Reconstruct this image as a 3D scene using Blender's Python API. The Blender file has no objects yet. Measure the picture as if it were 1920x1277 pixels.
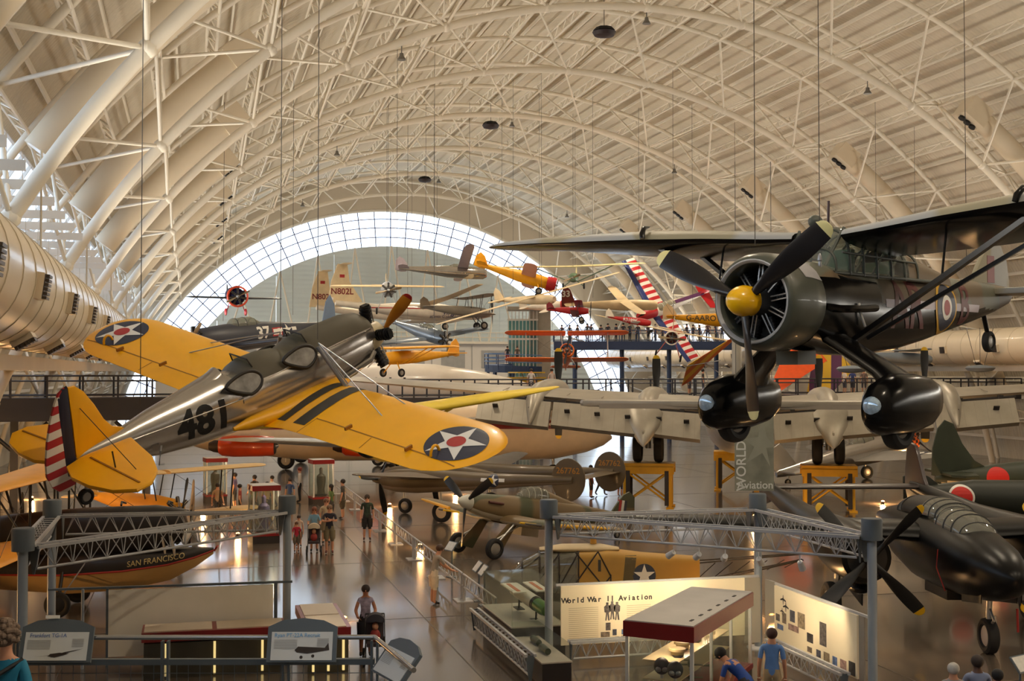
import bpy, bmesh, math, random
from mathutils import Vector as V, Matrix, Euler
from mathutils.bvhtree import BVHTree
from mathutils.geometry import tessellate_polygon
random.seed(7)
SC = bpy.context.scene
COL = SC.collection
R = math.radians
PI = math.pi
EYE = 6.68
# ---------------------------------------------------------------- camera, world, exposure
cam_d = bpy.data.cameras.new('camera')
cam = bpy.data.objects.new('camera', cam_d); COL.objects.link(cam)
cam.location = (0, 0, EYE)
cam.rotation_euler = (R(90 + 1.467), 0, -R(14.588))
cam_d.sensor_width = 36; cam_d.lens = 2314.1 * 36 / 1920
cam_d.clip_start = .1; cam_d.clip_end = 600
SC.camera = cam
vs = SC.view_settings
vs.view_transform = 'Standard'; vs.look = 'None'; vs.gamma = 1; vs.use_curve_mapping = False
vs.exposure = 0.08
w = bpy.data.worlds.new('sky'); SC.world = w; w.use_nodes = True
bg = w.node_tree.nodes['Background']
bg.inputs[0].default_value = (.80, .90, 1.0, 1); bg.inputs[1].default_value = 3.4

def area_light(name, loc, rot, sx, sy, power, col, portal=False, spread=None):
    l = bpy.data.lights.new(name, 'AREA'); l.shape = 'RECTANGLE'; l.size = sx; l.size_y = sy
    l.energy = power; l.color = col
    if portal: l.cycles.is_portal = True
    if spread: l.spread = R(spread)
    o = bpy.data.objects.new(name, l); COL.objects.link(o); o.location = loc; o.rotation_euler = rot
    return o
# long indirect uplights on the ledges above the two big wall ducts, aimed at the vault
WARM = (1.0, .94, .83)
area_light('uplight_trough', (-3.2, 60, 10.1), (0, R(180 + 50), 0), .6, 190, 9800, WARM, spread=125)
area_light('uplight_trough', (51.9, 60, 10.1), (0, R(180 - 50), 0), .6, 190, 8600, WARM, spread=125)
area_light('window_portal', (24.36, 154.2, 14), (R(-90), 0, 0), 66, 26, 1, (1, 1, 1), True)
area_light('window_portal', (-7.0, 75, 13.5), (0, R(-57), 0), 5, 158, 1, (1, 1, 1), True)

cy = SC.cycles
cy.max_bounces = 6; cy.diffuse_bounces = 3; cy.glossy_bounces = 3; cy.transmission_bounces = 3; cy.transparent_max_bounces = 10; cy.caustics_reflective = False; cy.caustics_refractive = False
# ---------------------------------------------------------------- helpers
def lin(c):
    return tuple((x / 255 / 12.92 if x / 255 <= .04045 else ((x / 255 + .055) / 1.055) ** 2.4) for x in c)
MATS = {}
def mat(name, rgb=None, rough=.5, metal=0, noise=.08, ns=2.0, bump=0, bs=20, coat=0, emit=0, alpha=None, spec=None):
    if name in MATS: return MATS[name]
    m = bpy.data.materials.new(name); MATS[name] = m; m.use_nodes = True
    nt = m.node_tree; b = nt.nodes['Principled BSDF']
    c = lin(rgb) + (1,)
    b.inputs['Base Color'].default_value = c
    b.inputs['Roughness'].default_value = rough; b.inputs['Metallic'].default_value = metal
    if coat: b.inputs['Coat Weight'].default_value = coat; b.inputs['Coat Roughness'].default_value = .08
    if spec is not None: b.inputs['Specular IOR Level'].default_value = spec
    if emit: b.inputs['Emission Color'].default_value = c; b.inputs['Emission Strength'].default_value = emit
    m.diffuse_color = c
    if noise or bump:
        tc = nt.nodes.new('ShaderNodeTexCoord')
    if noise:
        n = nt.nodes.new('ShaderNodeTexNoise'); n.inputs['Scale'].default_value = ns; n.inputs['Detail'].default_value = 5
        nt.links.new(tc.outputs['Object'], n.inputs['Vector'])
        r = nt.nodes.new('ShaderNodeMapRange'); r.inputs[1].default_value = .3; r.inputs[2].default_value = .7
        r.inputs[3].default_value = 1 - noise; r.inputs[4].default_value = 1 + noise
        nt.links.new(n.outputs[0], r.inputs[0])
        x = nt.nodes.new('ShaderNodeVectorMath'); x.operation = 'SCALE'; x.inputs[0].default_value = c[:3]
        nt.links.new(r.outputs[0], x.inputs['Scale']); nt.links.new(x.outputs[0], b.inputs['Base Color'])
    if bump:
        n2 = nt.nodes.new('ShaderNodeTexNoise'); n2.inputs['Scale'].default_value = bs
        nt.links.new(tc.outputs['Object'], n2.inputs['Vector'])
        bp = nt.nodes.new('ShaderNodeBump'); bp.inputs['Strength'].default_value = bump; bp.inputs['Distance'].default_value = .02
        nt.links.new(n2.outputs[0], bp.inputs['Height']); nt.links.new(bp.outputs[0], b.inputs['Normal'])
    return m
def stripes(name, a, b_, axis, period, duty=.5, off=0, rough=.4, metal=0, sharp=True):
    """two flat colours in bands along one object axis"""
    if name in MATS: return MATS[name]
    m = mat(name, a, rough, metal, noise=0); nt = m.node_tree; b = nt.nodes['Principled BSDF']
    tc = nt.nodes.new('ShaderNodeTexCoord'); s = nt.nodes.new('ShaderNodeSeparateXYZ')
    nt.links.new(tc.outputs['Object'], s.inputs[0])
    ad = nt.nodes.new('ShaderNodeMath'); ad.operation = 'ADD'; ad.inputs[1].default_value = off + 1000 * period
    nt.links.new(s.outputs['XYZ'.index(axis)], ad.inputs[0])
    md = nt.nodes.new('ShaderNodeMath'); md.operation = 'MODULO'; md.inputs[1].default_value = period
    nt.links.new(ad.outputs[0], md.inputs[0])
    gt = nt.nodes.new('ShaderNodeMath'); gt.operation = 'GREATER_THAN'; gt.inputs[1].default_value = period * duty
    nt.links.new(md.outputs[0], gt.inputs[0])
    mx = nt.nodes.new('ShaderNodeMix'); mx.data_type = 'RGBA'
    mx.inputs[6].default_value = lin(a) + (1,); mx.inputs[7].default_value = lin(b_) + (1,)
    nt.links.new(gt.outputs[0], mx.inputs[0]); nt.links.new(mx.outputs[2], b.inputs['Base Color'])
    return m
def glass(name, tint=(235, 240, 240), refl=.18, rough=.03, body=.12):
    """thin pane: mostly see-through, some mirror and a faint film"""
    if name in MATS: return MATS[name]
    m = bpy.data.materials.new(name); MATS[name] = m; m.use_nodes = True
    nt = m.node_tree; nt.nodes.clear()
    o = nt.nodes.new('ShaderNodeOutputMaterial'); t = nt.nodes.new('ShaderNodeBsdfTransparent'); g = nt.nodes.new('ShaderNodeBsdfGlossy')
    d = nt.nodes.new('ShaderNodeBsdfDiffuse'); a = nt.nodes.new('ShaderNodeMixShader'); b = nt.nodes.new('ShaderNodeMixShader')
    f = nt.nodes.new('ShaderNodeLayerWeight'); f.inputs[0].default_value = .5
    pw = nt.nodes.new('ShaderNodeMath'); pw.operation = 'POWER'; pw.inputs[1].default_value = 4; ml = nt.nodes.new('ShaderNodeMath'); ml.operation = 'MULTIPLY_ADD'; ml.inputs[1].default_value = refl * 2; ml.inputs[2].default_value = refl * .25
    nt.links.new(f.outputs['Facing'], pw.inputs[0]); nt.links.new(pw.outputs[0], ml.inputs[0])
    t.inputs[0].default_value = lin(tint) + (1,); d.inputs[0].default_value = lin(tint) + (1,)
    g.inputs['Roughness'].default_value = rough; a.inputs[0].default_value = body
    nt.links.new(t.outputs[0], a.inputs[1]); nt.links.new(d.outputs[0], a.inputs[2])
    nt.links.new(ml.outputs[0], b.inputs[0]); nt.links.new(a.outputs[0], b.inputs[1]); nt.links.new(g.outputs[0], b.inputs[2])
    nt.links.new(b.outputs[0], o.inputs[0])
    return m

class MB:
    """collects shapes, then links them as one mesh object"""
    def __init__(s): s.v = []; s.f = []; s.mi = []; s.m = 0
    def add(s, v, f):
        o = len(s.v); s.v += [tuple(p) for p in v]; s.f += [tuple(i + o for i in q) for q in f]; s.mi += [s.m] * len(f); return s
    def box(s, c, d, rot=None):
        x, y, z = d[0] / 2, d[1] / 2, d[2] / 2
        p = [V((a * x, b * y, e * z)) for a in (-1, 1) for b in (-1, 1) for e in (-1, 1)]
        if rot: p = [rot @ q for q in p]
        p = [q + V(c) for q in p]
        return s.add(p, [(0, 1, 3, 2), (4, 6, 7, 5), (0, 4, 5, 1), (2, 3, 7, 6), (0, 2, 6, 4), (1, 5, 7, 3)])
    def tube(s, a, b, r, r2=None, n=8, cap=True):
        a, b = V(a), V(b); d = b - a
        if d.length < 1e-6: return s
        r2 = r if r2 is None else r2
        q = d.to_track_quat('Z', 'Y'); p = []
        for k in range(n):
            t = 2 * PI * k / n; e = q @ V((math.cos(t), math.sin(t), 0)); p += [a + e * r, b + e * r2]
        f = [(2 * k, 2 * ((k + 1) % n), 2 * ((k + 1) % n) + 1, 2 * k + 1) for k in range(n)]
        if cap: f += [tuple(2 * k for k in range(n))[::-1], tuple(2 * k + 1 for k in range(n))]
        return s.add(p, f)
    def path(s, pts, r, n=8):
        rings = []
        pts = [V(p) for p in pts]
        for i, p in enumerate(pts):
            d = (pts[min(i + 1, len(pts) - 1)] - pts[max(i - 1, 0)])
            q = d.to_track_quat('Z', 'Y'); rr = r[i] if hasattr(r, '__len__') else r
            rings.append([p + q @ V((math.cos(2 * PI * k / n) * rr, math.sin(2 * PI * k / n) * rr, 0)) for k in range(n)])
        return s.loft(rings)
    def bar(s, a, b, w, h):
        a, b = V(a), V(b); d = b - a; q = d.to_track_quat('X', 'Z').to_matrix()
        return s.box((a + b) / 2, (d.length, w, h), q)
    def loft(s, rings, cap=True, closed=True):
        n = len(rings[0]); p = [x for r in rings for x in r]; f = []
        for i in range(len(rings) - 1):
            for k in range(n if closed else n - 1):
                k2 = (k + 1) % n; f.append((i * n + k, i * n + k2, (i + 1) * n + k2, (i + 1) * n + k))
        if cap and closed: f += [tuple(range(n))[::-1], tuple((len(rings) - 1) * n + k for k in range(n))]
        return s.add(p, f)
    def lathe(s, prof, c=(0, 0, 0), ax='X', n=24, cap=True):
        """prof (t, r) along the axis"""
        c = V(c); rings = []
        for t, r in prof:
            ring = []
            for k in range(n):
                a = 2 * PI * k / n; u, w_ = r * math.cos(a), r * math.sin(a)
                ring.append(c + V({'X': (t, u, w_), 'Y': (w_, t, u), 'Z': (u, w_, t)}[ax]))
            rings.append(ring)
        return s.loft(rings, cap)
    def poly(s, pts, th, nrm):
        """flat outline with thickness along nrm"""
        nrm = V(nrm); n = len(pts); p = [V(q) - nrm * th / 2 for q in pts] + [V(q) + nrm * th / 2 for q in pts]
        f = [tuple(range(n))[::-1], tuple(range(n, 2 * n))] + [(k, (k + 1) % n, n + (k + 1) % n, n + k) for k in range(n)]
        return s.add(p, f)
    def ell(s, c, r, n=12, m=8, rot=None):
        rings = []
        for i in range(m + 1):
            t = PI * i / m; rr = max(math.sin(t), .02)
            ring = [V((rr * math.cos(2 * PI * k / n) * r[0], rr * math.sin(2 * PI * k / n) * r[1], -math.cos(t) * r[2])) for k in range(n)]
            if rot: ring = [rot @ p for p in ring]
            rings.append([p + V(c) for p in ring])
        return s.loft(rings)
    def mesh(s, name, mats, smooth=35):
        me = bpy.data.meshes.new(name); me.from_pydata(s.v, [], s.f)
        for m_ in (mats if isinstance(mats, (list, tuple)) else [mats]): me.materials.append(m_)
        if any(s.mi): me.polygons.foreach_set('material_index', s.mi)
        bm = bmesh.new(); bm.from_mesh(me); bmesh.ops.recalc_face_normals(bm, faces=bm.faces); bm.to_mesh(me); bm.free()
        if smooth:
            me.polygons.foreach_set('use_smooth', [True] * len(me.polygons)); me.set_sharp_from_angle(angle=R(smooth))
        me.update(); return me
    def build(s, name, mats, parent=None, smooth=35, loc=None, rot=None):
        return link(name, s.mesh(name, mats, smooth), parent, loc, rot)
def link(name, me, parent=None, loc=None, rot=None):
    o = bpy.data.objects.new(name, me); COL.objects.link(o)
    if parent: o.parent = parent
    if loc is not None: o.location = loc
    if rot is not None: o.rotation_euler = rot
    return o
def tag(o, label=None, cat=None, group=None, kind=None):
    if label: o['label'] = label
    if cat: o['category'] = cat
    if group: o['group'] = group
    if kind: o['kind'] = kind
    return o
def thing(name, label, cat, loc=(0, 0, 0), rot=(0, 0, 0), group=None, scale=None):
    o = bpy.data.objects.new(name, None); COL.objects.link(o); o.empty_display_size = .2
    o.location = loc; o.rotation_euler = rot
    if scale: o.scale = (scale,) * 3
    return tag(o, label, cat, group)
def struct(name, loc=(0, 0, 0), label=None):
    o = bpy.data.objects.new(name, None); COL.objects.link(o); o.location = loc
    return tag(o, label, kind='structure')
def dup(o, loc=None, rot=None, label=None, parent=None):
    c = o.copy(); COL.objects.link(c)
    if parent is not None: c.parent = parent
    if loc is not None: c.location = loc
    if rot is not None: c.rotation_euler = rot
    if label: c['label'] = label
    for ch in o.children: dup(ch, parent=c)
    return c
UNIT = {}
def rod(name, a, b, r, m, parent=None, n=8, box=None):
    """straight member between two points; alike members share one mesh"""
    key = (m.name, n, bool(box))
    if key not in UNIT:
        q = MB()
        if box: q.box((0, 0, .5), (1, 1, 1))
        else: q.tube((0, 0, 0), (0, 0, 1), 1, n=n)
        UNIT[key] = q.mesh('rod', m, 60)
    o = link(name, UNIT[key], parent)
    a, b = V(a), V(b); d = b - a
    sx, sy = box if box else (r, r)
    o.matrix_basis = Matrix.Translation(a) @ d.to_track_quat('Z', 'Y').to_matrix().to_4x4() @ Matrix.Diagonal((sx, sy, d.length, 1))
    return o
# --- flat print laid onto a surface
def bvh(o):
    """tree of an object's mesh in the frame of its thing (parent)"""
    me = o.data; M = o.matrix_basis
    return BVHTree.FromPolygons([M @ v.co for v in me.vertices], [tuple(p.vertices) for p in me.polygons])
def sub_tri(tris, h):
    out = []; st = list(tris)
    while st:
        a, b, c = st.pop(); l = [(b - a).length, (c - b).length, (a - c).length]; k = l.index(max(l))
        if l[k] < h: out.append((a, b, c)); continue
        if k == 0: m = (a + b) / 2; st += [(a, m, c), (m, b, c)]
        elif k == 1: m = (b + c) / 2; st += [(a, b, m), (a, m, c)]
        else: m = (c + a) / 2; st += [(a, b, m), (m, b, c)]
    return out
def tris_of(outline):
    pts = [V((p[0], p[1], 0)) for p in outline]
    return [tuple(pts[i] for i in t) for t in tessellate_polygon([pts])]
def text_tris(s, size, bold=0, sx=1, italic=0):
    cu = bpy.data.curves.new('t', 'FONT'); cu.body = s; cu.size = size; cu.align_x = 'CENTER'; cu.align_y = 'CENTER'
    cu.offset = bold * size; cu.fill_mode = 'FRONT'; cu.shear = italic; cu.resolution_u = 4
    o = bpy.data.objects.new('t', cu); COL.objects.link(o)
    dg = bpy.context.evaluated_depsgraph_get(); me = bpy.data.meshes.new_from_object(o.evaluated_get(dg))
    me.calc_loop_triangles(); vs_ = [V((v.co.x * sx, v.co.y, 0)) for v in me.vertices]
    t = [tuple(vs_[i] for i in l.vertices) for l in me.loop_triangles]
    bpy.data.objects.remove(o); bpy.data.curves.remove(cu); bpy.data.meshes.remove(me)
    return t
def decal(name, tris, org, u, v, m, parent, tree=None, h=.12, off=.006, back=False):
    """lay 2-D triangles (in the u, v frame at org) on the surface below them; seen from u x v"""
    org, u, v = V(org), V(u).normalized(), V(v).normalized(); n = u.cross(v).normalized()
    idx = {}; vs_ = []; fs = []; miss = set()
    for t in (sub_tri(tris, h) if tree else tris):
        f = []
        for p in t:
            k = (round(p.x, 4), round(p.y, 4))
            if k not in idx:
                q = org + u * p.x + v * p.y
                if tree:
                    hit = tree.ray_cast(q + n * 3, -n)
                    if hit[0] is not None: q = hit[0] + n * off
                    else: miss.add(len(vs_))
                idx[k] = len(vs_); vs_.append(q)
            f.append(idx[k])
        if len(set(f)) == 3 and not any(i in miss for i in f): fs.append(f)
    me = bpy.data.meshes.new(name); me.from_pydata(vs_, [], fs); me.materials.append(m)
    return link(name, me, parent)
def ring_pts(r, n=40, sx=1): return [(r * math.cos(2 * PI * k / n) * sx, r * math.sin(2 * PI * k / n)) for k in range(n)]
def star_pts(r, rot=PI / 2, k=.382): return [((r if i % 2 == 0 else r * k) * math.cos(rot + PI * i / 5), (r if i % 2 == 0 else r * k) * math.sin(rot + PI * i / 5)) for i in range(10)]
def rect_pts(w_, h_, cx=0, cy=0): return [(cx - w_ / 2, cy - h_ / 2), (cx + w_ / 2, cy - h_ / 2), (cx + w_ / 2, cy + h_ / 2), (cx - w_ / 2, cy + h_ / 2)]
# ---------------------------------------------------------------- the hangar
XC, ZC, DTH = 24.36, EYE - 13.35, .173
Y_END = 154.66
def on(Rr, th, y): return V((XC + Rr * math.cos(th), y, ZC + Rr * math.sin(th)))
def th_j(j): return PI / 2 - .0082 - DTH * (j - 6)
cream = mat('cream painted steel', (236, 226, 208), .45, noise=.04, ns=.7)
deckm = mat('ribbed roof deck', (212, 200, 178), .7, noise=.07, ns=.25)
nt = deckm.node_tree; b = nt.nodes['Principled BSDF']
tc = nt.nodes.new('ShaderNodeTexCoord'); wv = nt.nodes.new('ShaderNodeTexWave'); wv.bands_direction = 'Y'; wv.inputs['Scale'].default_value = 1.05
wv.inputs['Distortion'].default_value = 0
bp = nt.nodes.new('ShaderNodeBump'); bp.inputs['Strength'].default_value = .55; bp.inputs['Distance'].default_value = .06
nt.links.new(tc.outputs['Object'], wv.inputs['Vector']); nt.links.new(wv.outputs['Fac'], bp.inputs['Height']); nt.links.new(bp.outputs[0], b.inputs['Normal'])
# floor
floorm = mat('polished concrete floor', (92, 82, 72), .2, noise=.16, ns=.35, coat=.45)
fl = MB().box((24.36, 57, -.15), (80, 200, .3)).build('floor', floorm, smooth=0); tag(fl, kind='structure')
jm = mat('floor joint', (70, 62, 54), .5, noise=0)
for k in range(-3, 16):
    MB().box((24.36, k * 10 + 3.3, .002), (76, .03, .004)).build('floor_joint', jm, fl, 0)
for k in range(-3, 6):
    MB().box((k * 9 + 6.2, 57, .002), (.03, 196, .004)).build('floor_joint', jm, fl, 0)
# roof deck in two arcs, leaving the skylight strip open
ceil_ = struct('ceiling')
def deck(a0, a1, n, y0=-40, y1=Y_END, R0=37.9, R1=38.2):
    q = MB(); rings = []
    for i in range(n + 1):
        t = R(a0 + (a1 - a0) * i / n); rings.append([on(R0, t, y0), on(R0, t, y1), on(R1, t, y1), on(R1, t, y0)])
    return q.loft(rings)
S0, S1 = 144.5, 151.0
deck(9.5, S0, 66).build('roof_deck', deckm, ceil_)
deck(S1, 170.5, 14).build('roof_deck', deckm, ceil_)
# lattice purlins along the hall
def purlin(th):
    q = MB(); yA, yB = 12.2, Y_END - .2
    for Rr, r in ((37.55, .07), (36.85, .07)): q.tube(on(Rr, th, yA), on(Rr, th, yB), r, n=6)
    n = int((yB - yA) / .94)
    for i in range(n):
        a, b_ = yA + (yB - yA) * i / n, yA + (yB - yA) * (i + 1) / n
        lo, hi = (36.85, 37.55) if i % 2 else (37.55, 36.85)
        q.tube(on(lo, th, a), on(hi, th, b_), .035, n=4, cap=False)
    return q
for k in range(-3, 30):
    j = k / 2
    if math.degrees(th_j(j)) < 168 and math.degrees(th_j(j)) > 12 and not (S0 < math.degrees(th_j(j)) < S1):
        purlin(th_j(j)).build('purlin', cream, ceil_, 60)
for k in range(-6, 60):
    a = math.degrees(th_j(k / 4))
    if k % 2 and 12 < a < 168 and not (S0 < a < S1): rod('deck_rib', on(37.72, th_j(k / 4), 12.2), on(37.72, th_j(k / 4), Y_END - .2), .06, cream, ceil_, box=(.09, .22))
# arched trusses: one lower tube, two upper tubes, web braces
RL, RU, WU = 33.8, 36.95, 3.75
def arc_mesh(Rr, r, n=10, a0=None, a1=None, seg=72):
    q = MB(); a0 = PI - math.asin((-ZC) / Rr) if a0 is None else a0; a1 = math.asin((-ZC) / Rr) if a1 is None else a1
    q.path([V((Rr * math.cos(a0 + (a1 - a0) * i / seg), 0, Rr * math.sin(a0 + (a1 - a0) * i / seg))) for i in range(seg + 1)], r, n)
    return q
def make_truss():
    t = struct('roof_truss', (XC, 0, ZC))
    arc_mesh(RL, .22, 12).build('lower_chord', cream, t, 60)
    for s in (-1, 1): arc_mesh(RU, .15, 10).build('upper_chord', cream, t, 60, loc=(0, s * WU, 0))
    pl = lambda Rr, j, y: (Rr * math.cos(th_j(j)), y, Rr * math.sin(th_j(j)))
    for j in range(-1, 14):
        for s in (-1, 1):
            for h in (-.5, .5):
                rod('brace', pl(RL, j, 0), pl(RU, j + h, s * WU), .075, cream, t)
        MB().ell(pl(RL, j, 0), (.28, .28, .28), 8, 6).build('node_plate', cream, t)
    for j in range(-1, 14):
        rod('cross_strut', pl(RU, j + .5, -WU), pl(RU, j + .5, WU), .06, cream, t)
    return t
tr0 = make_truss(); tr0.location.y = 19.66
for k in range(0, 9): dup(tr0, (XC, 34.66 + 15 * k, ZC))
# skylight strip on the near side of the vault
win1 = struct('window_1')
skyglass = glass('window glass', (235, 242, 250), .08, .02, .05)
frame_m = mat('pale window frame', (214, 206, 196), .4, noise=.03)
ym = [-40 + 2.5 * i for i in range(79)]
for y in [q for q in ym if q < Y_END]:
    rod('mullion', on(37.95, R(S0), y), on(37.95, R(S1), y), .05, frame_m, win1, box=(.1, .14))
for i in range(13):
    y0, y1 = -40 + 15 * i, min(-25 + 15 * i, Y_END)
    q = MB(); q.loft([[on(38.0, R(a), y0), on(38.0, R(a), y1), on(38.03, R(a), y1), on(38.03, R(a), y0)] for a in (S0, (S0 + S1) / 2, S1)]).build('pane', skyglass, win1, 0)
for a in (S0, (S0 + S1) / 2, S1):
    rod('frame_rail', on(37.95, R(a), -40), on(37.95, R(a), Y_END), .06, frame_m, win1, box=(.14, .14))
# back wall behind the viewer
def half_disc(y, R0, R1, th=.3, zmin=0, n=48):
    q = MB(); rings = []
    for i in range(n + 1):
        t = PI * i / n; p0, p1 = on(R0, t, y), on(R1, t, y); rings.append([p0, p1, p1 + V((0, th, 0)), p0 + V((0, th, 0))])
    return q.loft(rings)
wall_w = mat('warm white plaster', (214, 200, 178), .8, noise=.04, ns=.2)
tag(half_disc(-40.4, .5, 38.2).build('wall_back', wall_w), kind='structure')
# far end wall: grey sliding doors, glazed arch, white ground-floor wall
doorm = mat('grey ribbed hangar door', (224, 234, 234), .6, noise=.05, ns=.15)
nt = doorm.node_tree; b = nt.nodes['Principled BSDF']
tc = nt.nodes.new('ShaderNodeTexCoord'); wv = nt.nodes.new('ShaderNodeTexWave'); wv.bands_direction = 'Z'; wv.inputs['Scale'].default_value = .55
bp = nt.nodes.new('ShaderNodeBump'); bp.inputs['Strength'].default_value = .5; bp.inputs['Distance'].default_value = .08
nt.links.new(tc.outputs['Object'], wv.inputs['Vector']); nt.links.new(wv.outputs['Fac'], bp.inputs['Height']); nt.links.new(bp.outputs[0], b.inputs['Normal'])
wf = struct('wall_far')
RI, RO = 29.2, 33.7
def door_leaf(x0, x1):
    q = MB(); n = 10; pts = [(x0, 0)]
    for i in range(n + 1):
        x = x0 + (x1 - x0) * i / n; pts.append((x, ZC + math.sqrt(max(RI ** 2 - (x - XC) ** 2, 0))))
    pts.append((x1, 0)); q.poly([V((a, Y_END, c)) for a, c in pts][::-1], .3, (0, 1, 0)); return q
xs = [XC + 28.4 * (i / 4 - 1) for i in range(9)]
for a, c in zip(xs, xs[1:]): door_leaf(a + .02, c - .02).build('door_leaf', doorm, wf, 0)
half_disc(Y_END - .1, RI - .25, RI + .05, .5, n=72).build('door_head', cream, wf)
half_disc(Y_END - .1, RO, 38.2, .5, n=72).build('gable_panel', wall_w, wf)
win2 = struct('window_2')
mull = mat('dark window mullion', (84, 76, 112), .5, noise=0)
a_lo = math.degrees(math.asin(6.7 / 33)) 
for i in range(45):
    t = R(11 + 158 * i / 44)
    rod('mullion', on(RI, t, Y_END), on(RO, t, Y_END), .065, mull, win2, n=6)
for Rr in (RI + 1.2, RI + 2.4, RI + 3.5):
    arc_mesh(Rr, .06, 6).build('mullion_ring', mull, win2, 60, loc=(XC, Y_END, ZC))
for i in range(44):
    t0, t1 = R(11 + 158 * i / 44), R(11 + 158 * (i + 1) / 44)
    MB().loft([[on(RI, t0, Y_END + .1), on(RI, t1, Y_END + .1)], [on(RO, t0, Y_END + .1), on(RO, t1, Y_END + .1)]], False, False).build('pane', skyglass, win2, 0)
# wind trusses standing in front of the doors
for i in range(-5, 6):
    x = XC + i * 4.6
    zt = ZC + math.sqrt(RI ** 2 - (x - XC) ** 2)
    for s in (-1, 1): rod('wind_strut', (x, Y_END - .8, zt), (x + s * 1.7, Y_END - 3.2, 10.6), .11, cream, wf)
# white ground-floor block with catwalk
blk = struct('wall_far_base')
whitem = mat('white wall panel', (226, 220, 212), .7, noise=.03, ns=.2)
MB().box((20, Y_END - 2.3, 5.1), (48, 3.6, 10.2)).build('wall_panel', whitem, blk, 0)
MB().box((20, Y_END - 2.6, 10.35), (49, 4.4, .3)).build('ledge', cream, blk, 0)
gp = mat('grey service panel', (166, 164, 160), .6)
for i in range(9):
    x = 1 + i * 5.1
    MB().box((x, Y_END - 4.15, 8.3), (3.0, .12, 2.2)).build('service_panel', gp, blk, 0)
    rod('wall_joint', (x + 2.4, Y_END - 4.12, .3), (x + 2.4, Y_END - 4.12, 10), .07, gp, blk, box=(.12, .08))
    for s in (-.3, .3): rod('wall_bracket', (x + 2.4 + s, Y_END - 4.3, 3.3), (x + 2.4 + s, Y_END - 4.3, 5.0), .04, gp, blk)
for z in (11, 11.6): rod('hand_rail', (-4, Y_END - 4.6, z), (44, Y_END - 4.6, z), .05, cream, blk)
for i in range(49): rod('rail_post', (-4 + i, Y_END - 4.6, 10.4), (-4 + i, Y_END - 4.6, 11.6), .035, cream, blk)

# ---------------------------------------------------------------- big wall ducts with diffusers
ductm = mat('cream spiral duct', (226, 210, 184), .32, noise=.04, ns=.6, coat=.15)
seam = mat('duct seam', (204, 190, 166), .5, noise=0)
louv = mat('dark steel louvre', (92, 84, 78), .3, .8, noise=0)
def big_duct(x, z, r, side, label, y0=6, y1=150, step=5.8, first=18.2):
    t = thing('air_duct', label, 'air duct', (x, 0, z))
    MB().lathe([(y0, r), (y1, r)], ax='Y', n=40).build('duct_shell', ductm, t)
    n = int((y1 - y0) / 1.7)
    for i in range(n):
        y = y0 + 1.7 * i + .4
        MB().lathe([(y - .02, r), (y - .02, r + .015), (y + .02, r + .015), (y + .02, r)], ax='Y', n=40, cap=False).build('duct_seam', seam, t)
    k = 0; y = first
    while y < y1 - 4 and k < 24:
        for a, sz, dy in ((-8, .78, 0), (-60, .72, 2.6)):
            ang = R(a) if side > 0 else PI - R(a)
            d = V((math.cos(ang), 0, math.sin(ang))); up = V((-math.sin(ang) * side, 0, math.cos(ang) * side))
            c = d * (r + .02) + V((0, dy, 0)); M = Matrix((V((0, 1, 0)), up, d)).transposed()
            box_ = MB().box(c + V((0, y, 0)), (.95 * sz, .62 * sz, .16), M); e = box_.build('diffuser_collar', ductm, t)
            q = MB()
            for s in range(6):
                q.box(c + d * .11 + up * (.6 * sz * (s / 5 - .5)) * .86 + V((0, y, 0)), (.62 * sz, .05, .1), M)
            q.box(c + d * .085 + V((0, y, 0)), (.66 * sz, .56 * sz, .02), M)
            q.build('louvre', louv, e, 0)
        k += 1; y += step
    for i in range(10):
        rod('duct_hanger', (0, 12 + 15 * i - 7, r), (0, 12 + 15 * i - 7, r + 3), .03, seam, t)
    return t
big_duct(-3.9, 8.42, 1.22, 1, 'huge cream ventilation duct with dark louvred outlets along the near wall')
big_duct(52.6, 8.42, 1.22, -1, 'long cream ventilation duct with dark grilles along the far right wall', y0=30, first=36)
# ledge beams below the ducts
lb = struct('trim_1')
for x in (-5.0, -6.6): MB().box((x, 70, 6.95), (.35, 168, .42)).build('edge_beam', cream, lb, 0)
lb2 = struct('trim_2'); MB().box((53.9, 80, 6.95), (.35, 140, .42)).build('edge_beam', cream, lb2, 0)
# light baffles hung over the near duct
baf = mat('pale light baffle', (222, 212, 198), .6, noise=.03)
for i in range(36):
    y = 22.3 + 3.3 * i
    t = thing('light_baffle', 'pale hanging light baffle board above the huge near-wall duct', 'baffle', (-3.95, y, 11.75), group='light baffles above the near duct')
    MB().box((-3.1, 0, 0), (6.2, .05, .27)).build('board', baf, t, 0)
    for x in (-.9, -2.6, -4.6): rod('hanger_rod', (x, 0, -.1), (x, 0, 1.4), .012, seam, t, n=5)
    if i < 22:
        for x in (-1.2, -3): rod('drop_rod', (x, 0, -.1), (x, 0, -1.6), .01, seam, t, n=4)
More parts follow.
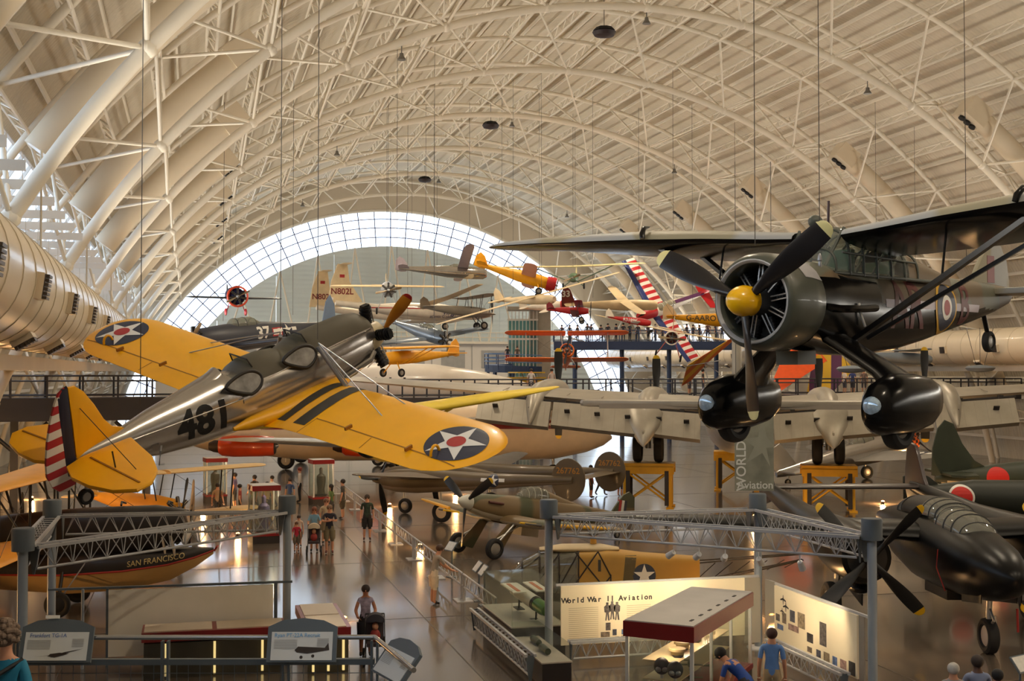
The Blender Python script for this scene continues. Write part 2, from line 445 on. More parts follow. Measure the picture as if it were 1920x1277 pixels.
# arched supply ducts on the vault
noz = mat('black nozzle', (18, 16, 16), .5, noise=0)
def vault_duct(y, a0, a1, label, group, r=.62, Rr=35.4):
    t = thing('vault_duct', label, 'air duct', (XC, y, ZC), group=group)
    arc_mesh(Rr, r, 16, R(a0), R(a1), 20).build('duct_shell', ductm, t, 60)
    nrm = V((math.cos(R(a1)), 0, math.sin(R(a1)))); tan = V((-math.sin(R(a1)), 0, math.cos(R(a1)))) * (1 if a1 > a0 else -1)
    c = nrm * Rr + tan * .5; M = Matrix((tan, V((0, 1, 0)), nrm)).transposed()
    e = MB().box(c, (1.5, 1.35, 1.25), M).build('outlet_box', ductm, t, 0)
    for k in (-1, 0, 1):
        p = c - nrm * .6 + tan * (k * .42); MB().tube(p, p - nrm * .16, .19, .21, 14).build('nozzle', noz, e)
NTH = ['nearest', 'second', 'third', 'fourth', 'fifth', 'farthest']
for k in range(6): vault_duct(56.3 + 15 * k, 145, 129.5, NTH[k] + ' cream curved duct with three black nozzles on the left of the vault', 'curved ducts on the left of the vault')
for k in range(6): vault_duct(63.9 + 15 * k, 16, 53.5, NTH[k] + ' cream curved duct with three black nozzles on the right of the vault', 'curved ducts on the right of the vault')
for yy, lb_ in ((41.5, 'wide cream curved duct behind the nearest truss at upper left'), (27.0, 'wide cream curved duct cut by the upper left corner')): vault_duct(yy, 145, 112, lb_, None)
# black speaker clusters hanging at the crown
spk = mat('black speaker cloth', (14, 12, 12), .8, noise=0)
for y, lb_ in ((71.2, 'largest black speaker cluster hanging highest under the crown'), (100.7, 'second black speaker cluster hanging under the crown'), (131, 'third and smaller black speaker cluster under the crown')):
    t = thing('speaker_cluster', lb_, 'speaker', (24.36, y, 27.55), group='speakers hanging at the crown', scale=.64)
    MB().lathe([(-.5, .35), (-.32, .8), (0, 1.12), (.35, .78), (.42, .5)][::-1], ax='Z', n=8).build('speaker_body', spk, t, 20)
    MB().lathe([(-.62, .2), (-.45, .95), (-.1, 1.15)], ax='Z', n=16).build('grille_dome', mat('dark maroon grille', (40, 24, 26), .6, noise=0), t)
    rod('hanger_rod', (0, 0, .4), (0, 0, 3), .03, spk, t, n=5)
# walkways
darkst = mat('dark blue-grey steel', (46, 46, 54), .4, noise=.05)
bluest = mat('blue painted steel', (44, 62, 96), .4, noise=.05)
def walkway(name, p0, p1, z, width, label, post=1.5, m=None, rails=(1.05, .8, .12), deckh=.45):
    m = m or darkst
    p0, p1 = V((*p0, z)), V((*p1, z)); d = (p1 - p0); L = d.length; d.normalize(); nrm = V((-d.y, d.x, 0))
    t = thing(name, label, 'walkway', p0, (0, 0, math.atan2(d.y, d.x)))
    MB().box((L / 2, 0, -deckh / 2), (L, width, deckh)).build('deck', m, t, 0)
    for s in (-1, 1):
        for h in rails: rod('hand_rail', (0, s * width / 2, h), (L, s * width / 2, h), .03 if h < 1 else .04, m, t)
        n = int(L / post)
        for i in range(n + 1): rod('rail_post', (L * i / n, s * width / 2, 0), (L * i / n, s * width / 2, 1.05), .04, m, t, box=(.09, .05))
    return t
walk_mid = walkway('elevated_walkway', (11, 72.6), (57, 77.1), 5.18, 2.6, 'dark railed walkway crossing the hall behind the large bomber', deckh=.4)
walk_left = walkway('elevated_walkway', (-11.5, 62.6), (1.2, 64.4), 5.45, 2.4, 'dark railed walkway between slanted columns behind the striped rudder', deckh=1.1)
for x in (3.4, 9.5):
    rod('column', (x, 0, -5.45), (x, 0, -1.1), .2, darkst, walk_left, box=(.36, .36))
    for s in (-1, 1): rod('column_arm', (x, 0, -2.6), (x + s * 1.5, 0, -1.2), .1, darkst, walk_left)
# ---------------------------------------------------------------- aircraft kit  (x forward, y left, z up)
AF = [(0, 0), (.0125, .16), (.05, .30), (.12, .43), (.25, .5), (.4, .48), (.6, .37), (.8, .2), (1, .012)]
def foil(c, tc, camber=.35):
    up = [(x * c, tc * c * (y * (1 + camber))) for x, y in AF]; lo = [(x * c, -tc * c * y * (1 - camber)) for x, y in AF[1:]]
    return up + lo[::-1]
def wing(secs, name, m, parent, camber=.35, smooth=50):
    """secs: (y, x_leading_edge, chord, z, thickness ratio[, twist deg])"""
    q = MB(); rings = []
    for s in secs:
        y, xl, c, z, tc = s[:5]; tw = R(s[5]) if len(s) > 5 else 0
        rings.append([V((xl - (x * math.cos(tw) + h * math.sin(tw)), y, z + h * math.cos(tw) - x * math.sin(tw))) for x, h in foil(c, tc, camber)])
    return q.loft(rings).build(name, m, parent, smooth)
def round_tip(y0, y1, xl, c, z0, z1, tc, n=6, sweep=0.5, sgn=1):
    out = []
    for i in range(n):
        t = math.sin(PI / 2 * i / (n - 1)); k = math.sqrt(max(1 - t * t, 0)) * .96 + .04
        out.append((sgn * (y0 + (y1 - y0) * t), xl - c * (1 - k) * sweep, c * k, z0 + (z1 - z0) * t, tc * (.5 + .5 * k)))
    return out
def fus(secs, name, m, parent, n=28, smooth=50, a0=0, a1=360, e=2.0):
    """secs: (x, z centre, half width, half height[, exponent])"""
    q = MB(); rings = []; full = abs(a1 - a0) >= 359.9
    for s in secs:
        ex = s[4] if len(s) > 4 else e; ring = []
        for k in range(n if full else n + 1):
            t = R(a0) + R(a1 - a0) * k / n; ct, st = math.cos(t), math.sin(t)
            ring.append(V((s[0], s[2] * math.copysign(abs(ct) ** (2 / ex), ct), s[1] + s[3] * math.copysign(abs(st) ** (2 / ex), st))))
        rings.append(ring)
    return q.loft(rings, True, full).build(name, m, parent, smooth)
def plate(pts, th, name, m, parent, plane='xz', at=0, smooth=0):
    """flat surface with rounded edge: outline in the given plane"""
    P3 = (lambda a, c, o: V((a, at + o, c))) if plane == 'xz' else (lambda a, c, o: V((a, c, at + o)))
    n = len(pts); cx = sum(p[0] for p in pts) / n; cy = sum(p[1] for p in pts) / n; q = MB(); rings = []
    for k, (s, o) in enumerate(((.9, -.5), (.985, -.4), (1, 0), (.985, .4), (.9, .5))):
        rings.append([P3(cx + (p[0] - cx) * s, cy + (p[1] - cy) * s, o * th) for p in pts])
    return q.loft(rings).build(name, m, parent, 40)
def blade(parent, hub, ang, Rr, c, m, tip=None, r0=.12, pitch=28, ax=1):
    """propeller blade in the y-z plane at angle ang (deg from +y)"""
    a = R(ang); d = V((0, math.cos(a), math.sin(a))); tng = V((0, -math.sin(a), math.cos(a))); fw = V((1, 0, 0)); hub = V(hub)
    def ring(t):
        r = r0 + (Rr - r0) * t
        cc = c * (.35 + 1.3 * math.sin(min(t * 1.15, 1) * PI * .55) * (1 - .45 * t)) if t < .93 else c * .95 * math.sqrt(max(1 - ((t - .93) / .075) ** 2, .05))
        th = c * (.42 * (1 - t) ** 1.5 + .07); pt = R(62 - (62 - pitch) * min(1, t * 1.3))
        cu = tng * math.cos(pt) + fw * math.sin(pt); nn = fw * math.cos(pt) - tng * math.sin(pt)
        return [hub + d * r + cu * (cc / 2 * math.cos(2 * PI * k / 10)) + nn * (th / 2 * math.sin(2 * PI * k / 10)) for k in range(10)]
    N = 14; ts = [i / N for i in range(N + 1)]; cut = .92 if tip else 1.01
    bl = MB().loft([ring(t) for t in ts if t <= cut] + ([ring(.92)] if tip else [])).build('propeller_blade', m, parent, 60)
    if tip: MB().loft([ring(t) for t in (.92, .94, .96, .98, .992, 1.0)]).build('blade_tip', tip, bl, 60)
    return bl
def wheel(parent, c, r, w_, ax='Y', tyre=None, hubm=None, name='wheel', rot=None):
    tyre = tyre or mat('black rubber', (24, 22, 21), .75, noise=.1); hubm = hubm or mat('dull wheel hub', (150, 146, 140), .4, .6)
    pr = [(-.28 * w_, .58 * r), (-.46 * w_, .66 * r), (-.5 * w_, .82 * r), (-.36 * w_, .96 * r), (0, r), (.36 * w_, .96 * r), (.5 * w_, .82 * r), (.46 * w_, .66 * r), (.28 * w_, .58 * r)]
    o = MB().lathe(pr, (0, 0, 0), ax, 24).build(name, tyre, parent, 40, loc=c, rot=rot)
    MB().lathe([(-.34 * w_, .1 * r), (-.34 * w_, .52 * r), (-.25 * w_, .6 * r), (.25 * w_, .6 * r), (.34 * w_, .52 * r), (.34 * w_, .1 * r)], (0, 0, 0), ax, 16).build('wheel_hub', hubm, o, 40)
    return o
def radial(parent, c, n, r0, r1, cr, m, two=False, case=None):
    """radial engine: crankcase, finned cylinders, push rods"""
    c = V(c); eng = MB().lathe([(-.3, r0 * .9), (-.1, r0), (.12, r0 * .85), (.25, r0 * .45), (.3, r0 * .3)], c, 'X', 18).build('crankcase', case or mat('grey crankcase', (78, 78, 80), .4, .5), parent)
    for k in range(n):
        a = 2 * PI * k / n + PI / 2; d = V((0, math.cos(a), math.sin(a)))
        q = MB(); L = r1 - r0
        for i in range(6):
            q.tube(c + d * (r0 + L * i / 6), c + d * (r0 + L * (i + .55) / 6), cr * (1 if i < 4 else 1.08), n=10)
            q.tube(c + d * (r0 + L * (i + .5) / 6), c + d * (r0 + L * (i + 1.05) / 6), cr * .82, n=10)
        q.box(c + d * (r1 + .005), (cr * 1.5, cr * .9, cr * .5), d.to_track_quat('Z', 'X').to_matrix())
        cy = q.build('engine_cylinder', m, eng, 40)
        s = V((0, -d.z, d.y)) * cr * .4
        MB().tube(c + d * r0 * .8 + V((.14, 0, 0)) + s, c + d * r1 + V((cr * .9, 0, 0)) + s, .014, n=5).tube(c + d * r0 * .8 + V((.14, 0, 0)) - s, c + d * r1 + V((cr * .9, 0, 0)) - s, .014, n=5).build('push_rod', mat('bright steel rod', (170, 168, 165), .3, .8, noise=0), eng)
    return eng
def us_star(parent, tree, org, u, v, r, navy, white, red=None, bars=False, h=.12, off=.006, nm='insignia'):
    d = decal(nm + '_disc', tris_of(ring_pts(r)), org, u, v, navy, parent, tree, h, off)
    decal(nm + '_star', tris_of(star_pts(r * .98)), org, u, v, white, d, tree, h, off * 1.8)
    if red: decal(nm + '_centre', tris_of(ring_pts(r * .3)), org, u, v, red, d, tree, h, off * 2.6)
    if bars:
        for s in (-1, 1): decal(nm + '_bar', tris_of(rect_pts(r * .95, r * .5, s * r * 1.42, r * .12)), org, u, v, white, d, tree, h, off)
    return d
navy = mat('insignia navy', (38, 44, 66), .45, noise=.05); iwhite = mat('insignia white', (226, 222, 214), .45, noise=.03)
ired = mat('insignia red', (172, 40, 44), .45, noise=.04); blackp = mat('black paint', (18, 17, 17), .35, noise=.05)
rubber = mat('black rubber', (24, 22, 21), .75, noise=.1)
alum = mat('polished aluminium', (190, 186, 182), .2, 1, noise=.06, ns=1.5)
alum_d = mat('dull aluminium', (182, 180, 176), .38, .85, noise=.08, ns=1.2)
steel_c = mat('grey tube steel', (150, 150, 152), .35, .5, noise=.03)
wire_m = mat('thin steel wire', (70, 64, 58), .4, .6, noise=0)
eng_blk = mat('black engine', (26, 24, 24), .4, .3, noise=.1)
def roof_z(x): return ZC + math.sqrt(37.9 ** 2 - (x - XC) ** 2)
def cable(a, b, label=None, r=.0065):
    o = rod('suspension_cable', a, b, r, wire_m, None, n=5)
    return tag(o, label or 'thin steel suspension cable running up to the vault', 'cable', 'suspension cables')

# ---------------------------------------------------------------- yellow and silver trainer hanging in front
PT = thing('trainer_airplane', 'silver open-cockpit trainer with yellow wings, 481 on its side and striped rudder', 'airplane', (3.26, 21.49, 7.41), (R(13.41), R(-20.82), R(34.18)))
yel = mat('chrome yellow paint', (250, 178, 4), .38, noise=.04, coat=.3)
yel_d = mat('yellow seam', (150, 96, 20), .6, noise=0)
olive = mat('dark olive decking', (78, 70, 52), .6, noise=.06)
silver = mat('silver doped skin', (186, 180, 174), .24, .92, noise=.05, ns=1.2)
dkrim = mat('dark leather rim', (34, 28, 22), .6, noise=0)
F_ = [(-.52, .02, .28, .33), (-.7, -.01, .36, .40), (-1.0, -.02, .42, .46), (-1.6, -.02, .46, .47), (-2.3, -.02, .47, .47), (-3.0, 0, .46, .47), (-3.45, .05, .43, .47), (-3.62, .10, .42, .52), (-3.75, .10, .40, .50), (-4.3, .1, .33, .44), (-4.9, .13, .25, .36), (-5.4, .17, .17, .24), (-5.9, .2, .09, .16), (-6.15, .21, .03, .1)]
pf = fus(F_, 'fuselage', silver, PT, e=2.25)
# head-rest fairing
fus([(-3.5, .38, .16, .12), (-3.62, .42, .21, .27), (-3.85, .40, .2, .2), (-4.5, .40, .13, .12), (-5.2, .36, .05, .05)], 'headrest_fairing', silver, PT)
tree = bvh(pf)
# olive decking with dips at the two cockpits
DK = [(-.48, .1, .30, .34), (-.62, .12, .36, .42), (-.9, .13, .415, .475), (-1.3, .14, .455, .47), (-1.8, .15, .475, .46), (-2.0, .15, .482, .45), (-2.15, .13, .482, .41), (-2.3, .12, .482, .38), (-2.42, .13, .484, .42), (-2.7, .14, .484, .47), (-3.05, .15, .48, .48), (-3.2, .14, .475, .44), (-3.32, .13, .465, .36), (-3.5, .12, .44, .33)]
fus(DK, 'cockpit_decking', olive, PT, a0=30, a1=150)
for a in ((2, 30), (150, 178)): fus([(x, z, w_ * .992, h_ * .992) for x, z, w_, h_ in DK], 'side_panel', silver, PT, n=8, a0=a[0], a1=a[1])
hdark = mat('dark cockpit interior', (58, 56, 54), .7, noise=.1)
scr = glass('perspex', (205, 210, 208), .2, .05, .38)
for xc, nm in ((-3.42, 'rear'), (-2.28, 'front')):
    c = V((xc, 0, .42))
    # low windscreen with a bent frame
    w0, w1 = xc + .34, xc + .26
    pn = [V((w0, -.24, .5)), V((w0, .24, .5)), V((w1, .2, .70)), V((w1, -.2, .70))]
    MB().poly(pn, .008, (pn[1] - pn[0]).cross(pn[3] - pn[0]).normalized()).build('windscreen_pane', glass('clear perspex', (225, 228, 226), .1, .03, .06), PT, 0)
    MB().path(pn[1:] + pn[:1], .012, 6).build('windscreen_frame', dkrim, PT, 60)
    MB().ell((xc, 0, .34), (.26, .3, .14), 16, 8).build('cockpit_pad', dkrim, PT)
    # transparent weather cover over each side of the opening, with its dark edge
    for s in (-1, 1):
        eye = [(.34 * math.cos(t) * (1.1 if math.cos(t) < 0 else .82), .175 * math.sin(t) * (1 - .45 * max(0, -math.cos(t)))) for t in [2 * PI * k / 32 for k in range(32)]]
        eye = [(x, y - .10 * (x < 0) * x * 2.0) for x, y in eye]
        # flat side window panel bulging just outside the fuselage side
        ul = V((1, 0, 0)); vl = V((0, -s * .35, 1)).normalized()
        org = V((xc + .02, s * .445, .44 if s < 0 else .33))
        if s > 0: eye = [(a * .7, b_ * .6) for a, b_ in eye]
        pts = [org + ul * a + vl * b_ for a, b_ in eye]
        MB().poly(pts, .02, V((0, s, .35)).normalized()).build('side_cover', mat('clear vinyl cover', (150, 148, 144), .12, noise=.35, ns=6, spec=.8), PT, 0)
        MB().path(pts + [pts[0]], .028, 8).build('cover_edge', dkrim, PT, 60)
# wing halves
def pt_wing(s):
    sec = [(s * .2, -1.5, 1.78, -.36, .15), (s * .45, -1.54, 1.75, -.33, .15), (s * .9, -1.62, 1.62, -.27, .14), (s * 1.6, -1.66, 1.62, -.2, .13), (s * 3.4, -1.78, 1.60, -.07, .12)]
    sec += round_tip(3.75, 4.58, -1.80, 1.60, -.045, .02, .115, 8, .42, s)
    return wing(sec, 'wing', yel, PT)
wr, wl = pt_wing(-1), pt_wing(1)
for s, wo in ((-1, wr), (1, wl)):
    tw = bvh(wo)
    u, v = V((0, -s, 0)) * -1, V((1, 0, 0))
    u = V((0, -1, 0)); v = V((1, 0, 0))   # seen from above: right = starboard, up = nose
    us_star(wo, tw, (-2.62, s * 3.93, 0), u, v, .47, navy, iwhite, ired)
    for a, b_ in ((.60, .80), (.98, 1.24)):
        decal('walkway_strip', tris_of(rect_pts(b_ - a, 1.42, 0, 0)), (-2.36, s * (a + b_) / 2, 0), u, v, mat('grit walkway', (62, 56, 46), .8, noise=.1), wo, tw)
    # aileron gap, inner gap and hinge horns
    def seam_line(p0, p1, wd=.02):
        L = (V(p1) - V(p0)); decal('aileron_gap', tris_of(rect_pts(L.length, wd)), (V(p0) + V(p1)) / 2, L.normalized(), V((0, 0, 1)).cross(L.normalized()), yel_d, wo, tw, .12, .004)
    seam_line((-2.86, s * 1.3, 0), (-3.1, s * 4.3, 0), .022); seam_line((-2.99, s * 2.6, 0), (-3.36, s * 2.62, 0), .014); seam_line((-2.84, s * 1.3, 0), (-3.26, s * 1.27, 0), .014)
    for y in (2.2, 3.4): MB().box((-3.05, s * y, .02), (.14, .03, .05)).build('aileron_hinge', yel_d, wo)
    lp = [(-2.98 + .09 * math.cos(t), s * (3.84), .02 + .13 * math.sin(t)) for t in [PI * k / 8 for k in range(9)]]
    MB().path(lp, .022, 6).build('tie_down_loop', yel, wo)
    # root fairing
    fus([(-1.35, -.30, .03, .03), (-1.6, -.27, .14, .12), (-2.2, -.24, .17, .13), (-3.0, -.24, .16, .13), (-3.5, -.2, .09, .10), (-3.8, -.16, .02, .03)], 'root_fairing', yel, PT).location.y = s * .47
    # bracing: streamlined strut and wires to the wing
    rod('brace_strut', (-1.92, s * .44, .50), (-1.78, s * .86, -.18), .035, steel_c, PT)
    top = (-1.90, s * .45, .56)
    for p in ((-1.95, s * 2.35, -.04), (-2.45, s * 2.35, -.05), (-1.78, s * .9, -.1)):
        rod('brace_wire', top, p, .010, steel_c, PT, n=5)
    # under-wing gear legs and wheels
    rod('gear_leg', (-1.75, s * .75, -.3), (-1.62, s * .98, -1.15), .05, steel_c, PT)
    rod('gear_brace', (-2.35, s * .55, -.4), (-1.62, s * .98, -1.1), .03, steel_c, PT)
    wheel(PT, (-1.62, s * 1.08, -1.2), .25, .17)
    # tailplane
    st = [(-5.30, s * .05), (-5.42, s * .5), (-5.52, s * .9), (-5.72, s * 1.28), (-5.98, s * 1.5), (-6.22, s * 1.5), (-6.42, s * 1.25), (-6.52, s * .85), (-6.52, s * .45), (-6.38, s * .12), (-6.1, s * .05)]
    sb = plate(st, .07, 'tailplane', yel, PT, 'xy', .27)
    MB().bar((-6.04, s * .2, .31), (-6.1, s * 1.4, .31), .025, .012).build('elevator_gap', yel_d, sb)
    rod('elevator_horn', (-6.02, s * .75, .3), (-6.02, s * .75, .55), .012, wire_m, sb, n=5)
    rod('tail_wire', (-5.95, 0, 1.0), (-5.9, s * 1.05, .31), .007, wire_m, PT, n=4)
# fin and rudder
plate([(-5.28, .38), (-5.5, .50), (-5.62, .68), (-5.72, .95), (-5.84, 1.2), (-5.95, 1.32), (-6.06, 1.34), (-6.10, .8), (-6.16, .2), (-5.9, .2), (-5.6, .3)], .06, 'fin', yel, PT)
rud = stripes('red and white rudder', (172, 40, 48), (224, 216, 206), 'Z', .222, .5, .075)
plate([(-6.10, 1.355), (-6.2, 1.31), (-6.28, 1.2), (-6.40, .98), (-6.52, .68), (-6.6, .4), (-6.63, .2), (-6.58, .02), (-6.48, -.1), (-6.36, -.13), (-6.24, -.08), (-6.22, .2), (-6.17, .7), (-6.1, 1.2)], .055, 'rudder', rud, PT)
plate([(-6.06, 1.36), (-6.14, 1.34), (-6.24, 1.24), (-6.27, 1.0), (-6.30, .6), (-6.33, .25), (-6.33, .05), (-6.22, .02), (-6.17, .2), (-6.12, .75)], .062, 'rudder_band', mat('navy rudder band', (24, 26, 48), .5, noise=.04), PT)
rod('tailwheel_leg', (-6.0, 0, .08), (-6.1, 0, -.28), .03, steel_c, PT); wheel(PT, (-6.12, 0, -.34), .12, .09, name='tail_wheel')
# side markings, panel lines, step
for s in (-1, 1):
    u = V((1, 0, 0)) * (-s); u = V((1, 0, 0)) if s < 0 else V((-1, 0, 0)); v = V((0, 0, 1))
    ang = R(-4) * (1 if s < 0 else -1); ur = u * math.cos(ang) + v * math.sin(ang); vr = v * math.cos(ang) - u * math.sin(ang)
    decal('side_number', text_tris('481', .62, .035, .98), (-4.18, s, .10), ur, vr, blackp, PT, tree, .08)
    MB().path([(-4.95, s * .27, .02), (-5.02, s * .33, -.02), (-5.08, s * .33, -.22), (-5.0, s * .33, -.24)], .014, 6).build('step', steel_c, PT)
    rod('longeron_strip', (-.62, s * .33, .33), (-1.3, s * .405, .375), .016, alum, PT, n=6); rod('longeron_strip', (-1.3, s * .405, .375), (-3.3, s * .41, .36), .016, alum, PT, n=6); rod('longeron_strip', (-3.5, s * .43, .22), (-5.8, s * .12, .27), .012, alum, PT, n=6)
# inline nose, exposed engine cylinders, spinner and wooden propeller
MB().lathe([(-.55, .30), (-.3, .26), (-.15, .2), (-.08, .13)], (0, 0, .03), 'X', 20).build('nose_bowl', mat('cream cowl', (206, 190, 150), .4), PT)
radial(PT, (-.38, 0, .02), 5, .2, .56, .1, eng_blk)
MB().lathe([(-.1, .1), (.08, .09), (.14, .03)], (0, 0, 0.02), 'X', 14).build('propeller_hub', steel_c, PT)
wood = mat('varnished wood blade', (206, 130, 30), .35, noise=.1, ns=5); redtip = mat('red blade tip', (178, 40, 36), .4, noise=.04)
for a in (131.6, 311.6):
    blade(PT, (0, 0, 0), a, 1.08, .17, wood, redtip, .08)
MB().path([(-.62, -.36, -.1), (-.8, -.44, -.16), (-1.3, -.47, -.2), (-1.9, -.45, -.26)], .05, 8).build('exhaust_pipe', alum, PT)
PTM = Euler((R(13.41), R(-20.82), R(34.18))).to_matrix()
for (lx, ly, lz), lb_ in (((-1.9, -.44, .62), 'thin cable rising from the near side of the yellow winged trainer'), ((-1.9, .44, .62), 'thin cable rising from the far side of the yellow winged trainer'), ((-5.0, 0, .62), 'thin cable rising from the tail of the yellow winged trainer')):
    p = V((3.26, 21.49, 7.41)) + PTM @ V((lx, ly, lz)); cable(p, (p.x, p.y, roof_z(p.x) - 1.6), lb_)
# ---------------------------------------------------------------- black high-wing liaison airplane hanging on the right
LY = thing('liaison_airplane', 'black and camouflaged high-wing airplane with yellow spinner and spatted wheels', 'airplane', (7.44, 15.81, 7.65), (R(.17), R(.82), R(-149.25)))
blk = mat('glossy black dope', (12, 11, 11), .2, noise=.1, ns=1.5, spec=.3)
def camo(name, a, b_, sc=.55, rough=.55):
    if name in MATS: return MATS[name]
    m = mat(name, a, rough, noise=0); n_ = m.node_tree; bs = n_.nodes['Principled BSDF']
    tc_ = n_.nodes.new('ShaderNodeTexCoord'); no = n_.nodes.new('ShaderNodeTexNoise'); no.inputs['Scale'].default_value = sc; no.inputs['Detail'].default_value = 1
    n_.links.new(tc_.outputs['Object'], no.inputs['Vector'])
    rp = n_.nodes.new('ShaderNodeValToRGB'); rp.color_ramp.elements[0].position = .485; rp.color_ramp.elements[1].position = .515
    rp.color_ramp.elements[0].color = lin(a) + (1,); rp.color_ramp.elements[1].color = lin(b_) + (1,)
    n_.links.new(no.outputs[0], rp.inputs[0]); n_.links.new(rp.outputs[0], bs.inputs['Base Color'])
    return m
cam_u = camo('green and brown camouflage', (98, 98, 84), (104, 88, 66))
cam_w = camo('camouflage paled by light', (150, 150, 148), (140, 132, 108), .5)  # camouflage made paler in colour to stand for light reflected off the wing
cowl_m = mat('dark grey green cowl', (74, 76, 66), .4, noise=.06, coat=.2)
lip_m = mat('pale inner cowl', (176, 174, 172), .45, noise=.1, ns=4)
def interp(secs, n):
    out = []
    for a, b_ in zip(secs, secs[1:]):
        for i in range(n): out.append(tuple(a[k] + (b_[k] - a[k]) * i / n for k in range(4)))
    return out + [secs[-1]]
LS = [(-1.1, .0, .60, .62), (-1.6, -.02, .60, .66), (-2.2, -.08, .56, .66), (-3.0, -.10, .52, .66), (-4.0, -.06, .50, .62), (-5.0, .03, .47, .56), (-6.0, .12, .40, .47), (-7.0, .2, .31, .38), (-8.0, .28, .2, .27), (-8.8, .36, .08, .16), (-9.05, .4, .02, .06)]
lf = fus(interp(LS, 4), 'fuselage', [blk, cam_u], LY, n=44, e=2.5)
for p in lf.data.polygons:
    c = p.center; lim = .40 if c.x > -3.05 else .06
    p.material_index = 1 if c.z > lim else 0
lt = bvh(lf)
# cowling: ring shell with rounded lip, gills
MB().lathe([(-1.15, .60), (-1.1, .66), (-.8, .70), (-.45, .70), (-.3, .675), (-.22, .63), (-.2, .585), (-.24, .545), (-.4, .53), (-.8, .54), (-1.1, .56)], (0, 0, .02), 'X', 48, cap=False).build('cowling', cowl_m, LY, 60)
MB().lathe([(-.205, .60), (-.2, .585), (-.235, .55), (-.4, .535)], (0.004, 0, .02), 'X', 48, cap=False).build('cowl_lip', lip_m, LY, 60)
MB().lathe([(-.9, .02), (-.9, .55)], (0, 0, .02), 'X', 32, cap=False).build('engine_baffle', mat('dark baffle', (14, 13, 13), .7, noise=0), LY)
radial(LY, (-.55, 0, .02), 9, .24, .52, .075, eng_blk)
decal('cowl_light_patch', tris_of([(-.36, -.16), (.34, -.2), (.4, .05), (.34, .28), (-.2, .3), (-.42, .1)]), (-.98, 0, .3), V((-1, 0, 0)), V((0, -.35, 1)), mat('painted grey top light', (168, 166, 170), .4, noise=.05), LY, BVHTree.FromPolygons([v.co for v in LY.children[1].data.vertices], [tuple(p.vertices) for p in LY.children[1].data.polygons]), .08, .008)  # grey patch paints the light falling on top of the cowl
# spinner, three-blade propeller
ysp = mat('yellow spinner', (246, 186, 10), .25, noise=0, coat=.5)
MB().lathe([(-.14, .215), (0, .222), (.1, .2), (.2, .15), (.25, .09), (.275, .03)], (0, 0, .02), 'X', 28).build('spinner', ysp, LY)
blade_b = mat('black propeller', (30, 28, 30), .32, noise=.1, ns=4); tip_y = mat('cream yellow blade tip', (226, 214, 150), .4, noise=0)
for a in (-85.5, 35.2, 153.5): blade(LY, (-.03, 0, .02), a, 1.66, .27, blade_b, tip_y, .16, 24)
MB().lathe([(-.75, .06), (-.2, .1)], (0, 0, .02), 'X', 14).build('propeller_shaft', eng_blk, LY)
# exhaust and oil cooler scoop, whip details
MB().box((-1.35, 0, -.78), (.5, .36, .2)).build('oil_cooler', cowl_m, LY)
MB().path([(-1.2, .58, -.05), (-1.5, .66, -.08), (-2.3, .60, -.06), (-2.7, .57, -.04)], .055, 8).build('exhaust_pipe', blk, LY)
MB().path([(-2.15, .585, .02), (-2.18, .6, -.15), (-2.3, .6, -.32)], .022, 6).build('white_handle', mat('white enamel', (225, 222, 215), .4, noise=0), LY)
# tall glazed cabin
scr2 = glass('cabin glazing', (214, 222, 216), .25, .04, .10)
CS = [(-1.62, .45, .40, .12), (-1.95, .45, .44, .62), (-2.3, .45, .45, .76), (-3.0, .42, .46, .72), (-4.0, .42, .46, .55), (-4.9, .42, .44, .36), (-5.6, .42, .40, .22)]
fus(CS[:5], 'cabin_glazing', scr2, LY, n=20, a0=0, a1=180, e=3.2)
fus(CS[4:], 'rear_canopy', cam_u, LY, n=20, a0=0, a1=180, e=2.6)
fr_m = mat('dark grey frame', (70, 74, 66), .5, noise=0)
def hoop(x, zc, hw, hh, r=.02, e=3.2, a0=0, a1=180, nm='cabin_frame'):
    pts = []
    for k in range(19):
        t = R(a0 + (a1 - a0) * k / 18); ct, st = math.cos(t), math.sin(t)
        pts.append((x, hw * math.copysign(abs(ct) ** (2 / e), ct), zc + hh * abs(st) ** (2 / e)))
    MB().path(pts, r, 6).build(nm, fr_m, LY, 60)
for x in (-1.8, -2.15, -2.55, -2.95, -3.4, -3.85, -4.3):
    k = next(i for i in range(6) if CS[i + 1][0] <= x); a, b_ = CS[k], CS[k + 1]; t = (x - a[0]) / (b_[0] - a[0])
    hoop(x, *[a[i] + (b_[i] - a[i]) * t + (.006 if i > 1 else 0) for i in (1, 2, 3)])
for s in (-1, 1):
    rod('cabin_frame', (-1.7, s * .43, .47), (-4.8, s * .47, .44), .03, fr_m, LY)
    rod('cabin_frame', (-1.95, s * .44, .78), (-4.2, s * .46, .72), .018, fr_m, LY)
    rod('cabin_frame', (-1.62, s * .3, .5), (-2.12, s * .38, 1.16), .025, fr_m, LY)
    for x in (-2.6, -3.1, -3.6): rod('cabin_diagonal', (x, s * .3, .5), (x - .45, s * .35, 1.0), .02, fr_m, LY)
MB().box((-2.6, 0, .62), (.12, .5, .5)).box((-3.9, 0, .55), (.12, .45, .4)).build('seat_back', mat('green cockpit paint', (66, 96, 74), .5), LY)
MB().ell((-1.95, 0, 1.27), (.14, .1, .1), 12, 8).build('pitot_head', fr_m, LY)
rod('aerial_mast', (-2.35, -.02, 1.2), (-2.38, -.02, 1.62), .02, mat('dark mast', (50, 24, 28), .5, noise=0), LY)
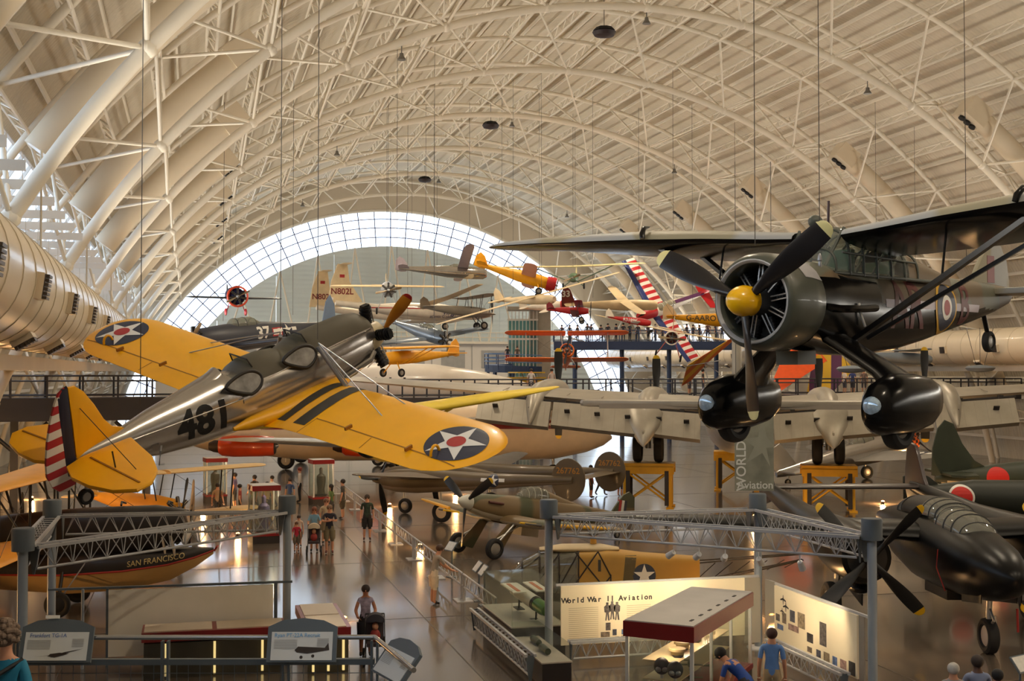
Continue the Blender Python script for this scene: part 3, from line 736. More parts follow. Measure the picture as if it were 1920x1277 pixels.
# wings: narrow root, widest at the struts, tapered tip
def ly_wing(s):
    sec = [(s * .42, -1.95, 1.7, 1.04, .15, 8), (s * .9, -1.90, 1.9, 1.07, .15, 7.5), (s * 2.0, -1.80, 2.3, 1.16, .145, 6.5), (s * 3.2, -1.76, 2.5, 1.24, .14, 5.5), (s * 4.6, -1.86, 2.25, 1.32, .13, 4), (s * 6.0, -2.0, 1.9, 1.40, .11, 1)]
    sec += [(y, x, c, z, t, .5) for y, x, c, z, t in round_tip(6.5, 7.62, -2.06, 1.75, 1.42, 1.46, .1, 7, .35, s)]
    o = wing(sec, 'wing', [blk, cam_w], LY, .3)
    for p in o.data.polygons: p.material_index = 1 if (p.normal.z > .25 or (p.normal.z > -.12 and p.normal.x > .5)) else 0
    return o
for s in (-1, 1):
    o = ly_wing(s); tw = bvh(o)
    MB().path([(-1.70, s * 3.12, 1.24), (-1.72, s * 3.14, 1.33), (-1.82, s * 3.18, 1.43), (-2.0, s * 3.2, 1.47)], [.045, .05, .04, .012], 8).build('slat_end', blk, o, 60)
    rod('wing_strut', (-2.0, s * .55, -.55), (-2.25, s * 3.2, 1.16), .06, blk, LY, box=(.16, .07))
    rod('wing_strut', (-2.45, s * .55, -.5), (-3.35, s * 3.2, 1.12), .05, blk, LY, box=(.13, .06))
    rod('jury_strut', (-2.1, s * 1.9, .28), (-2.3, s * 1.9, 1.1), .018, blk, LY)
    # landing gear: faired cantilever leg, spat with landing light, wheel
    rings = []
    for t, (x, y, z, c, th) in enumerate(((-1.75, .42, -.5, .78, .2), (-1.8, .8, -.76, .72, .2), (-1.95, 1.12, -1.0, .85, .22), (-2.05, 1.3, -1.2, 1.1, .3))):
        rings.append([V((x + c / 2 * math.cos(2 * PI * k / 16), s * (y + th / 2 * math.sin(2 * PI * k / 16) * .7), z + th / 2 * math.sin(2 * PI * k / 16) * .8)) for k in range(16)])
    MB().loft(rings).build('gear_leg', blk, LY, 60)
    sp = fus([(-.98, -1.52, .06, .10), (-1.03, -1.52, .17, .24), (-1.2, -1.5, .26, .36), (-1.6, -1.46, .30, .44), (-2.1, -1.45, .29, .43), (-2.6, -1.44, .22, .36), (-2.95, -1.42, .11, .24), (-3.08, -1.42, .03, .12)], 'wheel_spat', blk, LY, n=28, e=2.3)
    sp.location.y = s * 1.38
    wheel(sp, (-1.75, 0, -1.72), .38, .24)
    MB().lathe([(-.02, .155), (.05, .15), (.1, .11), (.125, .03)], (-1.08, 0, -1.46), 'X', 20).build('lamp_glass', mat('landing lamp lens', (180, 200, 215), .06, .3, noise=.3, ns=14, spec=.9), sp)
    # tailplane
    st = [(-7.75, s * .1), (-7.95, s * 1.1), (-8.2, s * 1.75), (-8.5, s * 1.95), (-8.85, s * 1.85), (-9.0, s * 1.3), (-8.95, s * .3), (-8.7, s * .08)]
    plate(st, .12, 'tailplane', [cam_w], LY, 'xy', .40)
    # markings
    u = V((-1, 0, 0)) * s; v = V((0, 0, 1))
    decal('white_band', tris_of(rect_pts(3.75, .13)), (-5.0, s, .05), u, v, mat('lilac white band', (176, 166, 176), .45, noise=.08), LY, lt, .12, .005)
    dred = mat('dull red code letters', (90, 36, 32), .5, noise=.1)
    decal('code_letters', text_tris('AR', 1.05, .02, .85), (-3.86, s, .0), u, v, dred, LY, lt, .1, .009) if s > 0 else decal('code_letters', text_tris('AR', 1.05, .02, .85), (-3.86, s, 0), u, v, dred, LY, lt, .1, .009)
    decal('code_letters', text_tris('B', 1.0, .02, .8), (-6.15, s, .08), u, v, dred, LY, lt, .1, .009)
    for r_, m_, of in ((.45, mat('roundel yellow', (206, 158, 26), .45, noise=.04), .012), (.39, navy, .016), (.21, iwhite, .02), (.13, mat('roundel red', (150, 60, 56), .5, noise=.03), .024)):
        decal('roundel_ring', tris_of(ring_pts(r_)), (-5.3, s, .03), u, v, m_, LY, lt, .09, of)
plate([(-7.2, .5), (-7.5, .85), (-7.8, 1.15), (-8.15, 1.32), (-8.5, 1.28), (-8.75, 1.0), (-8.85, .6), (-8.8, .3), (-8.2, .3)], .1, 'fin', cam_w, LY)
MB().box((-8.0, 0, .82), (.3, .115, .5)).build('fin_flash', mat('dull fin red', (120, 62, 60), .5), LY)
rod('tailwheel_leg', (-7.75, 0, .02), (-7.95, 0, -.42), .045, blk, LY); wheel(LY, (-7.97, 0, -.52), .2, .13, name='tail_wheel')
MB().path([(-2.2, 0, 1.22), (-5, 0, 1.18), (-8.1, 0, 1.34)], .006, 4).build('aerial_wire', wire_m, LY)
LYM = Euler((R(.17), R(.82), R(-149.25))).to_matrix()
for (lx, ly, lz), lb_ in (((-.7, -.25, .86), 'long cable rising from the cowling of the black high-wing airplane'), ((-1.45, .36, .8), 'long cable with shackle rising beside the cabin of the black airplane'), ((-7.1, 0, .9), 'cable rising from the tail of the black high-wing airplane')):
    p = V((7.44, 15.81, 7.65)) + LYM @ V((lx, ly, lz)); cable(p, (p.x, p.y, roof_z(p.x) - 1.6), lb_)
p = V((7.44, 15.81, 7.65)) + LYM @ V((-1.45, .36, .62))
MB().lathe([(-.1, .02), (-.06, .03), (0, .02), (.02, .035), (.08, .03), (.12, .012)], p, 'Z', 10).build('shackle', steel_c, None)
tag(bpy.data.objects['shackle'], 'small steel shackle at the cable end in front of the cabin', 'shackle')
# ---------------------------------------------------------------- aircraft standing on the floor
def zfloor(loc, rot, lx, ly, s=1):
    M = Euler(rot).to_matrix(); return -(loc[2] / s + M[2][0] * lx + M[2][1] * ly) / M[2][2]
matte_b = mat('dull black skin', (9, 9, 10), .33, noise=.12, ns=1.2, spec=.22)
prop_k = mat('matt black propeller', (15, 14, 14), .5, noise=0); tip_yel = mat('yellow blade tip', (226, 178, 24), .45, noise=0)
canopy_g = glass('canopy glazing', (196, 196, 184), .3, .04, .22)
fr_b = mat('dark canopy frame', (30, 28, 28), .5, noise=0)
def canopy(parent, secs, hoops, fr, gm=None, a0=0, a1=180, e=2.2, n=18, r=.018):
    c = fus(secs, 'canopy_glass', gm or canopy_g, parent, n=n, a0=a0, a1=a1, e=e)
    for x in hoops:
        k = next((i for i in range(len(secs) - 1) if secs[i + 1][0] <= x <= secs[i][0]), None)
        if k is None: continue
        a, b_ = secs[k], secs[k + 1]; t = (x - a[0]) / (b_[0] - a[0]); zc, hw, hh = [a[i] + (b_[i] - a[i]) * t for i in (1, 2, 3)]
        pts = []
        for q in range(15):
            th = R(a0 + (a1 - a0) * q / 14); ct, st = math.cos(th), math.sin(th)
            pts.append((x, hw * 1.01 * math.copysign(abs(ct) ** (2 / e), ct), zc + hh * 1.01 * abs(st) ** (2 / e)))
        MB().path(pts, r, 6).build('canopy_frame', fr, c, 60)
    return c
# --- black twin-boom night fighter
P61 = thing('night_fighter', 'glossy black twin-boom night fighter with stepped glazed canopy on the floor', 'airplane', (18.0, 24.09, 0), (0, R(-.6), R(-103.78)))
fus([(.02, 1.98, .05, .05), (-.12, 1.98, .28, .27), (-.5, 1.99, .52, .5), (-1.2, 2.02, .7, .7), (-2.2, 2.07, .8, .85), (-3.6, 2.1, .84, .95), (-5.5, 2.15, .82, .98), (-7.2, 2.25, .66, .8), (-8.8, 2.35, .36, .45), (-9.8, 2.4, .14, .18), (-10.1, 2.42, .03, .05)], 'fuselage_pod', matte_b, P61, e=2.2)
canopy(P61, [(-1.75, 2.62, .3, .05), (-2.15, 2.68, .46, .35), (-2.6, 2.75, .52, .46), (-3.3, 2.78, .54, .5), (-3.75, 2.8, .54, .5)], (-2.2, -2.6, -3.1, -3.6), fr_b)
canopy(P61, [(-3.35, 3.0, .4, .1), (-3.7, 3.0, .52, .38), (-4.2, 3.0, .55, .44), (-4.7, 3.0, .56, .45)], (-3.7, -4.1, -4.6), fr_b)
fus([(-4.7, 2.95, .57, .48), (-5.6, 2.95, .56, .46), (-6.3, 2.95, .52, .40)], 'upper_deck', matte_b, P61, a0=0, a1=180)
canopy(P61, [(-6.3, 2.95, .52, .40), (-6.8, 2.9, .46, .3), (-7.1, 2.85, .34, .16), (-7.25, 2.8, .2, .04)], (-6.35, -6.8), fr_b)
for s in (-1, 1):
    y = s * 2.55
    sec = [(s * .6, -4.1, 3.3, 2.45, .16), (s * 2.55, -4.15, 3.05, 2.55, .15), (s * 5, -4.35, 2.5, 2.68, .14), (s * 8.6, -4.7, 1.7, 2.85, .12)] + round_tip(9, 10.05, -4.75, 1.6, 2.87, 2.9, .11, 5, .4, s)
    wing(sec, 'wing', matte_b, P61)
    nb = fus([(-2.75, 2.12, .30, .30), (-2.8, 2.12, .62, .62), (-3.1, 2.12, .7, .7), (-4.4, 2.15, .72, .74), (-5.6, 2.2, .62, .68), (-7.2, 2.35, .48, .52), (-9, 2.5, .36, .38), (-12, 2.75, .26, .3), (-14.4, 2.95, .15, .2)], 'engine_boom', matte_b, P61, n=26); nb.location.y = y
    MB().lathe([(-2.74, .02), (-2.74, .5)], (0, y, 2.12), 'X', 24, cap=False).build('engine_face', prop_k, P61)
    radial(P61, (-2.95, y, 2.12), 9, .2, .48, .07, eng_blk)
    MB().lathe([(-2.72, .16), (-2.5, .15), (-2.38, .1), (-2.32, .03)], (0, y, 2.12), 'X', 18).build('propeller_hub', prop_k, P61)
    for a in (44, 134, 224, 314): blade(P61, (-2.55, y, 2.12), a, 1.86, .3, prop_k, tip_yel, .16, 30)
    fn = plate([(-12.6, 2.75), (-13.2, 3.3), (-13.7, 4.0), (-14.0, 4.35), (-14.4, 4.42), (-14.8, 4.2), (-15.0, 3.5), (-15.05, 2.9), (-14.8, 2.5), (-14.2, 2.35), (-13.4, 2.5)], .14, 'fin', mat('maroon black fin', (40, 26, 26), .35, noise=.1), P61, at=y)  # fins coloured a dark maroon black
    rod('gear_leg', (-5.4, y, 1.9), (-5.5, y, .6), .09, alum_d, P61); wheel(P61, (-5.5, y + s * .16, .56), .56, .34)
    plate([(-4.7, .6), (-4.6, 1.5), (-6.0, 1.55), (-6.2, .9)], .04, 'gear_door', matte_b, P61, at=y - s * .45)
    MB().ell((-3.9, y - s * .1, 1.25), (.6, .28, .18), 14, 8).build('oil_cooler', matte_b, P61)
wing([(-2.55, -13.3, 1.5, 2.98, .12), (2.55, -13.3, 1.5, 2.98, .12)], 'tailplane', mat('greyish black tailplane', (52, 44, 42), .3, noise=.1), P61, 0)  # tailplane in a lighter, greyer black than the booms
rod('nose_leg', (-1.55, 0, 1.6), (-1.66, 0, .42), .075, alum_d, P61); rod('nose_fork', (-1.66, .16, .9), (-1.66, .16, .4), .045, alum_d, P61); rod('scissor_link', (-1.62, 0, 1.15), (-1.32, 0, .85), .035, alum_d, P61); rod('scissor_link', (-1.32, 0, .85), (-1.66, 0, .6), .035, alum_d, P61)
wheel(P61, (-1.66, 0, .43), .43, .28, hubm=mat('pale spoked hub', (190, 178, 170), .4))
for s in (-1, 1): plate([(-1.0, 1.3), (-.95, 1.75), (-2.2, 1.7), (-2.2, 1.15)], .03, 'nose_gear_door', matte_b, P61, at=s * .42)
MB().path([(-2.6, -.85, 2.35), (-2.65, -.87, 1.9), (-2.5, -.72, 1.35)], .015, 5).build('red_streamer', mat('red ribbon', (150, 34, 26), .7), P61)
MB().path([(-1.2, .5, 1.15), (-1.22, .52, .6)], .03, 5).build('red_streamer', mat('red ribbon', (150, 34, 26), .7), P61)
MB().box((-3.9, 0, 1.15), (1.6, .9, .25)).build('cannon_fairing', matte_b, P61)
# --- camouflaged single-seat fighter
loc, rot = (9.32, 43.53, 2.06), (R(-.89), R(-9.99), R(-154.04))
HU = thing('camouflaged_fighter', 'green and brown camouflaged fighter with pale spinner and yellow wing leading edges', 'airplane', loc, rot, scale=.945)
hu_u = camo('hurricane green and brown', (74, 76, 52), (112, 92, 62), .5, .5); hu_l = mat('duck egg underside', (196, 186, 164), .5, noise=.06); hu_s = mat('pale grey spinner', (192, 190, 176), .4, noise=.05)
MB().lathe([(0.02, .02), (-.06, .1), (-.22, .21), (-.45, .29), (-.55, .31)], (0, 0, 0), 'X', 22).build('spinner', hu_s, HU)
hs = [(-.55, 0, .31, .32), (-1.0, -.03, .38, .42), (-1.8, -.06, .42, .5), (-2.8, -.06, .46, .56), (-3.6, -.02, .48, .60), (-4.6, .02, .46, .58), (-6.0, .08, .36, .46), (-7.5, .14, .24, .34), (-8.8, .2, .11, .22), (-9.5, .24, .03, .1)]
hf = fus(interp(hs, 3), 'fuselage', [hu_u, hu_l], HU, n=32, e=2.2)
for p in hf.data.polygons: p.material_index = 1 if p.normal.z < -.55 else 0
canopy(HU, [(-2.95, .5, .14, .04), (-3.3, .5, .3, .36), (-3.8, .52, .33, .46), (-4.4, .52, .3, .38)], (-3.05, -3.3, -3.6, -3.95, -4.3), mat('pale canopy frame', (150, 146, 128), .5))
fus([(-4.4, .5, .3, .38), (-5.4, .4, .24, .28), (-6.8, .3, .12, .14)], 'spine', hu_u, HU, a0=0, a1=180)
for s in (-1, 1):
    sec = [(s * .3, -1.95, 2.5, -.52, .17), (s * 1.6, -2.05, 2.4, -.52, .16), (s * 3.6, -2.3, 2.0, -.36, .14), (s * 5.2, -2.5, 1.6, -.24, .12)] + round_tip(5.4, 6.1, -2.53, 1.55, -.22, -.18, .11, 6, .4, s)
    o = wing(sec, 'wing', [hu_u, hu_l], HU)
    for p in o.data.polygons: p.material_index = 1 if p.normal.z < -.2 else 0
    MB().path([(-2.235, s * 3.3, -.38), (-2.48, s * 5.2, -.235), (-2.55, s * 5.7, -.2)], [.07, .06, .03], 8).build('yellow_leading_edge', mat('yellow edge paint', (214, 160, 30), .45), o)
    for yy in (2.35, 2.65): MB().tube((-2.0, s * yy, -.47), (-1.2, s * yy, -.47), .05, .035, 10).build('cannon_barrel', mat('grey gun metal', (96, 92, 86), .4, .4) if yy > 2.5 else tip_yel, o)
    zl = zfloor(loc, rot, -1.2, s * 1.02, .945)
    rod('gear_leg', (-2.1, s * 1.0, -.6), (-1.2, s * 1.02, zl + .4), .05, alum_d, HU); rod('gear_brace', (-2.5, s * .9, -.6), (-1.3, s * 1.02, zl + .75), .035, alum_d, HU)
    plate([(-1.0, zl + .35), (-1.9, -.6), (-2.35, -.6), (-1.75, zl + .25)], .03, 'gear_door', hu_u, HU, at=s * 1.0 - s * .14)
    wheel(HU, (-1.2, s * 1.12, zl + .4), .4, .24)
    plate([(-8.3, s * .08), (-8.5, s * 1.1), (-8.75, s * 1.6), (-9.1, s * 1.65), (-9.4, s * 1.2), (-9.4, s * .1)], .09, 'tailplane', hu_u, HU, 'xy', .30)
    MB().tube((-1.2, s * .40, .12), (-1.9, s * .45, .12), .05, n=8).build('exhaust_stubs', mat('rusty exhaust', (88, 52, 46), .6, .3), HU)
for a in (-85, 35, 151): blade(HU, (-.38, 0, 0), a, 1.7, .26, prop_k, tip_yel, .2, 26)
plate([(-8.2, .3), (-8.5, .75), (-8.85, 1.2), (-9.2, 1.38), (-9.55, 1.2), (-9.65, .6), (-9.5, .1), (-9.0, .1)], .1, 'fin', hu_u, HU)
for k, m_ in ((0, ired), (1, iwhite), (2, navy)): MB().box((-8.72 - .16 * k, 0, .72), (.15, .115, .5)).build('fin_flash', m_, HU, 0)
MB().box((-3.6, 0, -.82), (.9, .6, .36)).build('belly_radiator', hu_l, HU)
zl = zfloor(loc, rot, -8.8, 0, .945); rod('tailwheel_leg', (-8.7, 0, .1), (-8.8, 0, zl + .16), .04, alum_d, HU); wheel(HU, (-8.8, 0, zl + .16), .16, .1, name='tail_wheel')
# --- olive twin-boom fighter
P38 = thing('twin_boom_fighter', 'olive drab twin-boom fighter with white star and oval fins numbered 267762', 'airplane', (8.64, 58.99, 0), (0, 0, R(-220.05)))
od = mat('olive drab', (92, 76, 52), .5, noise=.1, ns=1.5, coat=.1); odl = mat('neutral grey belly', (140, 124, 104), .5, noise=.08)
pod = fus(interp([(0, 1.78, .04, .04), (-.3, 1.78, .24, .24), (-1.0, 1.78, .4, .42), (-2.2, 1.78, .5, .56), (-3.6, 1.8, .52, .62), (-4.8, 1.85, .42, .5), (-6.0, 1.9, .2, .25), (-6.6, 1.92, .03, .05)], 2), 'cockpit_pod', [od, odl], P38)
for p in pod.data.polygons: p.material_index = 1 if p.normal.z < -.4 else 0
canopy(P38, [(-2.2, 2.2, .2, .05), (-2.6, 2.25, .36, .36), (-3.4, 2.28, .38, .42), (-4.2, 2.25, .3, .28), (-4.9, 2.2, .12, .05)], (-2.6, -3.1, -3.7, -4.3), fr_b)
for s in (-1, 1):
    y = s * 2.44
    bo = fus(interp([(-1.8, 1.78, .2, .2), (-2.0, 1.78, .36, .4), (-2.6, 1.78, .46, .52), (-3.6, 1.8, .48, .55), (-5.2, 1.85, .42, .46), (-6.2, 1.88, .50, .42), (-7.2, 1.92, .42, .36), (-9, 2.02, .26, .26), (-11.2, 2.12, .14, .16)], 2), 'engine_boom', [od, odl], P38, n=24); bo.location.y = y
    for p in bo.data.polygons: p.material_index = 1 if p.normal.z < -.5 else 0
    MB().lathe([(-1.05, .2), (-.8, .17), (-.6, .1), (-.5, .02)], (-.75, y, 1.78), 'X', 16).build('spinner', od, P38)
    for a in (10, 130, 250): blade(P38, (-1.65, y, 1.78), a, 1.75, .24, prop_k, tip_yel, .18)
    wing([(s * .3, -2.6, 2.9, 1.85, .16), (s * 2.44, -2.75, 2.5, 1.95, .15), (s * 5, -3.1, 1.9, 2.2, .13)] + round_tip(7.2, 7.92, -3.45, 1.15, 2.42, 2.5, .11, 5, .4, s), 'wing', od, P38)
    ov = [(-11.0 + .78 * math.cos(t), 2.12 + .92 * math.sin(t)) for t in [2 * PI * k / 24 for k in range(24)]]
    fn = plate(ov, .1, 'fin', od, P38, at=y)
    for q in (-1, 1):
        decal('serial_number', text_tris('267762', .36, .01, 1.0), (-11.0, y + q * .056, 2.5), V((-1, 0, 0)) * q, V((0, 0, 1)), mat('dull yellow serial', (176, 116, 36), .6, noise=0), fn)
    tb = BVHTree.FromPolygons([v.co + V((0, y, 0)) for v in bo.data.vertices], [tuple(p.vertices) for p in bo.data.polygons])
    if s > 0: us_star(P38, tb, (-7.6, 4, 1.98), V((-1, 0, 0)), V((0, 0, 1)), .29, navy, iwhite, None, True, .1)
    else: us_star(P38, tb, (-7.6, -4, 1.98), V((1, 0, 0)), V((0, 0, 1)), .29, navy, iwhite, None, True, .1)
    rod('gear_leg', (-4.8, y, 1.5), (-4.9, y, .5), .07, alum_d, P38); wheel(P38, (-4.9, y, .46), .46, .26, hubm=mat('pale cream hub', (222, 196, 160), .5))
wing([(-2.44, -10.6, .95, 2.12, .1), (2.44, -10.6, .95, 2.12, .1)], 'tailplane', od, P38, 0)
rod('nose_leg', (-1.5, 0, 1.4), (-1.6, 0, .4), .05, alum_d, P38); wheel(P38, (-1.6, 0, .36), .36, .2)
# --- tan fabric helicopter with glazed cabin
HE = thing('fabric_helicopter', 'tan fabric-covered helicopter with glazed cabin and white star behind the panel', 'helicopter', (8.82, 34.02, 0), (0, 0, R(180 - 14.5)), scale=.9)
tan = mat('tan doped fabric', (176, 132, 50), .6, noise=.08, ns=1.5); tan_o = mat('olive band', (88, 74, 40), .6); fr_h = mat('dark tube frame', (40, 32, 24), .5, noise=0)
# (x forward = towards the cabin nose)
fz = [(-2.1, 1.02, .62, .82, 5), (-3.0, 1.02, .62, .84, 5), (-4.2, 1.06, .5, .66, 5), (-5.9, 1.15, .36, .46, 5)]
bo = fus(fz, 'fuselage', tan, HE, n=24, smooth=30)
cab = [(0.0, .95, .35, .12, 4), (-.35, 1.0, .58, .5, 4), (-.9, 1.02, .64, .72, 4), (-2.1, 1.02, .64, .84, 4)]
fus(cab, 'cabin_glass', glass('helicopter glazing', (190, 188, 172), .28, .04, .25), HE, n=22, a0=-20, a1=200)
fus([(c[0], c[1], c[2] * 1.005, c[3] * 1.0, 4) for c in cab], 'cabin_floor', mat('dark cabin belly', (54, 42, 26), .6), HE, n=16, a0=200, a1=340)
for x, c in ((-.35, cab[1]), (-.9, cab[2]), (-1.5, (0, 1.02, .64, .78)), (-2.1, cab[3])):
    pts = []
    for q in range(19):
        th = R(-10 + 200 * q / 18); ct, st = math.cos(th), math.sin(th); pts.append((x, c[2] * 1.01 * math.copysign(abs(ct) ** .5, ct), c[1] + c[3] * 1.01 * math.copysign(abs(st) ** .5, st)))
    MB().path(pts, .025, 6).build('cabin_frame', fr_h, HE, 60)
for s in (-1, 1):
    for a, b_ in (((-.02, s * .3, 1.0), (-.9, s * .55, 1.7)), ((-.9, s * .64, 1.0), (-1.5, s * .6, 1.78)), ((-2.0, s * .66, 1.84), (-3.1, s * .64, .5)), ((-2.1, s * .66, 1.84), (-1.3, s * .67, .4)), ((-2.7, s * .66, 1.86), (-1.6, s * .67, .3)), ((-2.7, s * .66, 1.86), (-3.1, s * .64, 1.1)), ((-3.1, s * .64, 1.1), (-2.6, s * .66, .5)), ((-3.1, s * .65, 1.15), (-3.1, s * .65, .45))):
        rod('door_frame', a, b_, .022, fr_h, HE)
    tb = bvh(bo)
    u = V((-1, 0, 0)) * s
    us_star(HE, tb, (-4.15, s * 2, 1.1), u, V((0, 0, 1)), .36, navy, iwhite, None, False, .12)
    decal('olive_band', tris_of([(-.18, -.6), (.12, -.6), (-.02, .75), (-.38, .75)] if s < 0 else [(.18, -.6), (-.12, -.6), (.02, .75), (.38, .75)][::-1]), (-3.55, s * 2, 1.05), u, V((0, 0, 1)), tan_o, HE, tb, .15)
    decal('door_slot', tris_of(rect_pts(.09, .36)), (-2.75, s * 2, 1.42), u, V((0, 0, 1)), fr_h, HE, tb, .15)
    wheel(HE, (-1.9, s * .95, .26), .26, .16); rod('gear_strut', (-1.9, s * .6, .5), (-1.9, s * .9, .27), .04, fr_h, HE)
wheel(HE, (-.5, 0, .2), .2, .12, name='nose_wheel'); wheel(HE, (-5.5, 0, .2), .2, .12, name='tail_wheel'); rod('tailwheel_leg', (-5.5, 0, .7), (-5.5, 0, .2), .03, fr_h, HE)
for k in range(4):
    y0, z0 = (-.25, .25)[k % 2], (.8, 1.45)[k // 2]; rod('tail_tube', (-5.9, y0, z0), (-9.2, y0 * .3, 1.6 + (z0 - 1.1) * .3), .025, fr_h, HE)
for k in range(6): rod('tail_web', (-5.9 - .55 * k, -.25 + .03 * k, .85 + .08 * k), (-6.4 - .55 * k, .24 - .03 * k, 1.45 + .02 * k), .015, fr_h, HE)
MB().tube((-2.6, 0, 1.8), (-2.6, 0, 2.35), .12, .08, 12).build('rotor_mast', mat('yellow mast', (190, 138, 40), .5), HE); MB().ell((-2.6, 0, 2.36), (.2, .2, .1), 12, 6).build('rotor_hub', fr_h, HE)
fus([(-.9, 1.86, .3, .03), (-1.6, 1.88, .45, .12), (-2.8, 1.88, .42, .14), (-3.4, 1.86, .2, .05)], 'roof_fairing', mat('weathered cream roof', (190, 168, 128), .5), HE)
# --- four-engined silver bomber, seen from behind, on yellow stands
B29 = thing('silver_bomber', 'huge bare-metal four-engined bomber with lowered flaps raised on yellow stands', 'airplane', (25.95, 55.89, 0), (0, 0, R(65.1)))
bm = mat('worn bare aluminium', (154, 146, 132), .42, .45, noise=.14, ns=.9); bm2 = mat('grey elevator fabric', (138, 128, 116), .55, noise=.06); slot = mat('dark flap slot', (46, 40, 36), .6, noise=0)
fus([(13.2, 4.25, .3, .3), (12.7, 4.25, 1.0, 1.0), (11.5, 4.3, 1.4, 1.4), (4, 4.35, 1.46, 1.46), (-4, 4.4, 1.46, 1.46), (-9, 4.65, 1.1, 1.15), (-14, 4.95, .6, .75), (-16.2, 5.05, .35, .45), (-16.8, 5.05, .1, .15)], 'fuselage', bm, B29, n=32)
plate([(-8.5, 5.4), (-11, 6.6), (-12.2, 9.2), (-13, 10.2), (-14.6, 10.1), (-15.6, 8.4), (-15.9, 6.4), (-15.6, 5.3)], .35, 'fin', bm, B29)
def wz(y): return 4.78 + .075 * abs(y)
for s in (-1, 1):
    secs = [(s * 1.2, 3.2, 5.2, wz(1.2), .17), (s * 6, 2.9, 4.6, wz(6), .16), (s * 12.6, 2.45, 3.7, wz(12.6), .14), (s * 20, 1.75, 2.4, wz(20), .12)] + round_tip(20.4, 21.5, 1.7, 2.3, wz(20.4), wz(21.5), .11, 5, .5, s)
    wo = wing(secs, 'wing', bm, B29, .25)
    # panel joints on the upper skin and hinge line
    for y in (3, 6.5, 8.2, 11.4): MB().bar((1.6, s * y, wz(y) + .34), (-1.5, s * y, wz(y) + .15), .03, .02).build('panel_joint', bm2, wo)
    segs = ((1.7, 3.55), (5.05, 9.45), (9.55, 12.5)) if s else ()
    for (a, b_) in ((1.7, 4.3), (4.4, 8.8), (8.9, 12.5)):
        q = MB(); zA, zB = wz(a) - .42, wz(b_) - .42
        top = [(-2.05, s * a, zA + .12), (-2.05 + .02 * b_, s * b_, zB + .12)]; bot = [(-3.15, s * a, zA - 1.05), (-3.05 + .02 * b_, s * b_, zB - .95)]
        nrm = V((-.7, 0, .7)).normalized() * .12
        pts = [V(top[0]), V(top[1]), V(bot[1]), V(bot[0])]
        fp = MB().loft([[p - nrm for p in pts], [p + nrm for p in pts]]).build('flap', bm, B29, 0)
        n = int((b_ - a) / 2.1) + 1
        for k in range(n):
            t = (k + .5) / n; p = V(top[0]).lerp(V(top[1]), t).lerp(V(bot[0]).lerp(V(bot[1]), t), .42)
            MB().box(p + nrm * 1.05, (.05, .26, .46), Euler((0, R(-45), 0)).to_matrix()).build('flap_slot', slot, fp, 0)
            p2 = V(top[0]).lerp(V(top[1]), t + .18 / n); MB().box(p2 + V((.15, 0, .1)), (.4, .2, .3)).build('flap_track', slot, fp, 0)
        for k in range(int((b_ - a) / .5)):
            t = (k + .5) / int((b_ - a) / .5); p0 = V(top[0]).lerp(V(top[1]), t); p1 = V(bot[0]).lerp(V(bot[1]), t)
            MB().bar(p0 + nrm * 1.02, p1 + nrm * 1.02, .012, .01).build('rib_seam', bm2, fp, 0)
    MB().bar((-1.62, s * 1.4, wz(1.4) - .2), (-1.4, s * 12.6, wz(12.6) - .18), .5, .1).build('flap_gap', slot, wo)
    for y in (4.34, 9.77):
        z = wz(y) - .02
        na = fus([(6.2, z, .3, .3), (6.15, z, .68, .68), (5.6, z, .8, .8), (3.5, z, .8, .85), (0, z - .1, .62, .8), (-2, z - .35, .42, .6), (-3.4, z - 1.25, .05, .08)], 'engine_nacelle', bm, B29, n=22); na.location.y = s * y
        MB().lathe([(6.2, .02), (6.2, .55)], (0, s * y, z), 'X', 22, cap=False).build('engine_face', prop_k, na).location.y = -s * 0
        na.children[0].location.y = -s * y
        hb = MB().lathe([(6.2, .2), (6.6, .18), (6.85, .08), (6.9, .02)], (0, s * y, z), 'X', 16).build('propeller_hub', prop_k, B29)
        for a in (90, 180, 270, 0): blade(B29, (6.5, s * y, z), a, 2.52, .42, prop_k, tip_yel, .2)
        if y < 5:
            # fairing cusp between the flaps
            fus([(-2.2, z - .5, .9, .5), (-2.8, z - 1.0, .7, .5), (-3.3, z - 1.45, .35, .4), (-3.55, z - 1.85, .04, .06)], 'nacelle_tail', bm, B29, n=18).location.y = s * y
            rod('gear_leg', (0, s * y, z - .4), (0, s * y, 2.9), .14, alum_d, B29)
            for d in (-.52, .52): wheel(B29, (0, s * y + d, 2.2 + .71), .71, .45)
    plate([(-11.2, s * .5), (-11.5, s * 3), (-11.9, s * 5.8), (-12.4, s * 6.2), (-13.2, s * 6.0), (-13.5, s * 3), (-13.6, s * .4)], .26, 'tailplane', bm, B29, 'xy', 5.45)
    MB().box((-13.05, s * 3.0, 5.36), (.9, 4.6, .2)).build('elevator', bm2, B29)
for dx in (-.45, .45): wheel(B29, (9.8, dx, 2.2 + .46), .46, .3, name='nose_wheel')
rod('nose_leg', (9.8, 0, 3.2), (9.8, 0, 2.6), .1, alum_d, B29)
yst = mat('yellow jacking stand', (212, 158, 24), .5, noise=.08)
B29M = Matrix.Translation((25.95, 55.89, 0)) @ Euler((0, 0, R(65.1))).to_matrix().to_4x4()
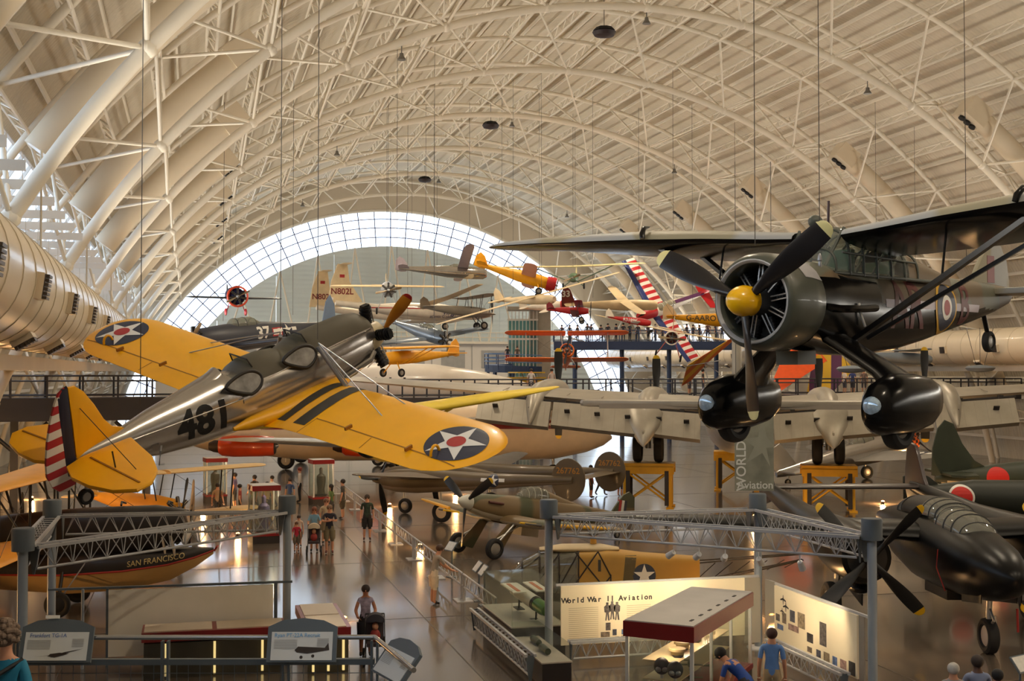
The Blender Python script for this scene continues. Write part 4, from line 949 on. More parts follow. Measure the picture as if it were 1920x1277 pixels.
def stand(lx, ly, label):
    p = B29M @ V((lx, ly, 0)); t = thing('aircraft_stand', label, 'stand', p, (0, 0, R(65.1)), 'yellow stands under the bomber')
    MB().box((0, 0, 2.1), (1.5, 2.6, .2)).build('platform', yst, t, 0)
    MB().box((-.78, 0, 1.86), (.1, 2.6, .34)).box((.78, 0, 1.86), (.1, 2.6, .34)).build('edge_beam', yst, t, 0)
    for x in (-.7, .7):
        for y in (-1.1, 1.1):
            rod('post', (x, y, .06), (x, y, 2.0), .1, yst, t, box=(.16, .16)); MB().box((x * 1.12, y * .86, 1.0), (.1, .2, 1.7)).build('screw_jack', slot, t, 0)
            MB().box((x, y, .04), (.36, .36, .08)).build('foot_plate', yst, t, 0)
        rod('cross_brace', (x, -1.0, .3), (x, 1.0, 1.75), .05, yst, t); rod('cross_brace', (x, 1.0, .3), (x, -1.0, 1.75), .05, yst, t)
    for y in (-1.1, 1.1): rod('cross_brace', (-.7, y, .3), (.7, y, 1.7), .045, yst, t)
    return t
stand(0, 4.34, 'yellow cross-braced stand under the left main wheels of the bomber'); stand(0, -4.34, 'yellow cross-braced stand under the right main wheels of the bomber'); stand(9.8, 0, 'yellow stand under the nose wheel of the bomber')
# --- cream jet airliner with orange engines, behind the twin-boom fighter
JT = thing('jet_airliner', 'large cream jet airliner with dark red cheatline and orange engine pods', 'airplane', (26.3, 75.5, 0), (0, 0, R(-11.3)), scale=.95)
crm = mat('cream airliner paint', (232, 208, 176), .35, noise=.04, coat=.2); mar = mat('dark red cheatline', (128, 34, 24), .4, noise=.05); org = mat('orange engine pod', (214, 72, 22), .3, noise=.05, coat=.3)
jf = fus([(0, 2.6, .1, .1), (-.6, 2.7, .7, .65), (-1.8, 2.85, 1.25, 1.25), (-4, 2.95, 1.75, 1.8), (-7, 3.0, 1.85, 1.9), (-20, 3.0, 1.85, 1.9), (-27, 3.2, 1.3, 1.4), (-30, 3.4, .6, .7)], 'fuselage', crm, JT, n=36)
jt = bvh(jf)
for s in (-1, 1):
    u = V((1, 0, 0)) * (-s)
    decal('red_cheatline', tris_of(rect_pts(20, .55)), (-14, s * 3, 3.55), u, V((0, 0, 1)), mar, JT, jt, .8, .01); decal('white_line', tris_of(rect_pts(20, .12)), (-14, s * 3, 3.98), u, V((0, 0, 1)), iwhite, JT, jt, .8, .012)
    wing([(s * 1.2, -13.0, 6.5, 2.2, .12), (s * 7, -18.0, 4.2, 2.7, .11), (s * 11, -22.0, 2.6, 3.1, .1)], 'wing', mat('pale grey wing', (176, 180, 184), .4, .3), JT, .2)
    for y, x in ((4.6, -17.5), (9.2, -24.4)):
        z = 2.0 + .07 * y; pd = fus([(3.0, z, .42, .42), (2.9, z, .56, .56), (2.2, z, .64, .62), (.6, z, .66, .64), (-.1, z, .6, .58), (-.3, z, .45, .44)], 'engine_pod', org, JT, n=22); pd.location = (x, s * y, 0)
        MB().lathe([(3.02, .02), (3.02, .43), (2.96, .5)], (0, 0, z), 'X', 22, cap=False).build('intake', slot, pd); MB().lathe([(2.95, .18), (3.1, .15), (3.2, .03)], (0, 0, z), 'X', 14).build('intake_cone', alum, pd)
        MB().lathe([(-.9, .22), (-.6, .36), (-.2, .42)], (0, 0, z), 'X', 18).build('exhaust_cone', mat('sooty exhaust', (60, 46, 38), .5, .4), pd)
        MB().box((x + 1.0, s * y, z + .75), (2.2, .2, .5)).build('pylon', crm, JT)
rod('gear_leg', (-4, 0, 1.4), (-4, 0, .4), .1, alum_d, JT); wheel(JT, (-4, 0, .4), .4, .3)
for s in (-1, 1): rod('gear_leg', (-15, s * 2.4, 2.2), (-15, s * 2.4, .5), .14, alum_d, JT); wheel(JT, (-15, s * 2.4, .55), .55, .4)
# --- slender white supersonic airliner behind the walkway
CO = thing('supersonic_airliner', 'slender white supersonic airliner with needle nose behind the walkway', 'airplane', (23.6, 84.9, 0), (0, 0, R(-14.6)))
wht = mat('glossy white paint', (236, 228, 216), .3, noise=.03, coat=.2)
cof = fus([(0, 5.75, .05, .05), (-1.5, 5.85, .4, .38), (-4, 5.85, .95, .95), (-7, 5.85, 1.35, 1.4), (-10, 5.85, 1.44, 1.5), (-19, 5.85, 1.44, 1.5), (-21.5, 5.9, 1.0, 1.1)], 'fuselage', wht, CO, n=30)
ct = bvh(cof)
for s in (-1, 1):
    for k in range(10): decal('cabin_window', tris_of(rect_pts(.16, .22)), (-9 - k, s * 3, 6.2), V((-s, 0, 0)), V((0, 0, 1)), slot, CO, ct, .3, .01)
    wing([(s * 1.2, -12, 7.5, 4.7, .04), (s * 5, -17, 2.5, 4.6, .04)], 'wing', wht, CO, 0)
rod('nose_leg', (-11, 0, 4.5), (-11, 0, .5), .15, wht, CO); wheel(CO, (-11, 0, .45), .45, .4)
for s in (-1, 1): rod('gear_leg', (-17, s * 3, 4.6), (-17, s * 3, .5), .18, wht, CO); wheel(CO, (-17, s * 3, .6), .6, .5)
# --- green fighter with red disc at the right edge
GR = thing('green_fighter', 'dark green fighter with tall tail fin and plain red disc on its side', 'airplane', (29.6, 44.1, 0), (0, 0, R(-15)))
grn = mat('dark green skin', (48, 54, 40), .5, noise=.12, ns=1.5); gry = mat('bare grey belly', (168, 156, 134), .45, .2, noise=.1); hin = mat('plain red disc', (196, 34, 24), .5, noise=.03)
gf = fus(interp([(-.4, 2.35, .08, .15), (.5, 2.35, .22, .35), (2, 2.4, .38, .55), (4, 2.45, .55, .72), (6, 2.4, .6, .75), (8, 2.35, .6, .68), (8.6, 2.35, .45, .5)], 4), 'fuselage', [grn, gry], GR, n=30)
for p in gf.data.polygons: p.material_index = 1 if p.center.z < 2.22 + .1 * math.sin(p.center.x * 3) else 0
gt = bvh(gf)
plate([(-.55, 2.5), (-.5, 3.6), (-.3, 4.4), (0, 4.75), (.35, 4.6), (.7, 3.8), (1.2, 3.1), (1.8, 2.75), (.6, 2.3)], .14, 'fin', grn, GR)
for s in (-1, 1):
    plate([(-.2, s * .1), (-.3, s * 1.6), (.1, s * 2.1), (.7, s * 1.9), (1.1, s * .1)], .12, 'tailplane', grn, GR, 'xy', 2.6)
    decal('red_disc', tris_of(ring_pts(.44)), (2.0, s * 2, 2.42), V((1, 0, 0)) * (-s), V((0, 0, 1)), hin, GR, gt, .15, .012)
    wing([(s * .4, 6.9, 2.3, 2.0, .15), (s * 4, 6.6, 1.6, 2.3, .13)] + round_tip(4.3, 5.0, 6.55, 1.4, 2.35, 2.4, .1, 5, .4, s), 'wing', grn, GR)
    rod('gear_leg', (6.2, s * 1.6, 1.9), (6.4, s * 1.7, .4), .08, alum_d, GR); wheel(GR, (6.4, s * 1.7, .4), .4, .24)
canopy(GR, [(6.2, 2.95, .2, .05), (5.8, 2.95, .32, .4), (5.0, 2.95, .34, .46), (4.0, 2.95, .2, .15)], (5.8, 5.3, 4.7), fr_b)
MB().lathe([(8.6, .45), (9.0, .3), (9.3, .05)], (0, 0, 2.35), 'X', 18).build('spinner', grn, GR)
for a in (20, 110, 200, 290): blade(GR, (8.9, 0, 2.35), a, 1.6, .25, mat('brown propeller', (84, 54, 36), .5), None, .2)
rod('tailwheel_leg', (.3, 0, 2.1), (.3, 0, .3), .07, alum_d, GR); wheel(GR, (.3, 0, .18), .18, .12, name='tail_wheel')
# --- dark float plane wing with ringed red disc just behind the night fighter
SE = thing('dark_seaplane', 'dark green seaplane with white-ringed red disc behind the night fighter', 'airplane', (25.2, 38.5, 0), (0, 0, R(-20)))
dkg = mat('very dark green skin', (30, 34, 26), .5, noise=.1)
sf = fus([(0, 2.3, .3, .4), (1.5, 2.3, .5, .6), (4, 2.2, .6, .7), (7, 2.2, .55, .62), (7.6, 2.2, .3, .35)], 'fuselage', dkg, SE, n=26)
st_ = bvh(sf)
for s in (-1, 1):
    decal('disc_ring', tris_of(ring_pts(.44)), (1.0, s * 2, 2.32), V((1, 0, 0)) * (-s), V((0, 0, 1)), iwhite, SE, st_, .12, .01); decal('disc', tris_of(ring_pts(.37)), (1.0, s * 2, 2.32), V((1, 0, 0)) * (-s), V((0, 0, 1)), hin, SE, st_, .12, .016)
    wing([(s * .4, 5.6, 2.2, 1.9, .14), (s * 4.5, 5.4, 1.5, 2.2, .12)], 'wing', dkg, SE)
    fl_ = fus([(.8, .75, .06, .06), (2, .6, .3, .3), (4.5, .45, .38, .38), (7, .5, .32, .34), (8.3, .8, .08, .08)], 'float', dkg, SE); fl_.location.y = s * 1.6; fl_.location.z = .02
    for x in (3.4, 5.4): rod('float_strut', (x, s * 1.5, .8), (x, s * .5, 1.8), .07, dkg, SE)
plate([(-.9, 2.2), (-.9, 3.0), (-.5, 3.2), (0, 3.0), (.5, 2.6)], .1, 'fin', dkg, SE)
# --- silver fighter with checkered nose band
P47 = thing('silver_fighter', 'polished silver fighter with red and yellow checkered cowling under the bomber wing', 'airplane', (43.0, 67.2, -.15), (0, R(-9), R(5)))
pf2 = fus([(0, 2.6, .5, .55), (-.9, 2.6, .68, .74), (-2.5, 2.55, .66, .78), (-4.5, 2.5, .55, .7), (-7, 2.4, .34, .45), (-9.5, 2.35, .1, .2)], 'fuselage', alum, P47, n=28)
chk = mat('checkered cowl', (176, 62, 30), .4, noise=0); n_ = chk.node_tree; tc_ = n_.nodes.new('ShaderNodeTexCoord'); ck = n_.nodes.new('ShaderNodeTexChecker'); ck.inputs['Scale'].default_value = 5.5
ck.inputs[1].default_value = lin((196, 88, 28)) + (1,); ck.inputs[2].default_value = lin((40, 24, 22)) + (1,); n_.links.new(tc_.outputs['Object'], ck.inputs[0]); n_.links.new(ck.outputs[0], n_.nodes['Principled BSDF'].inputs['Base Color'])
fus([(.35, 2.6, .5, .56), (.3, 2.6, .62, .68), (0, 2.6, .69, .75), (-.5, 2.6, .7, .76)], 'cowling', chk, P47, n=28)
canopy(P47, [(-2.3, 3.1, .15, .05), (-2.7, 3.1, .32, .4), (-3.4, 3.1, .34, .44), (-4.2, 3.05, .2, .2)], (-2.7, -3.4), fr_b)
MB().lathe([(.4, .2), (.7, .12), (.8, .02)], (0, 0, 2.6), 'X', 14).build('propeller_hub', alum, P47)
for a in (30, 120, 210, 300): blade(P47, (.6, 0, 2.6), a, 1.9, .3, prop_k, tip_yel, .18)
for s in (-1, 1):
    w_ = wing([(s * .4, -1.6, 2.8, 2.2, .14), (s * 4, -1.8, 2.2, 2.45, .13)] + round_tip(5.2, 6.2, -1.95, 1.9, 2.55, 2.6, .1, 5, .4, s), 'wing', alum_d, P47)
    us_star(w_, bvh(w_), (-2.7, s * 4.4, 3), V((0, -1, 0)), V((1, 0, 0)), .55, navy, iwhite, None, True, .2)
    plate([(-8.3, s * .1), (-8.5, s * 1.8), (-8.9, s * 2.2), (-9.4, s * 1.9), (-9.4, s * .1)], .1, 'tailplane', alum_d, P47, 'xy', 2.5)
    zl = zfloor((0, 0, -.15), (0, R(-9), 0), -1.7, 0); rod('gear_leg', (-2.0, s * 2.2, 2.1), (-1.7, s * 2.3, zl + .45), .07, alum_d, P47); wheel(P47, (-1.7, s * 2.3, zl + .42), .42, .26)
plate([(-8.0, 2.6), (-8.6, 3.6), (-9.0, 4.1), (-9.5, 3.9), (-9.7, 2.8), (-9.4, 2.2)], .1, 'fin', alum_d, P47)
zl = zfloor((0, 0, -.15), (0, R(-9), 0), -8.8, 0); rod('tailwheel_leg', (-8.6, 0, 2.2), (-8.8, 0, zl + .2), .06, alum_d, P47); wheel(P47, (-8.8, 0, zl + .2), .2, .12, name='tail_wheel')
# --- amphibian biplane at the left
LO = thing('amphibian_biplane', 'black-hulled amphibian biplane with yellow wings, SAN FRANCISCO lettered on the bow', 'airplane', (.66, 36.2, 0), (0, 0, R(-9)))
hul = mat('black hull', (26, 22, 22), .4, noise=.1, coat=.15); hcream = mat('cream hull bottom', (206, 170, 112), .5, noise=.06); ylw = mat('ochre yellow fabric', (222, 152, 28), .55, noise=.06, ns=1.5); redl = mat('red chine', (150, 40, 28), .5, noise=0); blks = mat('black strut', (20, 18, 18), .5, noise=0)
# hull: upper black shell over a cream V-bottom that rises to the bow
up, lo_ = [], []
HL = [(0, 1.62, .06, .08, .10), (-.5, 1.46, .3, .26, .3), (-1.2, 1.3, .5, .40, .5), (-2.4, 1.16, .62, .52, .62), (-4, 1.08, .66, .58, .62), (-6, 1.12, .6, .5, .5), (-8, 1.3, .4, .36, .3), (-10, 1.6, .15, .2, .12)]
fus([(x, z, w_, h1) for x, z, w_, h1, h2 in HL], 'hull_upper', hul, LO, a0=0, a1=180, e=3)
q = MB(); rings = [[V((x, w_, z)), V((x, w_ * .55, z - h2 * .62)), V((x, 0, z - h2)), V((x, -w_ * .55, z - h2 * .62)), V((x, -w_, z))] for x, z, w_, h1, h2 in HL]
q.loft(rings, False, False).build('hull_bottom', hcream, LO, 30)
for s in (-1, 1): MB().path([(x, s * w_ * 1.01, z) for x, z, w_, h1, h2 in HL], .03, 6).build('red_chine', redl, LO)
MB().tube((.1, -.14, 1.72), (.1, .14, 1.72), .03, n=6).tube((.02, 0, 1.6), (.1, 0, 1.72), .03, n=6).build('bow_cleat', redl, LO)
lt2 = bvh([c for c in LO.children if c.name.startswith('hull_upper')][0])
for s in (-1, 1):
    decal('bow_lettering', text_tris('SAN FRANCISCO', .22, .004, .92), (-1.5, s * 2, 1.44), (V((1, 0, .13)) if s < 0 else V((-1, 0, -.13))), V((0, 0, 1)), mat('faded cream lettering', (196, 176, 120), .6, noise=0), LO, lt2, .1, .03)
fus([(-.7, 2.35, .1, .1), (-.8, 2.35, .4, .45), (-1.6, 2.3, .46, .62), (-3.5, 2.15, .5, .72), (-5.5, 2.05, .46, .66), (-7.5, 2.0, .3, .45), (-10.2, 2.05, .08, .2)], 'fuselage', hul, LO, n=24, e=2.6)
MB().lathe([(-.72, .05), (-.6, .12), (-.5, .03)], (0, 0, 2.35), 'X', 12).build('propeller_hub', steel_c, LO)
for a in (75, 195, 315): blade(LO, (-.62, 0, 2.35), a, 1.3, .2, alum, None, .1)
for k in range(2): MB().path([(-1.2 - 1.3 * k, -.3, 2.95), (-1.25 - 1.3 * k, 0, 3.02), (-1.2 - 1.3 * k, .3, 2.95)], .03, 6).build('cockpit_coaming', blks, LO)
for s in (-1, 1):
    for z, nm in ((1.95, 'lower_wing'), (3.75, 'upper_wing')):
        wing([(s * (.5 if z < 3 else 0), -4.2, 1.8, z, .1), (s * 6, -4.2, 1.8, z + .1, .1)] + round_tip(6.2, 6.85, -4.2, 1.8, z + .1, z + .12, .09, 5, .5, s), nm, ylw, LO)
    for y in (2.0, 4.6):
        for x in (-4.5, -5.6): rod('wing_strut', (x, s * y, 2.05), (x, s * y, 3.78), .035, blks, LO)
        rod('wing_strut', (-4.5, s * y, 2.05), (-5.6, s * y, 3.78), .03, blks, LO)
    rod('cabane_strut', (-4.4, s * .4, 2.8), (-4.5, s * .7, 3.75), .035, blks, LO); rod('cabane_strut', (-5.4, s * .4, 2.8), (-5.6, s * .7, 3.75), .035, blks, LO)
    rod('flying_wire', (-4.5, s * .6, 2.0), (-4.5, s * 4.6, 3.75), .008, wire_m, LO, n=4); rod('flying_wire', (-4.5, s * 2.0, 3.75), (-4.5, s * 4.6, 2.05), .008, wire_m, LO, n=4)
    rod('gear_leg', (-4.0, s * .6, 1.2), (-4.0, s * 1.05, .4), .05, blks, LO); rod('gear_brace', (-3.4, s * .6, 1.4), (-4.0, s * 1.05, .42), .02, steel_c, LO); wheel(LO, (-4.0, s * 1.12, .36), .36, .16, hubm=blks)
    plate([(-9.4, s * .1), (-9.6, s * 1.7), (-10.0, s * 1.9), (-10.4, s * .2)], .08, 'tailplane', ylw, LO, 'xy', 2.3)
plate([(-9.2, 2.2), (-9.6, 3.2), (-10.2, 3.5), (-10.6, 2.8), (-10.4, 2.0)], .08, 'fin', ylw, LO)
for x in (-1.0, -1.25): rod('hull_strut', (x, -.35, 1.5), (x - .12, -.35, 2.1), .07, mat('pale hull strut', (186, 178, 164), .5), LO, box=(.14, .05))
rod('tail_skid', (-9.8, 0, 1.5), (-10.2, 0, 0.02), .05, blks, LO)
# --- cream and yellow biplane behind it
def biplane(name, label, loc, rz, body, wingm, span, chord, gap, flen, strut=None, prop=True, rx=0, ry=0, wheels=True, eng=True, cowl=None, taper=.3, sc=None):
    t = thing(name, label, 'airplane', loc, (R(rx), R(ry), R(rz)), scale=sc); strut = strut or blks
    fus([(0, 0, .28, .3), (-.5, 0, .38, .42), (-flen * .25, 0, .42, .48), (-flen * .5, .02, .38, .42), (-flen * .8, .08, .2, .25), (-flen, .12, .05, .12)], 'fuselage', body, t, n=20)
    if eng: radial(t, (-.1, 0, 0), 7, .18, .5, .08, eng_blk)
    if cowl: MB().lathe([(.12, .5), (.2, .56), (.05, .62), (-.4, .6)], (0, 0, 0), 'X', 24, cap=False).build('cowl_ring', cowl, t)
    if prop:
        MB().lathe([(.1, .1), (.3, .08), (.36, .02)], (0, 0, 0), 'X', 10).build('propeller_hub', steel_c, t)
        for a in (80, 260): blade(t, (.25, 0, 0), a, 1.25, .18, prop_k, None, .08)
    for s in (-1, 1):
        for z, nm, x in ((-.4, 'lower_wing', -1.1), (-.4 + gap, 'upper_wing', -.7)):
            wing([(s * .1, x, chord, z, .1), (s * span * .42, x, chord, z + .05, .1)] + round_tip(span * .44, span / 2, x, chord, z + .05, z + .07, .09, 5, .5, s), nm, wingm, t)
        y = span * .33
        for x in (-1.1, -1.9): rod('wing_strut', (x - .2, s * y, -.35), (x, s * y, gap - .38), .03, strut, t); rod('cabane_strut', (x, s * .3, .3), (x, s * .5, gap - .4), .025, strut, t)
        rod('flying_wire', (-1.3, s * .3, -.35), (-1.1, s * y, gap - .4), .008, wire_m, t, n=4); rod('flying_wire', (-1.3, s * .5, gap - .4), (-1.3, s * y, -.35), .008, wire_m, t, n=4)
        plate([(-flen + .9, s * .05), (-flen + .7, s * 1.2), (-flen + .3, s * 1.4), (-flen - .1, s * 1.1), (-flen - .1, s * .05)], .06, 'tailplane', wingm, t, 'xy', .15)
        if wheels: rod('gear_leg', (-.9, s * .3, -.4), (-.8, s * .75, -1.1), .035, strut, t); rod('gear_leg', (-1.5, s * .3, -.4), (-.8, s * .75, -1.1), .03, strut, t); wheel(t, (-.8, s * .82, -1.14), .34, .14)
    plate([(-flen + .8, .1), (-flen + .4, .8), (-flen, 1.0), (-flen - .3, .7), (-flen - .25, -.05), (-flen, -.1)], .06, 'fin', wingm, t)
    return t
biplane('touring_biplane', 'cream and yellow biplane with black struts beside the aisle display cases', (-.4, 48.2, 1.48), -58, ylw, mat('cream fabric wing', (214, 178, 120), .6, noise=.05), 9.5, 1.5, 1.75, 6.8)
biplane('yellow_trainer_biplane', 'bright yellow biplane trainer with black struts at the far left', (-5.6, 43.5, 1.48), 4, ylw, ylw, 9.0, 1.4, 1.7, 5.4)
# ---------------------------------------------------------------- exhibit stations, cases, barriers
pole_m = mat('blue-grey painted pole', (136, 144, 152), .4, noise=.03, coat=.1); cap_m = mat('slate cap', (84, 92, 98), .5, noise=.04); tr_m = mat('pale grey truss', (168, 168, 170), .42, noise=.04)
def lattice(name, a, b_, label, z1=3.35, z0=2.92, wd=.17, bays=12, cat='truss', m=None, rr=.028):
    a, b_ = V((a[0], a[1], 0)), V((b_[0], b_[1], 0)); d = b_ - a; L = d.length; m = m or tr_m
    t = thing(name, label, cat, a, (0, 0, math.atan2(d.y, d.x)))
    for y in (-wd, wd): rod('top_chord', (.2, y, z1), (L - .2, y, z1), .04, m, t, box=(.06, .06))
    rod('bottom_chord', (.3, 0, z0), (L - .3, 0, z0), rr, m, t)
    for i in range(bays):
        x0, x1 = .3 + (L - .6) * i / bays, .3 + (L - .6) * (i + 1) / bays; xm = (x0 + x1) / 2
        for y in (-wd, wd): rod('web_bar', (x0, 0, z0), (xm, y, z1), .011, m, t, n=5); rod('web_bar', (xm, y, z1), (x1, 0, z0), .011, m, t, n=5)
        rod('cross_bar', (xm, -wd, z1), (xm, wd, z1), .012, m, t, n=5)
    for x in (.24, L - .24): MB().poly([(x, -wd, z1), (x, wd, z1), (x, .03, z0 - .1), (x, -.03, z0 - .1)], .02, (1, 0, 0)).build('end_plate', cap_m, t, 0)
    return t
def pole(x, y, label):
    t = thing('exhibit_pole', label, 'pole', (x, y, 0), group='slate-capped exhibit poles')
    MB().tube((0, 0, 0), (0, 0, 3.4), .095, n=16).build('shaft', pole_m, t); MB().lathe([(3.3, .19), (3.3, .21), (3.7, .21), (3.73, .19)], ax='Z', n=28).build('cap', cap_m, t); MB().lathe([(0, .28), (.03, .28), (.05, .12)], ax='Z', n=20).build('foot', tr_m, t)
pole(8.05, 27.55, 'slate-capped pole at the left of the lit aviation panel'); pole(13.36, 27.62, 'slate-capped pole behind the lit station below the hanging banner'); pole(13.32, 22.36, 'slate-capped pole between the lit panel and the black night fighter')
pole(-3.05, 25.03, 'nearest slate-capped pole at the far left'); pole(-3.08, 30.4, 'slate-capped pole under the striped rudder'); pole(2.25, 29.95, 'slate-capped pole beside the main aisle')
lattice('lattice_truss', (8.05, 27.55), (13.36, 27.62), 'lattice truss along the back of the lit station'); lattice('lattice_truss', (13.36, 27.62), (13.32, 22.36), 'lattice truss running above the side panel of the lit station'); lattice('lattice_truss', (8.05, 27.55), (13.32, 22.36), 'longest lattice truss with small spotlights crossing the lit station', bays=16)
lattice('lattice_truss', (-3.05, 25.03), (-3.08, 30.4), 'short lattice truss at the far left'); lattice('lattice_truss', (-3.08, 30.4), (2.25, 29.95), 'lattice truss above the blank cream panel'); lattice('lattice_truss', (-3.05, 25.03), (2.25, 29.95), 'slanting lattice truss in front of the amphibian hull', bays=16)
lampw = mat('white lamp can', (206, 204, 200), .35, noise=0); lampe = mat('warm lamp face', (255, 226, 180), .4, noise=0, emit=3)
def spot(x, y, z, tgt, label, power, group=None, ang=70):
    t = thing('spotlight', label, 'lamp', (x, y, z), group=group); d = (V(tgt) - V((x, y, z))).normalized()
    MB().tube((0, 0, 0), d * .2, .06, .075, 14).build('lamp_can', lampw, t); MB().tube(d * .2, d * .205, .065, n=14).build('lamp_lens', lampe, t); rod('lamp_yoke', (0, 0, 0), (0, 0, .14), .012, lampw, t, n=6)
    if power:
        l = bpy.data.lights.new('lamp_light', 'SPOT'); l.energy = power; l.spot_size = R(ang); l.spot_blend = .8; l.color = (1, .80, .52); l.shadow_soft_size = .08
        o = bpy.data.objects.new('lamp_light', l); COL.objects.link(o); o.parent = t; o.location = d * .24; o.rotation_euler = d.to_track_quat('-Z', 'Y').to_euler()
for k, (u, tgt, pw) in enumerate(((.42, (9.2, 27.45, 1.2), 170), (.5, (10.6, 27.45, 1.3), 230), (.58, (11.9, 27.45, 1.3), 250), (.68, (13.25, 25.6, 1.1), 190), (.8, (13.25, 24.0, 1.0), 170))):
    spot(8.05 + 5.27 * u, 27.55 - 5.19 * u, 2.74, tgt, ('first', 'second', 'third', 'fourth', 'fifth')[k] + ' small white spotlight from the left under the long truss', pw, 'spotlights under the long truss')
# printed panels
pan_m = mat('cream exhibit panel', (240, 224, 192), .6, noise=.02, ns=.8); ink = mat('dark printed ink', (52, 42, 36), .7, noise=0); ink2 = mat('pale grey print', (196, 178, 148), .7, noise=0)
pics = [mat('printed photo %d' % k, c, .6, noise=.5, ns=14) for k, c in enumerate(((96, 88, 84), (120, 104, 88), (70, 72, 84), (138, 120, 96), (90, 110, 150), (150, 120, 110), (60, 56, 54)))]
def flat(name, tris, org, u, v, m, parent): return decal(name, tris, org, u, v, m, parent)
WP = thing('exhibit_display', 'lit cream panel headed World War II Aviation with small photographs', 'panel', (8.3, 27.42, 0))
MB().box((2.3, 0, 1.06), (4.6, .05, 1.36)).build('board', pan_m, WP, 0); MB().box((2.45, .05, 1.76), (5.1, .06, .05)).build('top_rail', tr_m, WP, 0)
MB().box((4.82, .03, .95), (.42, .03, 1.55)).build('frosted_end', glass('frosted panel', (200, 192, 180), .15, .3, .45), WP, 0)
U, W = V((1, 0, 0)), V((0, 0, 1)); f = -.03
def letters(s, size, x, z, gap):
    for k, c in enumerate(s):
        if c != ' ': flat('letter', text_tris(c, size, .032), (x + k * gap, f, z), U, W, ink, WP)
letters('World War II Aviation', .17, .09, 1.40, .105)
for k in range(16): flat('text_line', tris_of(rect_pts(.72, .012, .36)), (.18, f, 1.22 - .046 * k), U, W, ink2, WP)
for k in range(7): flat('text_line', tris_of(rect_pts(.6, .012, .3)), (1.6, f, 1.22 - .046 * k), U, W, ink2, WP)
man = [(-.05, 0), (-.03, .18), (-.07, .2), (-.08, .32), (-.03, .36), (-.03, .42), (.03, .42), (.03, .36), (.08, .32), (.07, .2), (.04, .18), (.06, 0), (.02, 0), (0, .15), (-.02, 0)]
for dx in (-.12, 0, .12): flat('printed_figure', tris_of(man), (1.24 + dx, f, .90 + .02 * (dx == 0)), U, W, pics[0], WP)
for k, (x, z, w_, h_) in enumerate(((1.14, .76, .12, .18), (1.07, .58, .22, .12), (1.3, .62, .1, .14), (1.36, .46, .1, .12), (1.56, .62, .18, .12), (1.8, .63, .14, .13), (1.56, .46, .2, .13), (1.82, .46, .14, .15), (2.3, .58, .3, .3), (2.66, .58, .22, .2), (3.3, .58, .16, .2))): flat('printed_photo', tris_of(rect_pts(w_, h_)), (x, f, z), U, W, pics[k % 7], WP)
SP = thing('exhibit_display', 'lit cream side panel with airplane drawings and photographs below the night fighter', 'panel', (13.28, 26.55, 0), (0, 0, R(-90)))
MB().box((1.85, 0, 1.04), (3.7, .05, 1.3)).build('board', pan_m, SP, 0); MB().box((1.9, .04, 1.72), (4.6, .06, .05)).build('top_rail', tr_m, SP, 0); MB().box((-.3, .02, 1.0), (.5, .03, 1.5)).build('frosted_end', glass('frosted panel'), SP, 0); MB().box((3.82, .02, 1.0), (.2, .03, 1.4)).build('frosted_end', glass('frosted panel'), SP, 0)
plane_s = [(-.01, -.1), (.01, -.1), (.02, .0), (.14, -.02), (.14, .01), (.02, .05), (.01, .12), (-.01, .12), (-.02, .05), (-.14, .01), (-.14, -.02), (-.02, 0)]
for x, z, sc in ((.45, 1.42, 1), (.58, 1.28, 1), (.4, 1.15, .7)): flat('printed_airplane', tris_of([(a * sc, b_ * sc) for a, b_ in plane_s]), (x, f, z), U, W, ink, SP)
for k, (x, z, w_, h_) in enumerate(((.18, .98, .2, .16), (.5, 1.02, .2, .24), (.9, 1.14, .24, .26), (1.32, 1.12, .34, .34), (.3, .78, .3, .12), (.95, .88, .5, .14), (1.72, .82, .28, .2), (2.3, 1.02, .3, .5), (1.7, .56, .22, .12), (2.1, .56, .2, .16), (2.45, .56, .26, .2), (2.8, .56, .2, .18), (3.15, .56, .26, .2), (3.5, .56, .26, .28))): flat('printed_photo', tris_of(rect_pts(w_, h_)), (x, f, z), U, W, pics[k % 7], SP)
# low lattice kerbs in front of panels
lattice('kerb_truss', (8.2, 27.1), (11.3, 27.1), 'low lattice kerb under the lit aviation panel', .52, .14, .1, 8, 'barrier'); lattice('kerb_truss', (12.95, 26.4), (12.95, 22.6), 'low lattice kerb under the lit side panel', .52, .14, .1, 9, 'barrier')
lattice('kerb_truss', (7.02, 31.0), (7.02, 25.2), 'low lattice kerb beside the model display case', .66, .22, .1, 16, 'barrier')
